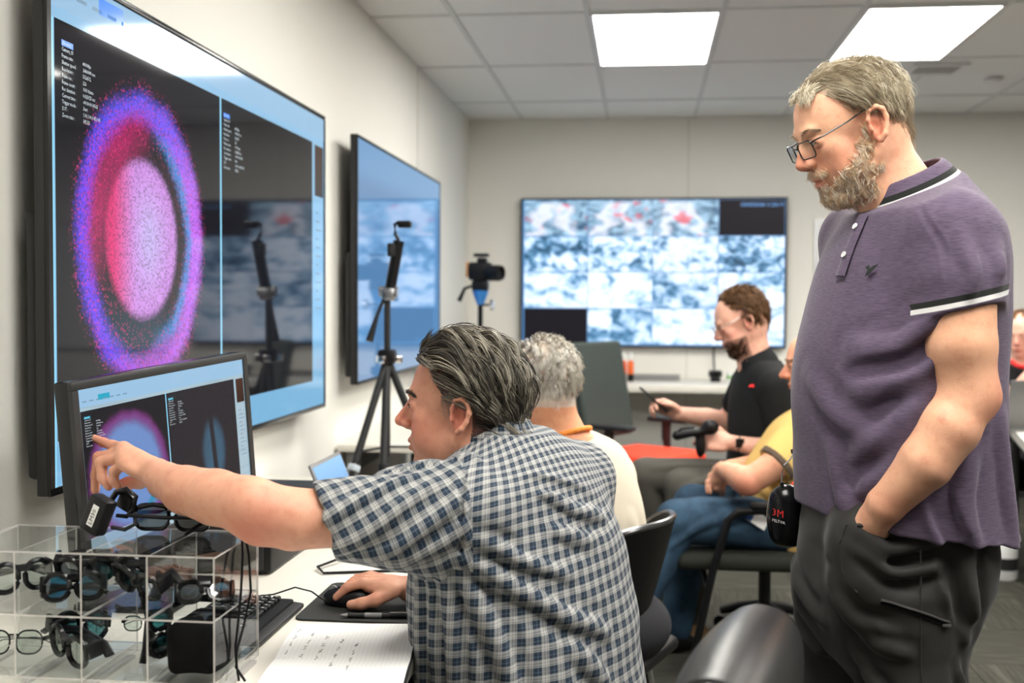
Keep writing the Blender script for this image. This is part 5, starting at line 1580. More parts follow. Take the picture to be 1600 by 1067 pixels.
# on and under the small desk
t = thing('video_recorder', 'dark video equipment on the small white desk behind the pointing man\'s nose', 'recorder', None, (-0.80, 5.0, DZ))
MB().box((0, 0, 0.04), (0.22, 0.3, 0.075), bev=0.006).build('body', M_DARK, t)
MB().box((0.0, -0.02, 0.10), (0.12, 0.16, 0.05), Matrix.Rotation(0.3, 3, 'X'), bev=0.008).build('handle', M_BLACK, t)
MB().cyl((0.02, -0.12, 0.11), (0.02, -0.20, 0.12), 0.032, 18).build('lens', M_BLACK, t)
t = thing('computer_tower', 'black computer tower standing under the small white desk', 'computer', None, (-0.85, 5.15, 0.0))
MB().box((0, 0, 0.355), (0.20, 0.45, 0.70), bev=0.006).build('case', M_BLACK, t)
MB().box((0, -0.228, 0.36), (0.17, 0.008, 0.64)).build('front', M_DARK, t)
# ================================================================== clear acrylic display box full of shutter glasses
BX = [-1.058, -0.953, -0.846, -0.741, -0.636]      # column walls
BY0, BY1 = 1.632, 1.824
BZ = [0.756, 0.770, 0.866, 0.962]                  # base, shelf levels, top
ac = clear('clear_acrylic', (0.97, 0.98, 0.98), 1.45, 0.02)
ace = Mat('acrylic_edge', (0.75, 0.72, 0.70), 0.25, 0, 0.5); ace.set('Alpha', 0.62); ace = ace.m
bx = thing('display_box', 'clear acrylic box of compartments holding dark glasses', 'display box', None, ((BX[0] + BX[-1]) / 2, (BY0 + BY1) / 2, 0.75))
off = -Vector(bx.location)
def sheet(name, lo, hi, edge_axis):
    """clear panel with frosted cut edges"""
    lo, hi = Vector(lo), Vector(hi)
    b = MB(); c = (lo + hi) / 2; s = hi - lo
    b.box(c + off, s)
    o = b.build(name, [ac, ace], bx)
    thin = min(range(3), key=lambda i: s[i])
    for p in o.data.polygons:
        n = p.normal
        p.material_index = 0 if abs(n[thin]) > 0.9 else 1
    return o
T = 0.003
for i, x in enumerate(BX): sheet('divider_panel' if 0 < i < 4 else 'side_panel', (x - T / 2, BY0, BZ[0]), (x + T / 2, BY1, BZ[3]), 0)
for z in (BZ[1], BZ[2]): 
    for i in range(4): sheet('shelf_panel', (BX[i] + T / 2, BY0, z - T / 2), (BX[i + 1] - T / 2, BY1, z + T / 2), 2)
sheet('top_panel', (BX[0] - T / 2, BY0, BZ[3]), (BX[-1] + T / 2, BY1, BZ[3] + T), 2)
sheet('back_panel', (BX[0] - T / 2, BY1, BZ[0]), (BX[-1] + T / 2, BY1 + T, BZ[3] + T), 1)
for i in range(5): MB().box(Vector((BX[i], (BY0 + BY1) / 2, 0.753)) + off, (0.012, 0.15, 0.006)).build('foot', ace, bx)

LENS = {'green': clear('green_lens', (0.34, 0.42, 0.38), 1.5, 0.10), 'blue': clear('blue_lens', (0.02, 0.20, 0.36), 1.6, 0.16), 'teal': clear('teal_lens', (0.05, 0.24, 0.28), 1.6, 0.14),
        'pale': clear('pale_lens', (0.72, 0.80, 0.76), 1.5, 0.05), 'smoke': clear('smoke_lens', (0.12, 0.14, 0.15), 1.5, 0.10)}
def shutter_glasses(label, loc, rot, lens, w=0.145, h=0.040, sc=1.0, fold=True, heavy=True, cat='glasses', group='shutter glasses in the display box'):
    """wide plastic glasses: front with two lens openings, two temples; front along local x, facing -y, standing on z=0"""
    t = thing('shutter_glasses', label, cat, group, loc, rot)
    t.scale = (sc, sc, sc)
    fr = MB()
    curve = lambda x: 0.30 * (x * x) / 0.075
    nl = []
    for sd in (-1, 1):
        o = round_rect(w * 0.40, h * 0.86, h * 0.36, 5)
        ring = [Vector((sd * w * 0.255 + q[0], curve(sd * w * 0.255 + q[0]) * 0.55, h / 2 + q[1])) for q in o]
        fr.tube(ring + [ring[0]], 0.0052 if heavy else 0.0018, 7)
        nl.append(ring)
    br = [Vector((x, curve(x) * 0.55 - 0.001, h * 0.78)) for x in (-w * 0.09, 0, w * 0.09)]
    fr.tube(br, 0.0065 if heavy else 0.002, 7)
    fr.build('front_frame', M_BLACKG, t)
    for ring in nl: mesh_obj('lens', ring, [list(range(len(ring)))], LENS[lens], t)
    for sd in (-1, 1):
        x0 = sd * w * 0.475; y0 = curve(x0) * 0.55
        th = (0.016 if heavy else 0.004)
        b = MB()
        b.box((x0, y0 + 0.012, h * 0.62), (0.009, 0.034, 0.030 if heavy else 0.008), bev=0.002)
        b.build('hinge_block', M_BLACK, t)
        b = MB()
        if fold and sd > 0: pts = [(x0, y0 + 0.018, h * 0.6), (x0 - 0.03, y0 + 0.03, h * 0.6), (x0 - 0.09, y0 + 0.036, h * 0.5), (x0 - 0.115, y0 + 0.03, h * 0.3)]
        elif fold: pts = [(x0, y0 + 0.018, h * 0.6), (x0 + 0.03, y0 + 0.038, h * 0.6), (x0 + 0.09, y0 + 0.045, h * 0.5), (x0 + 0.115, y0 + 0.042, h * 0.3)]
        else: pts = [(x0, y0 + 0.02, h * 0.62), (x0, y0 + 0.07, h * 0.64), (x0 - sd * 0.003, y0 + 0.105, h * 0.55), (x0 - sd * 0.006, y0 + 0.125, h * 0.25)]
        b.tube(pts, th * 0.62, 8, True, 0.45)
        b.build('temple', M_BLACK, t)
    return t
HP = math.pi / 2
def cx(i): return (BX[i] + BX[i + 1]) / 2
z1, z2 = BZ[2] + T / 2 + 0.004, BZ[1] + T / 2 + 0.004
R3 = lambda x=0, y=0, z=0: (math.radians(x), math.radians(y), math.radians(z))
G = shutter_glasses
# upper row
G('dark glasses with pale green lens at the far left edge of the box', (BX[1] - 0.030, 1.705, z1 + 0.010), R3(0, 0, 50), 'pale', 0.115, 0.060, 0.86)
G('black glasses with bright blue lenses in upper second compartment', (cx(1) + 0.012, 1.685, z1 + 0.004), R3(-20, 0, 22), 'blue', 0.115, 0.056, 0.84)
G('black goggles resting behind the blue lensed pair in upper second compartment', (cx(1) + 0.010, 1.735, z1 + 0.022), R3(28, 0, 12), 'smoke', 0.110, 0.060, 0.84)
G('black tangled glasses in upper third compartment', (cx(2) + 0.008, 1.70, z1 + 0.012), R3(24, 10, -20), 'smoke', 0.115, 0.060, 0.86)
G('black glasses behind the tangled pair in upper third compartment', (cx(2) - 0.002, 1.76, z1 + 0.016), R3(-12, -8, 25), 'teal', 0.115, 0.060, 0.84)
G('small blue mirrored glasses lying in upper right compartment', (cx(3) + 0.012, 1.70, z1 + 0.006), R3(-38, 0, 24), 'blue', 0.115, 0.050, 0.78)
# lower row
G('thin round glasses in the lower left compartment', (BX[1] - 0.045, 1.70, z2 + 0.004), R3(-10, 0, 8), 'pale', 0.115, 0.050, 0.85, True, False)
G('large dark glasses with greenish lens in lower second compartment', (cx(1) + 0.004, 1.680, z2 + 0.004), R3(8, 12, -28), 'green', 0.115, 0.066, 0.86)
G('dark goggles standing behind the greenish pair in lower second compartment', (cx(1) - 0.006, 1.745, z2 + 0.014), R3(0, 6, 50), 'teal', 0.115, 0.066, 0.84)
G('black teal lensed glasses standing on end in lower third compartment', (cx(2) + 0.026, 1.695, z2 + 0.046), R3(0, 86, 62), 'teal', 0.100, 0.058, 0.84)
G('pale thin glasses at the back of lower third compartment', (cx(2) - 0.016, 1.77, z2 + 0.030), R3(-6, 0, 12), 'pale', 0.115, 0.044, 0.62, True, False)
# soft black pouch in the lower right compartment
S = Sdf(); S.box((0, 0, 0.038), (0.040, 0.062, 0.040), None, 0.018, 0.01); S.ell((-0.01, -0.03, 0.05), (0.032, 0.035, 0.032), None, 0.02); S.half((0, 0, 0.0005), (0, 0, -1))
_w = wob(31, 6, 50, 110, 0.0016)
V, Q = S.mesh(0.004, extra=_w)
p = thing('glasses_pouch', 'soft black cloth pouch in the lower right compartment of the box', 'pouch', None, (cx(3) + 0.004, 1.715, BZ[1] + T / 2 + 0.001))
np_mesh('pouch', V, Q, simple('black_cloth', (0.004, 0.004, 0.004), 0.9, bump=0.3, scale=500, spec=0.1), p)
MB().tube([(-0.03, -0.02, 0.077), (0.0, -0.005, 0.0815), (0.03, 0.01, 0.077)], 0.0022, 6).build('drawcord', M_BLACK, p)

# tracked glasses with an electronics box lying on top of the display box
t = thing('tracked_glasses', 'black glasses with bulky labelled module lying on the display box', 'glasses', None, (-0.79, 1.775, BZ[3] + T + 0.001))
gz = lambda p: Vector(p)
fr = MB()
lens = []
for cxx, ww in ((-0.012, 0.056), (0.058, 0.056)):
    o = round_rect(ww, 0.040, 0.016, 5)
    ring = [Vector((cxx + q[0], 0.012 + 0.1 * q[0], 0.026 + q[1])) for q in o]
    fr.tube(ring + [ring[0]], 0.0034, 8); lens.append(ring)
fr.tube([(0.016, 0.014, 0.036), (0.023, 0.013, 0.040), (0.030, 0.015, 0.036)], 0.0045, 8)
fr.tube([(-0.040, 0.01, 0.040), (-0.01, 0.01, 0.047), (0.02, 0.012, 0.043), (0.06, 0.016, 0.049), (0.086, 0.02, 0.042)], 0.0038, 8)
fr.build('front_frame', M_BLACKG, t)
for r_ in lens: mesh_obj('lens', r_, [list(range(len(r_)))], LENS['smoke'], t)
MB().tube([(-0.045, -0.006, 0.031), (0.02, -0.012, 0.030), (0.07, -0.010, 0.030), (0.10, -0.006, 0.026)], 0.0032, 8).build('temple', M_BLACK, t)
Rm_ = Matrix.Rotation(math.radians(22), 3, 'Y') @ Matrix.Rotation(math.radians(-18), 3, 'Z')
mod = MB().box((-0.088, -0.022, 0.034), (0.040, 0.028, 0.062), Rm_, bev=0.006).build('electronics_module', M_BLACK, t)
lb0 = Vector((-0.088, -0.022, 0.034)) + Rm_ @ Vector((0.0085, -0.0143, -0.018))
quad_obj('paper_label', lb0, Rm_ @ Vector((0, 0, 1)), Rm_ @ Vector((-1, 0, 0)), 0.036, 0.013, M_PAPER, mod)
text_obj('label_text', "LM30", lb0 + Rm_ @ Vector((-0.0025, -0.0005, 0.003)), Rm_ @ Vector((0, 0, 1)), Rm_ @ Vector((-1, 0, 0)), 0.0115, M_BLACK, mod)
MB().tube([(-0.078, 0.0, 0.052), (-0.070, 0.005, 0.066), (-0.055, 0.008, 0.070), (-0.040, 0.008, 0.058), (-0.040, 0.006, 0.040), (-0.050, 0.0, 0.028), (-0.066, -0.004, 0.030)], [0.006, 0.007, 0.008, 0.008, 0.006, 0.005, 0.004], 9, True, 0.8).build('clip_loop', M_BLACKG, t)
MB().box((-0.056, 0.014, 0.052), (0.030, 0.014, 0.034), Rm_, bev=0.005).build('emitter_block', M_BLACK, t)
MB().tube([(-0.07, -0.012, 0.012), (-0.045, -0.018, 0.010), (-0.03, -0.012, 0.018), (-0.035, 0.0, 0.034)], 0.0035, 8).build('strap', M_DARK, t)
MB().tube([(0.085, -0.006, 0.024), (0.070, -0.02, 0.014), (0.062, -0.03, 0.006)], 0.003, 8).build('nose_cord', M_BLACK, t)
MB().box((0.094, -0.004, 0.026), (0.020, 0.012, 0.010), bev=0.003).build('cord_slider', M_BLACK, t)
# double cord falling down the front right of the box
c0 = Vector((-0.69, 1.77, 0.992))
for k, dx in ((0, 0.0), (1, 0.010)):
    pts = [c0 + Vector(q) for q in ((0, 0, 0), (0.03, -0.02, -0.004 + 0.004 * k), (0.058 + dx * 0.5, -0.03, -0.014), (0.0635 + dx, -0.04, -0.045), (0.064 + dx * 1.6, -0.05, -0.10), (0.0625 + dx, -0.06, -0.15), (0.060 + 0.004 * k, -0.065, -0.185), (0.0625, -0.066 - 0.004 * k, -0.215), (0.066 + dx, -0.066, -0.238))]
    tag(MB().tube(pts, 0.0021, 8).build('hanging_cord', M_BLACK), ('inner' if k == 0 else 'outer') + ' black cord hanging from the glasses down the box side', 'cord', 'cords hanging down the box')
# ================================================================== the people further back
def cloth(name, col, rough=0.85, scale=300):
    return simple(name, col, rough, var=0.12, scale=scale, bump=0.15, spec=0.2)

def shoe(root, x, y, yaw, mat, z=0.0, pitch=0.0):
    S = Sdf(); Rz = np.array(Matrix.Rotation(yaw, 3, 'Z')); d = Rz @ np.array((1, 0, 0))
    S.ell(np.array((x, y, z + 0.045)) + d * 0.06, (0.145, 0.05, 0.045), Rz, 0.02); S.cone((x, y, z + 0.06), (x, y, z + 0.12), 0.052, 0.052, 0.02); S.half((0, 0, z), (0, 0, -1))
    V, Q = S.mesh(0.009); put(np_mesh('shoe', V, Q, mat, None), root)

def cap_hair(root, fr, s, cols, n, per, length, lim, flow, shell, seed, width=0.0012, wave=0.003, ctr=(-0.012, 0, 0.045), rad=(0.099, 0.078, 0.088)):
    rnd = np.random.RandomState(seed); g = []
    c0, rd = np.array(ctr), np.array(rad)
    while len(g) < n:
        q = rnd.normal(size=3); q /= np.linalg.norm(q); p = c0 + q * rd
        if not lim(p): continue
        b0 = shell * rnd.uniform(0.5, 1.3)
        g.append(grow(fr, s, p, flow, 9, length * rnd.uniform(0.7, 1.1), lambda u: b0 * (0.2 + u), wave, 1.2, rnd.rand() * 6.28, c0, rd))
    return put(strands('hair', g, per, 0.005, width, cols, None, seed + 1, 0.3, 0.5, 0.001), root)

def man_white_hair():
    root = person('person', 'white haired man in cream shirt seated beyond the pointing man', (-0.15, 3.0, 0.0))
    fr = head_frame((-0.262, 2.99, 1.118), math.radians(128), 0.05)
    R, t = fr; s = 0.97
    S = Sdf(); head_sdf(S, fr, (-0.20, 2.97, 0.985), 0.062, 1.0, s, 1.0, 0.004)
    S.loft([(0.86, -0.17, 2.98, 0.10, 0.15, 2.3), (0.94, -0.18, 2.98, 0.10, 0.15, 2.3), (1.0, -0.19, 2.98, 0.07, 0.09, 2.3)], 0.03)
    for a in ([(-0.14, 3.08, 0.90), (-0.09, 3.13, 0.86), (-0.19, 3.30, 0.79), (-0.42, 3.34, 0.80)], [(-0.25, 2.85, 0.93), (-0.33, 2.80, 0.90), (-0.42, 2.92, 0.80), (-0.58, 3.06, 0.80)]):
        S.chain(A3(*a), [0.05, 0.052, 0.042, 0.028], 0.02)
        auto_hand(S, a[-1], (-0.85, 0.4, -0.06), (0, 0, 1), 1, (0.3, 0.3, 0.35, 0.4))
    V, Q = S.mesh(0.0045)
    base, red = (0.72, 0.36, 0.20), (0.66, 0.22, 0.14)
    c = skin_colors(V, fr, s, base, red); L = (V - t) @ R / s
    m_ = (L[:, 2] > np.where(L[:, 0] > 0.02, 0.05 + (L[:, 0] - 0.02), np.where(L[:, 0] > -0.03, 0.035, -0.045))) & (np.abs(L).max(1) < 0.16) & (L[:, 2] > -0.06)
    c[m_] = (0.62, 0.55, 0.46)
    put(np_mesh('body', V, Q, SKIN, None, c), root)
    yw = 2.3
    S = Sdf()
    S.loft([(0.44, -0.15, 2.98, 0.165, 0.18, yw), (0.58, -0.16, 2.985, 0.168, 0.185, yw), (0.72, -0.165, 2.985, 0.162, 0.19, yw), (0.84, -0.175, 2.985, 0.142, 0.185, yw), (0.92, -0.18, 2.98, 0.115, 0.165, yw), (0.97, -0.18, 2.98, 0.09, 0.13, yw), (1.005, -0.19, 2.98, 0.07, 0.08, yw)], 0.03, e=2.2)
    S.chain(A3((-0.13, 3.08, 0.91), (-0.09, 3.13, 0.87), (-0.18, 3.28, 0.79)), [0.065, 0.066, 0.06], 0.06)
    S.chain(A3((-0.25, 2.86, 0.93), (-0.33, 2.80, 0.88), (-0.40, 2.88, 0.81)), [0.07, 0.075, 0.065], 0.04)
    S.cone((-0.20, 2.97, 0.97), (-0.23, 2.98, 1.10), 0.062, 0.07, 0.006, 's')
    S.fold(A3((-0.02, 2.92, 0.80), (0.0, 2.92, 0.72), (-0.01, 2.93, 0.62)), 0.015, 0.006)
    S.fold(A3((-0.08, 2.86, 0.78), (-0.05, 2.87, 0.68), (-0.05, 2.88, 0.60)), 0.015, 0.006)
    V, Q = S.mesh(0.0055, extra=wob(41, 7, 12, 30, 0.003))
    put(np_mesh('cream_shirt', V, Q, cloth('cream_cotton', (0.66, 0.59, 0.47)), None), root)
    S = Sdf()                                                            # orange lanyard band round the neck
    ring_ = [(-0.202 + 0.066 * math.cos(a) , 2.973 + 0.068 * math.sin(a), 1.000 + 0.020 * math.cos(a) - 0.012 * math.sin(a)) for a in np.linspace(0, 6.2832, 25)]; S.chain(A3(*ring_), [0.0065] * 25, 0.004)
    V, Q = S.mesh(0.0035); put(np_mesh('orange_collar', V, Q, simple('orange_fabric', (0.85, 0.27, 0.04), 0.7), None), root)
    S = Sdf(); S.ell((-0.10, 2.98, 0.50), (0.17, 0.19, 0.11), np.array(Matrix.Rotation(yw, 3, 'Z')), 0.05)
    for k in (A3((-0.10, 3.06, 0.52), (-0.46, 3.28, 0.55), (-0.44, 3.28, 0.10)), A3((-0.18, 2.90, 0.52), (-0.54, 3.06, 0.55), (-0.52, 3.06, 0.10))): S.chain(k, [0.09, 0.07, 0.055], 0.04)
    V, Q = S.mesh(0.010); put(np_mesh('trousers', V, Q, cloth('dark_trousers', (0.03, 0.03, 0.035)), None), root)
    shoe(root, -0.44, 3.28, 2.4, M_BLACK); shoe(root, -0.52, 3.06, 2.4, M_BLACK)
    lim = lambda p: p[2] > (0.05 + (p[0] - 0.02) if p[0] > 0.02 else (0.03 if p[0] > -0.03 else -0.045))
    cap_hair(root, fr, s, [(0.45, 0.40, 0.33), (0.70, 0.66, 0.58), (0.90, 0.87, 0.81)], 420, 13, 0.042, lim, lambda p, u: (-0.3, 0.15 * np.sign(p[1]), -1.0) if p[2] < 0.09 else (-0.8, 0.2, -0.3), 0.016, 51, 0.0009)
    return root
man_white_hair()

def man_phone():
    root = person('person', 'seated young man in black polo looking down at his phone', (0.48, 4.68, 0.0))
    fr = head_frame((0.395, 4.68, 1.265), math.radians(188), math.radians(20))
    R, t = fr; s = 1.0
    S = Sdf(); head_sdf(S, fr, (0.46, 4.69, 1.12), 0.058, 1.0, s, 1.0, 0.0, 0.5)
    yw = math.radians(192)
    S.loft([(0.98, 0.47, 4.69, 0.10, 0.14, yw), (1.06, 0.475, 4.69, 0.09, 0.14, yw), (1.12, 0.47, 4.69, 0.06, 0.07, yw)], 0.03)
    # near arm lies on the thigh holding the headset, far arm holds the phone
    S.chain(A3((0.49, 4.58, 1.05), (0.51, 4.50, 1.03), (0.55, 4.46, 0.80), (0.46, 4.47, 0.785), (0.345, 4.49, 0.805)), [0.05, 0.052, 0.044, 0.042, 0.028], 0.02)
    auto_hand(S, (0.345, 4.49, 0.805), (-0.95, 0.1, 0.02), (0.1, -0.85, 0.5), -1, (0.45, 0.5, 0.6, 0.65), (0.75, -0.1))
    S.chain(A3((0.46, 4.80, 1.05), (0.44, 4.87, 1.02), (0.36, 4.92, 0.84), (0.27, 4.88, 0.86), (0.145, 4.80, 0.885)), [0.05, 0.052, 0.044, 0.042, 0.028], 0.02)
    auto_hand(S, (0.145, 4.80, 0.885), (-0.85, -0.25, 0.45), (0.4, 0.75, 0.5), 1, (0.75, 0.8, 0.85, 0.9), (0.5, 0.3))
    V, Q = S.mesh(0.0045)
    base, red = (0.70, 0.40, 0.30), (0.66, 0.26, 0.20)
    c = skin_colors(V, fr, s, base, red)
    L = (V - t) @ R / s
    bd = (L[:, 2] < -0.045 - 0.0 * L[:, 0]) & (L[:, 0] > 0.012) & (L[:, 2] > -0.14) & (np.abs(L[:, 1]) < 0.08) & ~((np.abs(L[:, 1]) < 0.02) & (L[:, 2] > -0.072) & (L[:, 0] > 0.07))
    c[bd] = c[bd] * 0.3 + np.array((0.06, 0.03, 0.02)) * 0.7
    put(np_mesh('body', V, Q, SKIN, None, c), root)
    rnd = np.random.RandomState(3)
    rt = [(rnd.uniform(0.02, 0.095), rnd.uniform(-0.06, 0.06), rnd.uniform(-0.115, -0.05)) for _ in range(260)]
    rt = [q for q in rt if not (q[0] > 0.07 and abs(q[1]) < 0.02 and q[2] > -0.075)]
    put(strands('beard', fur(S, fr, s, rt, lambda l: (0.3, 0, -1), 0.018, 0.4, 6, 3, 0.002), 8, 0.004, 0.0009, [(0.03, 0.016, 0.01), (0.10, 0.05, 0.03)], None, 4), root)
    lim = lambda p: p[2] > (0.06 + (p[0] - 0.02) * 0.9 if p[0] > 0.02 else (0.016 if p[0] > -0.025 else -0.075))
    fl = lambda p, u: (-1.0, 0.1 * np.sign(p[1]), 0.1 - 0.7 * u) if p[0] > 0.0 else ((-0.8, 0, -0.9) if p[2] > -0.01 else (-0.05, 0, -1))
    cap_hair(root, fr, s, [(0.06, 0.028, 0.012), (0.16, 0.08, 0.035), (0.30, 0.16, 0.07)], 360, 11, 0.070, lim, fl, 0.020, 61, 0.0013, 0.006)
    S = Sdf()
    S.loft([(0.60, 0.475, 4.68, 0.135, 0.175, yw), (0.74, 0.48, 4.68, 0.135, 0.175, yw), (0.88, 0.48, 4.68, 0.130, 0.185, yw), (1.0, 0.482, 4.685, 0.120, 0.19, yw), (1.07, 0.48, 4.69, 0.10, 0.15, yw), (1.12, 0.475, 4.69, 0.075, 0.09, yw)], 0.03, e=2.2)
    S.chain(A3((0.49, 4.58, 1.045), (0.512, 4.50, 1.02), (0.535, 4.47, 0.90)), [0.066, 0.07, 0.066], 0.035)
    S.chain(A3((0.46, 4.80, 1.045), (0.44, 4.87, 1.01), (0.40, 4.90, 0.92)), [0.066, 0.07, 0.066], 0.035)
    S.cone((0.46, 4.69, 1.10), (0.43, 4.69, 1.24), 0.06, 0.07, 0.006, 's')
    V, Q = S.mesh(0.0055, extra=wob(43, 7, 14, 34, 0.003))
    PB = cloth('black_polo_cloth', (0.010, 0.011, 0.012))
    put(np_mesh('polo_shirt', V, Q, PB, None), root)
    S = Sdf(); S.cone((0.46, 4.69, 1.10), (0.435, 4.69, 1.165), 0.088, 0.070, 0.004); S.cone((0.465, 4.69, 1.06), (0.42, 4.69, 1.20), 0.084, 0.06, 0.004, 's'); S.cone((0.36, 4.66, 1.06), (0.36, 4.66, 1.2), 0.02, 0.04, 0.004, 's'); S.half((0.44, 4.69, 1.145), (-0.4, 0, 0.9))
    V, Q = S.mesh(0.005); put(np_mesh('collar', V, Q, PB, None), root)
    T1 = Sdf(); T1.loft([(0.88, 0.48, 4.68, 0.130, 0.185, yw), (1.0, 0.482, 4.685, 0.120, 0.19, yw), (1.07, 0.48, 4.69, 0.10, 0.15, yw)], 0.03, e=2.2)
    p, n = snap(T1, [(0.43, 4.50, 1.035)], 0.008, 8); n = Vector(n[0]); ux = Vector((0, 0, 1)).cross(n).normalized(); uy = n.cross(ux)
    put(MB().slab([(-0.032, -0.006), (0.03, -0.006), (0.026, 0.004), (-0.02, 0.006), (-0.03, 0.002)], p[0], ux, uy, n, 0.002).build('red_chest_logo', M_RPRINT), root)
    # wrist watch on the near arm
    wr = MB(); a = Vector((0.375, 4.486, 0.80)); d = Vector((0.95, -0.12, -0.05)).normalized(); x_, y_, _ = basis(d)
    wr.tube([a + x_ * (0.031 * math.cos(q)) + y_ * (0.031 * math.sin(q)) for q in np.linspace(0, 2 * math.pi, 22)], 0.0035, 6, False, 1.0)
    wt = put(wr.build('wrist_watch', M_BLACK), root)
    bb = MB().box(a - Vector((0, 0.032, -0.008)), (0.034, 0.009, 0.036), bev=0.003).build('watch_case', M_BLACKG); bb.parent = wt; bb.matrix_parent_inverse = Matrix.Identity(4)
    S = Sdf(); S.ell((0.49, 4.68, 0.57), (0.16, 0.19, 0.11), np.array(Matrix.Rotation(yw, 3, 'Z')), 0.05)
    S.chain(A3((0.45, 4.60, 0.60), (0.16, 4.52, 0.62), (0.20, 4.48, 0.12)), [0.095, 0.076, 0.058], 0.04)
    S.chain(A3((0.45, 4.77, 0.60), (0.02, 4.80, 0.62), (0.10, 4.86, 0.12)), [0.095, 0.076, 0.058], 0.04)
    S.fold(A3((0.40, 4.55, 0.68), (0.28, 4.5, 0.66), (0.16, 4.47, 0.62)), 0.014, 0.006); S.fold(A3((0.38, 4.74, 0.69), (0.2, 4.72, 0.69), (0.05, 4.74, 0.66)), 0.014, 0.006)
    V, Q = S.mesh(0.007, extra=wob(45, 7, 14, 30, 0.003)); put(np_mesh('trousers', V, Q, cloth('olive_grey_trousers', (0.085, 0.080, 0.068)), None), root)
    TAN = simple('tan_suede', (0.36, 0.22, 0.10), 0.9, var=0.15, scale=60)
    shoe(root, 0.20, 4.48, 3.2, TAN); shoe(root, 0.10, 4.86, 3.1, TAN)
    spectacles(fr, s, root, 0.006, simple('thin_wire', (0.25, 0.24, 0.23), 0.3, 1.0), 0.046, 0.034)
    return root
man_phone()
ph = thing('phone', 'black smartphone held up by the man in the black polo', 'phone', None, (0.045, 4.745, 0.945), (0, math.radians(42), 0.1))
MB().box((0, 0, 0), (0.15, 0.072, 0.0085), bev=0.003).build('case', M_BLACK, ph)
MB().box((0, 0, 0.0046), (0.142, 0.066, 0.001)).build('screen', M_BLACKG, ph)
S = Sdf()
S.ell((0.262, 4.47, 0.865), (0.034, 0.026, 0.030), None, 0.015); S.cone((0.235, 4.46, 0.85), (0.135, 4.47, 0.832), 0.012, 0.020, 0.015); S.ell((0.225, 4.475, 0.80), (0.020, 0.022, 0.055), None, 0.015)
V, Q = S.mesh(0.005)
hd = thing('headset', 'black headset held in the lap of the man with the phone', 'headset', None, (0.23, 4.45, 0.74))
put(np_mesh('ear_cup', V, Q, M_BLACK, None), hd)
put(MB().tube([(0.125, 4.47, 0.835), (0.15, 4.455, 0.858), (0.20, 4.45, 0.865)], 0.005, 8).build('boom', M_BLACK), hd)

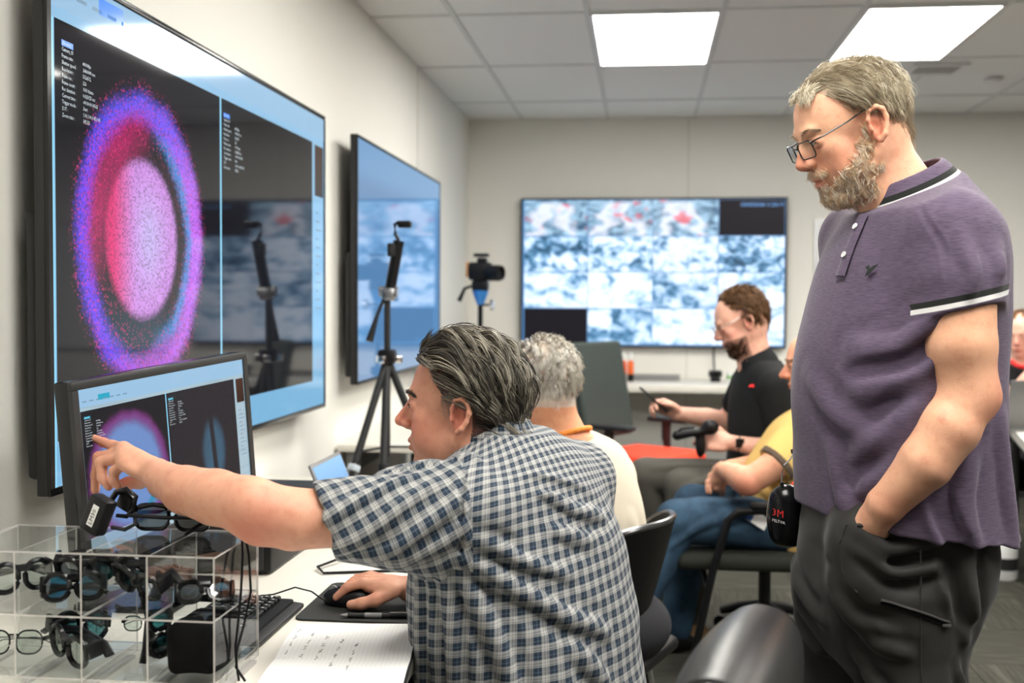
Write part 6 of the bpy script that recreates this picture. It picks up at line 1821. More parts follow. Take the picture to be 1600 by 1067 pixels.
def man_tan():
    root = person('person', 'bald seated man in tan polo and jeans half hidden by the standing man', (0.62, 4.22, 0.0))
    fr = head_frame((0.625, 4.25, 1.118), math.radians(180), math.radians(6))
    R, t = fr; s = 1.0
    S = Sdf(); head_sdf(S, fr, (0.67, 4.25, 0.985), 0.062, 1.0, s, 1.05, 0.004)
    yw = math.radians(185)
    S.loft([(0.82, 0.665, 4.24, 0.10, 0.15, yw), (0.92, 0.67, 4.24, 0.10, 0.15, yw), (0.99, 0.675, 4.245, 0.065, 0.08, yw)], 0.03)
    S.chain(A3((0.60, 4.10, 0.92), (0.555, 4.02, 0.90), (0.46, 3.965, 0.80), (0.365, 3.96, 0.735), (0.345, 3.99, 0.74)), [0.05, 0.055, 0.052, 0.046, 0.044], 0.025)
    S.chain(A3((0.355, 3.965, 0.738), (0.325, 4.05, 0.745), (0.295, 4.16, 0.745)), [0.044, 0.040, 0.028], 0.02)
    auto_hand(S, (0.295, 4.16, 0.745), (-0.3, 0.8, -0.35), (-0.9, -0.3, 0.3), 1, (0.35, 0.4, 0.45, 0.5))
    S.chain(A3((0.66, 4.38, 0.93), (0.64, 4.46, 0.90), (0.50, 4.46, 0.74), (0.33, 4.33, 0.73)), [0.05, 0.055, 0.044, 0.028], 0.025)
    auto_hand(S, (0.33, 4.33, 0.73), (-0.6, -0.6, -0.2), (-0.3, 0.2, 0.9), 1, (0.4, 0.4, 0.4, 0.5))
    V, Q = S.mesh(0.0045); S1 = S
    base, red = (0.74, 0.38, 0.24), (0.68, 0.22, 0.15)
    put(np_mesh('body', V, Q, SKIN, None, skin_colors(V, fr, s, base, red, [((0.36, 3.93, 0.72), 0.05, red, 0.6)])), root)
    S = Sdf()
    S.chain(A3((0.60, 4.10, 0.925), (0.555, 4.03, 0.895), (0.44, 3.965, 0.775)), [0.07, 0.075, 0.068], 0.03)
    cn = np.array((-0.72, -0.3, -0.62)); S.half((0.455, 3.97, 0.79), cn, 0.003)
    S.loft([(0.46, 0.58, 4.24, 0.17, 0.19, yw), (0.60, 0.545, 4.24, 0.19, 0.20, yw), (0.72, 0.55, 4.24, 0.185, 0.20, yw), (0.84, 0.585, 4.24, 0.155, 0.20, yw), (0.92, 0.62, 4.24, 0.125, 0.18, yw), (0.98, 0.672, 4.245, 0.085, 0.11, yw)], 0.04, e=2.2)
    S.chain(A3((0.66, 4.38, 0.93), (0.64, 4.46, 0.90), (0.54, 4.46, 0.79)), [0.07, 0.075, 0.066], 0.03)
    S.half((0.39, 4.2, 0.61), (-0.75, 0.0, -0.66), 0.01)
    S.cone((0.67, 4.25, 0.96), (0.65, 4.25, 1.10), 0.062, 0.07, 0.006, 's')
    for q in (((0.42, 4.07, 0.74), (0.50, 4.05, 0.70), (0.62, 4.05, 0.69)), ((0.40, 4.09, 0.70), (0.50, 4.05, 0.65), (0.62, 4.05, 0.63)), ((0.50, 4.06, 0.66), (0.58, 4.04, 0.58), (0.64, 4.04, 0.57))): S.fold(A3(*q), 0.014, 0.006)
    V, Q = S.mesh(0.0055, extra=wob(47, 7, 14, 32, 0.003))
    ctr = V[Q].mean(1); TAN_ = cloth('tan_polo_cloth', (0.62, 0.42, 0.14)); o = put(np_mesh('polo_shirt', V, Q, TAN_, None), root)
    o.data.materials.append(cloth('brown_trim', (0.10, 0.07, 0.05)))
    band = (np.abs((ctr - np.array((0.455, 3.97, 0.79))) @ (cn / np.linalg.norm(cn)) + 0.010) < 0.011) & (ctr[:, 1] < 4.05) & (ctr[:, 0] < 0.58)
    o.data.polygons.foreach_set('material_index', band.astype(np.int32))
    JE = Mat('blue_denim', (0.03, 0.07, 0.14), 0.85, 0, 0.2); nn_ = JE.noise(14, 4, 0.6); n2_ = JE.noise(500, 2)
    JE.set('Base Color', JE.mix(n2_ * 0.3, JE.mix(nn_.step(0.3, 0.75), (0.007, 0.024, 0.052), (0.028, 0.072, 0.125)), (0.1, 0.15, 0.2)))
    S = Sdf(); S.ell((0.63, 4.24, 0.54), (0.18, 0.20, 0.12), None, 0.05)
    S.chain(A3((0.58, 4.14, 0.56), (0.13, 4.05, 0.575), (0.0, 4.02, 0.33), (-0.06, 4.01, 0.10)), [0.105, 0.080, 0.070, 0.060], 0.04)
    S.chain(A3((0.58, 4.34, 0.56), (0.20, 4.38, 0.575), (0.14, 4.40, 0.10)), [0.105, 0.080, 0.060], 0.04)
    for q in (((0.50, 4.05, 0.62), (0.36, 4.02, 0.60), (0.24, 4.0, 0.58)), ((0.30, 4.0, 0.62), (0.18, 3.99, 0.56), (0.10, 3.98, 0.50)), ((0.12, 3.99, 0.58), (0.04, 3.96, 0.48), (0.0, 3.96, 0.40)), ((0.42, 4.06, 0.66), (0.34, 4.05, 0.66), (0.22, 4.03, 0.65))): S.fold(A3(*q), 0.013, 0.007)
    V, Q = S.mesh(0.0065, extra=wob(49, 8, 16, 36, 0.0035)); put(np_mesh('jeans', V, Q, JE.m, None), root)
    put(MB().tube([(0.375, 4.12, 0.645), (0.39, 4.07, 0.63), (0.42, 4.045, 0.61), (0.48, 4.03, 0.585)], 0.016, 8, True, 0.35, up=(0, 1, 0)).build('grey_belt', simple('grey_webbing', (0.20, 0.20, 0.22), 0.8)), root)
    shoe(root, -0.07, 4.01, 3.14, M_BLACK); shoe(root, 0.13, 4.40, 3.14, M_BLACK)
    hb = [tuple(t + R @ (np.array((-0.005 + 0.002 * k, 0.086 * math.cos(a), 0.02 + 0.125 * math.sin(a))) * s)) for k, a in enumerate(np.linspace(0.0, math.pi, 18))]
    put(MB().tube(hb, 0.009, 8, True, 0.5).build('ear_defender_band', M_BLACK), root)
    for sd in (1, -1):
        S = Sdf(); S.ell(t + R @ (np.array((-0.008, sd * 0.098, 0.0)) * s), (0.032, 0.022, 0.042), R, 0.01); V, Q = S.mesh(0.006); put(np_mesh('ear_defender_cup', V, Q, M_BLACK, None), root)
    for sd in (1, -1):
        brl = [(0.100 - 0.012 * u * u, sd * (0.014 + 0.036 * u), 0.033) for u in np.linspace(0, 1, 12)]
        put(strands('eyebrow', fur(S1, fr, s, brl, lambda l: (-0.2, np.sign(l[1]), 0.2), 0.012, 0.3, seed=2), 6, 0.0022, 0.0008, [(0.10, 0.06, 0.04), (0.25, 0.17, 0.12)], None, 12), root)
    eyes(fr, s, root); lashes(S1, fr, s, root)
    return root
man_tan()
# card lying on the thigh of the man in jeans
cd = thing('badge_card', 'white and blue badge card hanging at the tan man\'s thigh', 'badge', None, (0.40, 3.995, 0.60), (math.radians(70), 0, math.radians(20)))
MB().box((0, 0, 0), (0.075, 0.045, 0.002), Matrix.Rotation(-0.6, 3, 'Z')).build('card', M_PAPER, cd)
MB().box((-0.024, 0.014, 0.0006), (0.02, 0.04, 0.0022), Matrix.Rotation(-0.6, 3, 'Z')).build('blue_band', simple('blue_print', (0.02, 0.10, 0.35), 0.5), cd)

def woman_laptop():
    root = person('person', 'long haired person in black behind the laptop at the right edge', (2.06, 6.32, 0.0))
    fr = head_frame((1.995, 6.30, 1.185), math.radians(235), math.radians(12))
    R, t = fr; s = 0.95
    S = Sdf(); head_sdf(S, fr, (2.00, 6.33, 1.04), 0.052, 0.95, s)
    S.loft([(0.9, 2.06, 6.33, 0.08, 0.13, 4.1), (1.0, 2.06, 6.33, 0.08, 0.12, 4.1), (1.05, 2.06, 6.33, 0.055, 0.065, 4.1)], 0.03)
    S.chain(A3((1.95, 6.36, 0.98), (1.90, 6.37, 0.95), (1.86, 6.15, 0.83), (1.95, 6.08, 0.96), (2.0, 6.10, 1.04)), [0.045, 0.05, 0.042, 0.036, 0.026], 0.02)
    auto_hand(S, (1.995, 6.10, 1.035), (0.3, 0.45, 0.8), (-0.8, -0.3, 0.4), -1, (0.8, 0.9, 0.95, 1.0))
    S.chain(A3((2.16, 6.28, 0.98), (2.22, 6.26, 0.95), (2.25, 6.06, 0.82), (2.10, 5.92, 0.79)), [0.045, 0.05, 0.04, 0.026], 0.02)
    V, Q = S.mesh(0.006)
    put(np_mesh('body', V, Q, SKIN, None, skin_colors(V, fr, s, (0.72, 0.42, 0.32), (0.68, 0.28, 0.22))), root)
    lim = lambda p: p[2] > (0.055 + (p[0] - 0.02) * 0.9 if p[0] > 0.02 else -0.05)
    cap_hair(root, fr, s, [(0.12, 0.05, 0.02), (0.26, 0.13, 0.06), (0.40, 0.22, 0.11)], 220, 10, 0.17, lim, lambda p, u: (-0.5, 0.3 * np.sign(p[1]), -0.7) if p[2] > 0.08 else (-0.15, 0.05 * np.sign(p[1]), -1.0), 0.012, 71, 0.0018)
    S = Sdf()
    S.loft([(0.5, 2.06, 6.34, 0.13, 0.17, 4.1), (0.75, 2.06, 6.33, 0.12, 0.165, 4.1), (0.92, 2.06, 6.33, 0.11, 0.175, 4.1), (1.0, 2.06, 6.33, 0.09, 0.14, 4.1), (1.04, 2.06, 6.33, 0.06, 0.08, 4.1)], 0.03)
    S.chain(A3((1.95, 6.36, 0.98), (1.90, 6.37, 0.945), (1.87, 6.25, 0.88)), [0.058, 0.062, 0.056], 0.03); S.chain(A3((2.16, 6.28, 0.98), (2.22, 6.26, 0.945), (2.24, 6.15, 0.88)), [0.058, 0.062, 0.056], 0.03)
    V, Q = S.mesh(0.008, extra=wob(53, 6, 12, 28, 0.003)); put(np_mesh('black_top', V, Q, cloth('black_jersey', (0.008, 0.008, 0.009)), None), root)
    put(MB().tube([(1.985, 6.25, 1.05), (2.0, 6.20, 1.03), (2.04, 6.19, 1.02), (2.08, 6.22, 1.04), (2.10, 6.27, 1.06)], 0.012, 8).build('red_scarf', M_RPRINT), root)
    S = Sdf(); S.ell((2.06, 6.36, 0.52), (0.16, 0.18, 0.11), None, 0.05); S.chain(A3((2.0, 6.30, 0.54), (1.86, 5.98, 0.56), (1.88, 6.02, 0.1)), [0.08, 0.065, 0.05], 0.04); S.chain(A3((2.12, 6.28, 0.54), (2.06, 5.93, 0.56), (2.08, 5.97, 0.1)), [0.08, 0.065, 0.05], 0.04)
    V, Q = S.mesh(0.011); put(np_mesh('trousers', V, Q, cloth('black_trousers', (0.012, 0.012, 0.014)), None), root)
    shoe(root, 1.88, 6.02, 4.3, M_BLACK); shoe(root, 2.08, 5.97, 4.5, M_BLACK)
    for ch in root.children:
        if ch.name.split('.')[0] not in ('hair', 'body'): ch.location.x -= 0.06
    return root
woman_laptop()
# ================================================================== tripods, chairs, far bench, right-hand table
# black tripod with a gimbal camera in front of the second television
t = thing('tripod', 'black tripod with slim gimbal in front of the pale blue television', 'tripod', None, (-0.956, 4.2, 0))
ap = Vector((0, 0, 1.133))
feet = [Vector((-0.25, -0.46, 0.012)), Vector((0.43, 0.14, 0.012)), Vector((0.05, -0.40, 0.012))]
blue_w = simple('pale_clamp', (0.60, 0.66, 0.72), 0.4)
for k, f in enumerate(feet):
    d = (f - ap)
    o = MB().cyl(ap + d * 0.02, ap + d * 0.36, 0.0145, 12).build('leg', M_DARK, t)
    m = MB(); m.cyl(ap + d * 0.34, ap + d * 0.70, 0.0115, 12); m.cyl(ap + d * 0.68, ap + d * 0.985, 0.009, 12); m.build('lower_tube', M_DARK, o)
    MB().box(ap + d * 0.35, (0.036, 0.036, 0.026), d.to_track_quat('Z', 'Y').to_matrix(), bev=0.005).build('leg_clamp', blue_w if k == 0 else M_BLACK, o)
    MB().box(ap + d * 0.69, (0.03, 0.03, 0.022), d.to_track_quat('Z', 'Y').to_matrix(), bev=0.004).build('leg_clamp', M_BLACK, o)
    MB().lathe([(0.0001, -0.012), (0.014, -0.012), (0.014, 0.01), (0.009, 0.02), (0.0001, 0.02)], Matrix.Translation(f), 12).build('rubber_foot', M_BLACK, o)
    MB().cyl((0, 0, 0.80), ap + d * 0.30, 0.005, 8).build('brace', M_DARK, t)
MB().cyl((0, 0, 0.76), (0, 0, 1.35), 0.0125, 12).build('centre_column', M_DARK, t)
MB().box((0, 0, 1.14), (0.065, 0.065, 0.055), bev=0.012).build('shoulder', M_BLACK, t)
for a in (0.3, 2.4, 4.5): MB().box((0.042 * math.cos(a), 0.042 * math.sin(a), 1.13), (0.03, 0.03, 0.03), Matrix.Rotation(a, 3, 'Z'), bev=0.006).build('hinge', M_CHROME, t)
m = MB(); m.box((0.006, 0, 1.375), (0.05, 0.05, 0.05), bev=0.01); m.cyl((-0.03, 0, 1.385), (0.04, 0, 1.385), 0.02, 14); m.build('pan_head', M_STEEL, t)
MB().tube([(-0.005, -0.01, 1.37), (-0.028, -0.04, 1.30), (-0.052, -0.07, 1.20)], [0.007, 0.007, 0.015], 10).build('pan_handle', M_BLACK, t)
MB().cyl((0.012, 0, 1.40), (0.044, 0, 1.575), 0.021, 16).build('gimbal_grip', M_BLACK, t)
MB().box((0.02, -0.018, 1.54), (0.03, 0.022, 0.05), bev=0.005).build('control_pad', M_DARK, t)
MB().tube([(0.044, 0, 1.575), (0.030, 0, 1.60), (0.028, 0, 1.635), (0.045, 0, 1.645)], 0.007, 8).build('gimbal_arm', M_BLACK, t)
MB().box((0.066, 0, 1.636), (0.05, 0.036, 0.026), bev=0.006).build('gimbal_camera', M_BLACK, t)

# second tripod with a stills camera
t = thing('camera_tripod', 'tripod with stills camera and blue plate near the far corner', 'tripod', None, (-0.897, 6.25, 0))
ap = Vector((0, 0, 0.95))
for f in (Vector((-0.22, -0.34, 0.012)), Vector((0.40, 0.0, 0.012)), Vector((-0.20, 0.36, 0.012))):
    d = f - ap
    o = MB().tube([ap + d * 0.02, ap + d * 0.5, ap + d * 0.985], [0.015, 0.0125, 0.009], 10).build('leg', M_DARK, t)
    MB().lathe([(0.0001, -0.012), (0.014, -0.012), (0.014, 0.01), (0.0001, 0.015)], Matrix.Translation(f), 12).build('rubber_foot', M_BLACK, o)
MB().cyl((0, 0, 0.75), (0, 0, 1.34), 0.014, 12).build('centre_column', M_BLACK, t)
MB().box((0, 0, 0.96), (0.07, 0.07, 0.05), bev=0.01).build('shoulder', M_BLACK, t)
MB().lathe([(0.018, 1.33), (0.03, 1.36), (0.045, 1.40), (0.045, 1.41), (0.0001, 1.41)], None, 18).build('blue_plate', simple('blue_metal', (0.05, 0.25, 0.65), 0.3, 0.3), t)
MB().box((0, 0, 1.435), (0.09, 0.08, 0.06), bev=0.012).build('fluid_head', M_BLACK, t)
MB().lathe([(0.0001, -0.008), (0.028, -0.008), (0.028, 0.008), (0.0001, 0.008)], Matrix.Translation((0.065, -0.01, 1.33)) @ Matrix.Rotation(HP, 4, 'Y'), 18).build('tension_knob', M_CHROME, t)
MB().cyl((0.0, -0.01, 1.33), (0.06, -0.01, 1.33), 0.006, 8).build('knob_shaft', M_BLACK, t)
MB().tube([(-0.03, 0, 1.44), (-0.085, -0.02, 1.42), (-0.115, -0.03, 1.35)], [0.008, 0.009, 0.013], 10).build('pan_handle', M_BLACK, t)
MB().box((0.0, 0, 1.515), (0.125, 0.085, 0.10), bev=0.014).build('camera_body', M_BLACK, t)
MB().box((0.01, 0, 1.575), (0.055, 0.06, 0.03), bev=0.01).build('viewfinder', M_BLACK, t)
MB().box((0.005, 0, 1.605), (0.085, 0.05, 0.02), bev=0.006).build('flash_shoe_unit', M_DARK, t)
MB().lathe([(0.040, 0.0), (0.044, 0.01), (0.044, 0.07), (0.040, 0.085), (0.034, 0.085), (0.030, 0.07), (0.0001, 0.068)], Matrix.Translation((0.05, -0.03, 1.505)) @ Matrix.Rotation(HP, 4, 'Y') @ Matrix.Rotation(0.5, 4, 'X'), 22).build('lens', M_BLACK, t)
MB().box((-0.072, 0.0, 1.525), (0.012, 0.07, 0.085), bev=0.004).build('flip_screen', simple('tan_leather', (0.55, 0.28, 0.12), 0.6), t)

# ---- chairs
def five_star(t, z_seat, r=0.30, mat=None):
    mat = mat or M_BLACK
    MB().cyl((0, 0, 0.10), (0, 0, z_seat - 0.05), 0.025, 14).build('gas_column', M_DARK, t)
    for k in range(5):
        a = 2 * math.pi * k / 5 + 0.3
        d = Vector((math.cos(a), math.sin(a), 0))
        o = MB().tube([Vector((0, 0, 0.115)), d * r * 0.55 + Vector((0, 0, 0.10)), d * r + Vector((0, 0, 0.075))], [0.026, 0.022, 0.016], 8).build('base_arm', mat, t)
        MB().cyl(d * r + Vector((-0.012 * d.y, 0.012 * d.x, 0.028)), d * r + Vector((0.012 * d.y, -0.012 * d.x, 0.028)), 0.028, 14).build('caster', M_BLACK, o)
def slab_sdf(c, half, r, tilt=0.0, curve=0.0):
    S = Sdf(); S.box(c, half, np.array(Matrix.Rotation(tilt, 3, 'Y')), r, 0.01); return S

# task chair with red seat and dark green back, facing away to the right
t = thing('office_chair', 'empty office chair with orange red seat and dark green back', 'chair', None, (-0.02, 6.28, 0), (0, 0, math.radians(-33)))
V, Q = slab_sdf((0.06, 0, 0.50), (0.24, 0.24, 0.04), 0.035).mesh(0.010)
np_mesh('seat', V, Q, simple('orange_red_fabric', (0.80, 0.060, 0.022), 0.8, var=0.1, scale=200), t)
S = Sdf(); S.box((-0.25, 0, 0.86), (0.028, 0.235, 0.27), np.array(Matrix.Rotation(-0.20, 3, 'Y')), 0.024, 0.01); S.ell((0.02, 0, 0.9), (0.235, 0.5, 0.4), None, 0.02, 's')
V, Q = S.mesh(0.010)
np_mesh('backrest', V, Q, simple('dark_green_mesh', (0.030, 0.042, 0.038), 0.8, var=0.15, scale=300), t)
MB().tube([(0.0, 0, 0.44), (-0.20, 0, 0.45), (-0.25, 0, 0.60), (-0.28, 0, 0.80)], 0.022, 10).build('back_support', M_BLACK, t)
for sd in (-1, 1):
    MB().tube([(0.02, sd * 0.20, 0.45), (0.02, sd * 0.285, 0.46), (0.0, sd * 0.285, 0.58), (0.0, sd * 0.285, 0.67)], [0.016, 0.018, 0.022, 0.022], 8, True, 1.4).build('arm_post', simple('dark_red_black', (0.02, 0.008, 0.008), 0.5), t)
    MB().box((0.02, sd * 0.285, 0.685), (0.25, 0.085, 0.028), bev=0.010).build('armrest', M_DARK, t)
five_star(t, 0.46)

# chair of the white-haired man: black shell with chrome rim
t = thing('shell_chair', 'black shell chair with shiny rim behind the white haired man', 'chair', None, (-0.205, 2.98, 0), (0, 0, math.radians(160)))
V, Q = slab_sdf((-0.02, 0, 0.425), (0.23, 0.23, 0.022), 0.02).mesh(0.010)
np_mesh('seat', V, Q, M_BLACK, t)
na, nz_ = 28, 10; vs, fs = [], []; edge = []
def shell_pt(i, j, th):
    a = math.radians(96 + 168 * i / na); e = abs(2 * i / na - 1)
    top = 0.80 - 0.20 * e ** 4; z = 0.43 + (top - 0.43) * j / nz_
    r = 0.125 + 0.115 * ((z - 0.43) / 0.38) ** 0.8 + th
    return (-0.045 + r * math.cos(a), r * math.sin(a), z)
for th in (0.0, 0.014): vs += [shell_pt(i, j, th) for i in range(na + 1) for j in range(nz_ + 1)]
N0 = (na + 1) * (nz_ + 1); ix = lambda i, j, k: k * N0 + i * (nz_ + 1) + j
for i in range(na):
    for j in range(nz_): fs += [(ix(i, j, 0), ix(i + 1, j, 0), ix(i + 1, j + 1, 0), ix(i, j + 1, 0)), (ix(i, j, 1), ix(i, j + 1, 1), ix(i + 1, j + 1, 1), ix(i + 1, j, 1))]
    fs += [(ix(i, nz_, 0), ix(i + 1, nz_, 0), ix(i + 1, nz_, 1), ix(i, nz_, 1)), (ix(i, 0, 0), ix(i, 0, 1), ix(i + 1, 0, 1), ix(i + 1, 0, 0))]
for j in range(nz_): fs += [(ix(0, j, 0), ix(0, j + 1, 0), ix(0, j + 1, 1), ix(0, j, 1)), (ix(na, j, 0), ix(na, j, 1), ix(na, j + 1, 1), ix(na, j + 1, 0))]
MB().add(vs, fs, True).build('backrest', M_BLACK, t)
rim = [shell_pt(0, j, 0.007) for j in range(nz_)] + [shell_pt(i, nz_, 0.007) for i in range(na + 1)] + [shell_pt(na, j, 0.007) for j in range(nz_ - 1, -1, -1)]
MB().tube(rim, 0.0085, 8).build('rim', simple('dark_chrome', (0.25, 0.25, 0.26), 0.25, 1.0), t)
for sx in (-1, 1):
    for sy in (-1, 1): MB().tube([(-0.02 + sx * 0.15, sy * 0.17, 0.41), (-0.02 + sx * 0.21, sy * 0.21, 0.004)], 0.011, 8).build('leg', M_CHROME, t)

# frame armchair of the man in jeans
t = thing('frame_armchair', 'black cantilever armchair under the man in jeans', 'chair', None, (0.50, 4.23, 0))
V, Q = slab_sdf((-0.11, 0, 0.445), (0.27, 0.245, 0.032), 0.028).mesh(0.010)
np_mesh('seat', V, Q, simple('dark_seat_cloth', (0.016, 0.018, 0.012), 0.85), t)
V, Q = slab_sdf((0.29, 0, 0.74), (0.022, 0.22, 0.22), 0.02, 0.15).mesh(0.011)
np_mesh('backrest', V, Q, simple('dark_back_cloth', (0.014, 0.014, 0.014), 0.85), t)
for sd in (-1, 1):
    y = sd * 0.275
    MB().tube([(-0.34, y, 0.012), (-0.30, y, 0.20), (-0.255, y, 0.42), (-0.205, y, 0.60), (-0.17, y, 0.632), (-0.10, y, 0.637), (0.16, y, 0.637), (0.26, y, 0.60), (0.30, y, 0.42), (0.36, y, 0.012)], 0.0145, 10).build('side_frame', M_BLACK, t)
    MB().box((0.02, y, 0.652), (0.30, 0.045, 0.022), bev=0.009).build('arm_pad', M_BLACK, t)
    MB().cyl((-0.345, y, 0.0), (-0.345, y, 0.03), 0.018, 12).build('foot_cap', M_STEEL, t)
MB().cyl((-0.27, -0.275, 0.36), (-0.27, 0.275, 0.36), 0.012, 10).build('cross_bar', M_BLACK, t)
MB().cyl((0.31, -0.275, 0.36), (0.31, 0.275, 0.36), 0.012, 10).build('cross_bar', M_BLACK, t)

# chair of the man with the phone
t = thing('stool_chair', 'black office chair under the man with the phone', 'chair', None, (0.50, 4.69, 0))
V, Q = slab_sdf((0.0, 0, 0.435), (0.22, 0.21, 0.03), 0.028).mesh(0.012); np_mesh('seat', V, Q, M_BLACK, t)
V, Q = slab_sdf((0.27, 0, 0.74), (0.025, 0.18, 0.18), 0.022, 0.1).mesh(0.012); np_mesh('backrest', V, Q, M_BLACK, t)
MB().tube([(0.0, 0, 0.40), (0.26, 0, 0.42), (0.29, 0, 0.72)], 0.016, 8).build('back_support', M_BLACK, t)
five_star(t, 0.42, 0.18)

# stool under the pointing man and seat of the far right person (almost all out of view)
t = thing('swivel_stool', 'low black stool under the man in the plaid shirt', 'stool', None, (-0.15, 2.03, 0))
MB().lathe([(0.0001, 0.36), (0.17, 0.36), (0.185, 0.38), (0.185, 0.40), (0.17, 0.415), (0.0001, 0.418)], None, 28).build('seat', M_BLACK, t); five_star(t, 0.37, 0.24)
t = thing('side_chair', 'black chair under the person at the right edge', 'chair', None, (2.07, 6.37, 0))
MB().box((0, 0, 0.39), (0.40, 0.38, 0.04), bev=0.012).build('seat', M_BLACK, t); MB().box((0.0, 0.24, 0.68), (0.38, 0.03, 0.30), bev=0.012).build('backrest', M_BLACK, t)
for sx in (-1, 1):
    MB().cyl((sx * 0.17, 0.17, 0.004), (sx * 0.17, 0.23, 0.60), 0.011, 8).build('leg', M_STEEL, t); MB().cyl((sx * 0.17, -0.16, 0.004), (sx * 0.17, -0.16, 0.38), 0.011, 8).build('leg', M_STEEL, t)

# padded leather chair in the foreground, its back seen from the side
t = thing('leather_chair', 'black leather office chair with padded back at the bottom edge', 'chair', None, (-0.08, 1.42, 0), (0, 0, math.radians(-14)))
LE = Mat('black_leather', (0.012, 0.012, 0.012), 0.36, 0, 0.5); _n = LE.noise(130, 4, 0.6); LE.bump(_n, 0.18, 0.0015)
S = Sdf()
S.box((0.185, 0, 0.70), (0.050, 0.215, 0.245), np.array(Matrix.Rotation(0.10, 3, 'Y')), 0.048, 0.02); S.ell((0.205, 0.0, 0.875), (0.062, 0.20, 0.075), None, 0.05)
S.fold([(0.13, -0.17, 0.95), (0.13, -0.17, 0.75), (0.13, -0.17, 0.5)], 0.006, -0.004); S.fold([(0.26, -0.19, 0.92), (0.26, -0.19, 0.75), (0.26, -0.19, 0.5)], 0.006, -0.004)
V, Q = S.mesh(0.006); np_mesh('backrest', V, Q, LE.m, t)
pp = snap(S, [(0.205 + 0.07 * math.cos(a), -0.165, 0.80 + 0.17 * math.sin(a)) for a in np.linspace(-0.2, math.pi + 0.2, 20)], 0.0, 6)[0]
MB().tube([tuple(q) for q in pp], 0.0035, 8).build('piping', LE.m, t)
V, Q = slab_sdf((-0.06, 0, 0.46), (0.23, 0.23, 0.045), 0.04).mesh(0.010); np_mesh('seat', V, Q, LE.m, t)
MB().tube([(0.0, 0, 0.40), (0.16, 0, 0.41), (0.22, 0, 0.52)], 0.022, 10).build('back_support', M_DARK, t)
five_star(t, 0.42)

# ---- far bench below the grid television
bz = 0.80
t = desk('bench', 'long white bench against the far wall below the television', -0.75, 1.25, 7.62, 8.25, bz, 0.05)
for x, col, lab in ((-0.135, (0.75, 0.10, 0.02), 'left of two orange capped spray bottles on the far bench'), (-0.085, (0.75, 0.13, 0.02), 'right of two orange capped spray bottles on the far bench')):
    b = thing('spray_bottle', lab, 'bottle', 'orange bottles on the far bench', (x, 7.95, bz))
    MB().lathe([(0.0001, 0.0), (0.020, 0.0), (0.022, 0.01), (0.022, 0.05), (0.0001, 0.05)], None, 14).build('base', M_BLACK, b)
    MB().lathe([(0.021, 0.05), (0.022, 0.06), (0.022, 0.13), (0.012, 0.145), (0.0001, 0.145)], None, 14).build('label_sleeve', simple('orange_plastic', col, 0.5), b)
    MB().lathe([(0.012, 0.145), (0.013, 0.19), (0.009, 0.20), (0.0001, 0.20)], None, 12).build('cap', M_WHITEP, b)
b = thing('sound_bar', 'long grey bar lying on the far bench', 'bar', None, (0.08, 8.08, bz))
MB().box((0, 0, 0.022), (0.36, 0.07, 0.042), bev=0.006).build('body', simple('bar_grey', (0.30, 0.29, 0.26), 0.5), b); MB().box((0, -0.036, 0.022), (0.33, 0.003, 0.028)).build('grille', M_GREY, b)
b = thing('webcam', 'black webcam on the far bench under the hanging cable', 'webcam', None, (0.50, 8.0, bz))
MB().box((0, 0, 0.055), (0.095, 0.06, 0.05), bev=0.016).build('body', M_BLACK, b); MB().cyl((0, -0.03, 0.055), (0, -0.042, 0.055), 0.018, 14).build('lens', M_BLACKG, b); MB().box((0, 0.0, 0.014), (0.07, 0.05, 0.028), bev=0.006).build('foot', M_BLACK, b)
b = thing('paper_cup', 'small pale cup beside the webcam on the far bench', 'cup', None, (0.60, 7.98, bz))
MB().lathe([(0.0001, 0.0), (0.022, 0.0), (0.028, 0.07), (0.026, 0.07), (0.020, 0.004), (0.0001, 0.004)], None, 16).build('cup', M_WHITEP, b); MB().lathe([(0.0265, 0.025), (0.0275, 0.045), (0.0265, 0.045)], None, 16).build('sleeve', simple('green_print', (0.2, 0.45, 0.15), 0.6), b)
# whiteboard behind the standing man
t = thing('whiteboard', 'framed whiteboard on the far wall behind the standing man', 'whiteboard', None, (1.81, 8.262, 1.45))
MB().box((0, -0.004, 0), (1.20, 0.010, 0.94)).build('board', simple('gloss_white', (0.80, 0.81, 0.81), 0.2), t)
for c, s_ in (((0, -0.008, 0.475), (1.23, 0.02, 0.02)), ((0, -0.008, -0.475), (1.23, 0.02, 0.02)), ((0.605, -0.008, 0), (0.02, 0.02, 0.93)), ((-0.605, -0.008, 0), (0.02, 0.02, 0.93))): MB().box(c, s_).build('frame_rail', simple('aluminium', (0.62, 0.63, 0.64), 0.4, 0.6), t)
w_ = MB()
for k in range(3): w_.tube([(-0.56 + 0.02 * i, -0.0105, 0.20 - 0.2 * k + 0.012 * math.sin(i * 2.1 + k)) for i in range(8)], 0.0025, 5)
w_.build('marker_writing', simple('marker_red', (0.5, 0.12, 0.10), 0.6), t)["kind"] = "stuff"
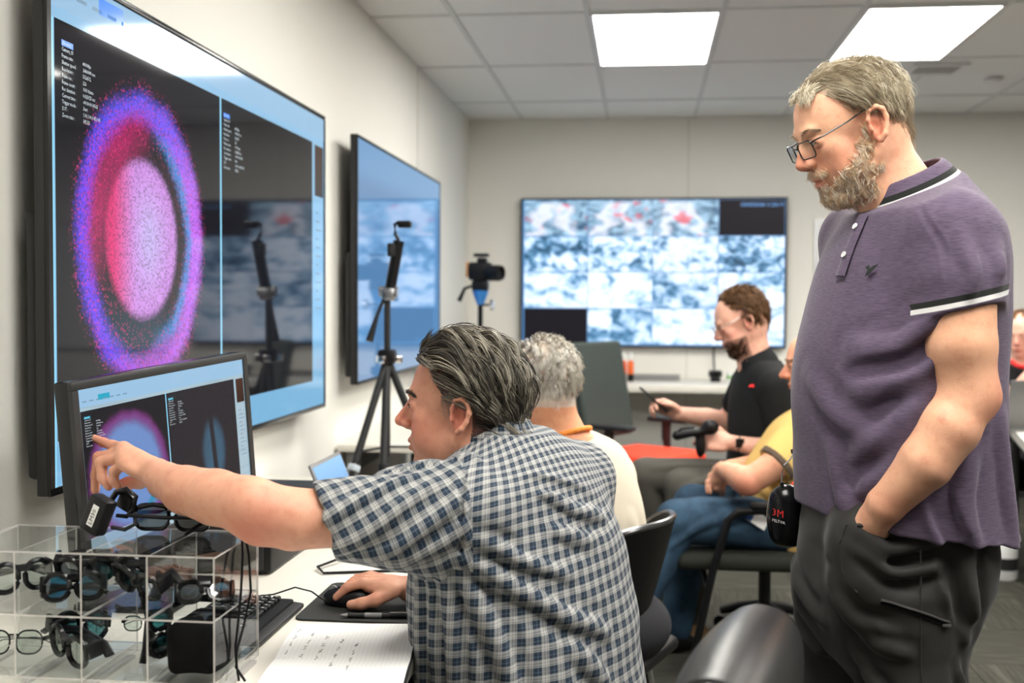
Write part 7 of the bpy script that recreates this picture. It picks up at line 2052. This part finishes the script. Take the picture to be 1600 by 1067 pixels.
# ---- right-hand table with laptop and bottle
t = thing('side_table', 'white side table at the right edge carrying the grey laptop', 'table', None, (2.03, 5.40, 0), (0, 0, math.radians(-12)))
MB().box((0, 0, 0.735), (0.66, 1.08, 0.03), bev=0.003).build('worktop', M_DESK, t); MB().box((-0.325, 0, 0.735), (0.01, 1.08, 0.034)).build('edge_strip', M_STEEL, t)
for sx in (-1, 1):
    for sy in (-1, 1): MB().cyl((sx * 0.28, sy * 0.48, 0.004), (sx * 0.28, sy * 0.48, 0.72), 0.02, 10).build('leg', M_DARK, t)
t = thing('laptop', 'grey laptop seen from behind its lid at the right edge', 'laptop', None, (1.87, 5.62, 0.75), (0, 0, math.radians(12)))
MB().box((0, 0.12, 0.009), (0.36, 0.24, 0.016), bev=0.004).build('base', M_GREY, t)
Rl = Matrix.Rotation(math.radians(12), 3, 'X')
MB().box(Vector((0, 0.0, 0.016)) + Rl @ Vector((0, 0, 0.115)), (0.36, 0.008, 0.235), Rl, bev=0.003).build('lid', simple('laptop_grey', (0.14, 0.14, 0.14), 0.4, 0.4), t)
MB().lathe([(0.0001, 0), (0.02, 0), (0.02, 0.001), (0.0001, 0.001)], Matrix.Translation(Vector((0.0, -0.0045, 0.016)) + Rl @ Vector((0, 0, 0.12))) @ Matrix.Rotation(HP, 4, 'X'), 20).build('round_emblem', M_STEEL, t)
t = thing('cleaning_bottle', 'white bottle with green cap on the carpet at the right', 'bottle', None, (1.775, 5.80, 0))
MB().lathe([(0.0001, 0), (0.055, 0), (0.06, 0.01), (0.06, 0.15), (0.045, 0.18), (0.02, 0.19), (0.0001, 0.19)], None, 20).build('body', M_WHITEP, t)
MB().lathe([(0.022, 0.19), (0.022, 0.225), (0.0001, 0.225)], None, 16).build('cap', simple('lime_plastic', (0.25, 0.6, 0.05), 0.4), t)
MB().lathe([(0.0605, 0.05), (0.0610, 0.11), (0.0605, 0.11)], None, 20).build('label_sleeve', M_DARK, t)
MB().lathe([(0.03, 0.165), (0.046, 0.18), (0.03, 0.19)], None, 16).build('blue_collar', simple('blue_plastic', (0.02, 0.12, 0.5), 0.4), t)

# ---- ear defenders hanging at the standing man's belt
t = thing('ear_defenders', 'black and orange ear defenders hanging at the standing man\'s hip', 'ear defenders', None, (0.288, 2.30, 0.838))
S = Sdf(); S.ell((0.0, 0, 0.09), (0.040, 0.030, 0.062), None, 0.01); S.box((0.004, 0.006, 0.085), (0.036, 0.024, 0.055), None, 0.02, 0.015)
V, Q = S.mesh(0.0035); np_mesh('cup', V, Q, M_BLACKG, t)
S = Sdf(); S.ell((0.024, 0.030, 0.098), (0.030, 0.018, 0.060), np.array(Matrix.Rotation(0.4, 3, 'Z')), 0.01); V, Q = S.mesh(0.0035); np_mesh('cushion', V, Q, simple('orange_foam', (0.80, 0.09, 0.03), 0.7), t)
S = Sdf(); S.ell((0.055, 0.055, 0.09), (0.036, 0.028, 0.060), np.array(Matrix.Rotation(0.8, 3, 'Z')), 0.01); V, Q = S.mesh(0.005); np_mesh('cup', V, Q, M_BLACKG, t)
MB().tube([(-0.012, -0.005, 0.150), (-0.012, -0.003, 0.175), (-0.008, 0.0, 0.190), (0.004, 0.004, 0.200), (0.012, 0.006, 0.215), (0.026, 0.010, 0.222)], 0.0016, 6).build('head_wire', M_STEEL, t)
MB().tube([(0.020, -0.012, 0.112), (0.018, -0.010, 0.140), (0.024, -0.006, 0.165), (0.034, 0.0, 0.180), (0.040, 0.006, 0.21)], 0.0014, 6).build('head_wire', M_STEEL, t)
MB().tube([(0.012, 0.004, 0.212), (0.030, 0.012, 0.222), (0.045, 0.020, 0.205), (0.052, 0.026, 0.17)], 0.011, 8).build('head_pad', M_DARK, t)
MB().cyl((-0.012, -0.005, 0.142), (-0.012, -0.005, 0.156), 0.004, 8).build('wire_holder', M_BLACK, t)
ux, uy = Vector((0.88, -0.42, 0)).normalized(), Vector((0, 0, 1)); nn_ = ux.cross(uy)
text_obj('red_print', "3M", Vector((-0.033, -0.0295, 0.095)), Vector((0.80, -0.55, -0.1)).normalized(), uy, 0.020, M_RPRINT, t)
text_obj('white_print', "PELTOR", Vector((-0.033, -0.0305, 0.083)), Vector((0.80, -0.55, -0.1)).normalized(), uy, 0.008, M_WPRINT, t)
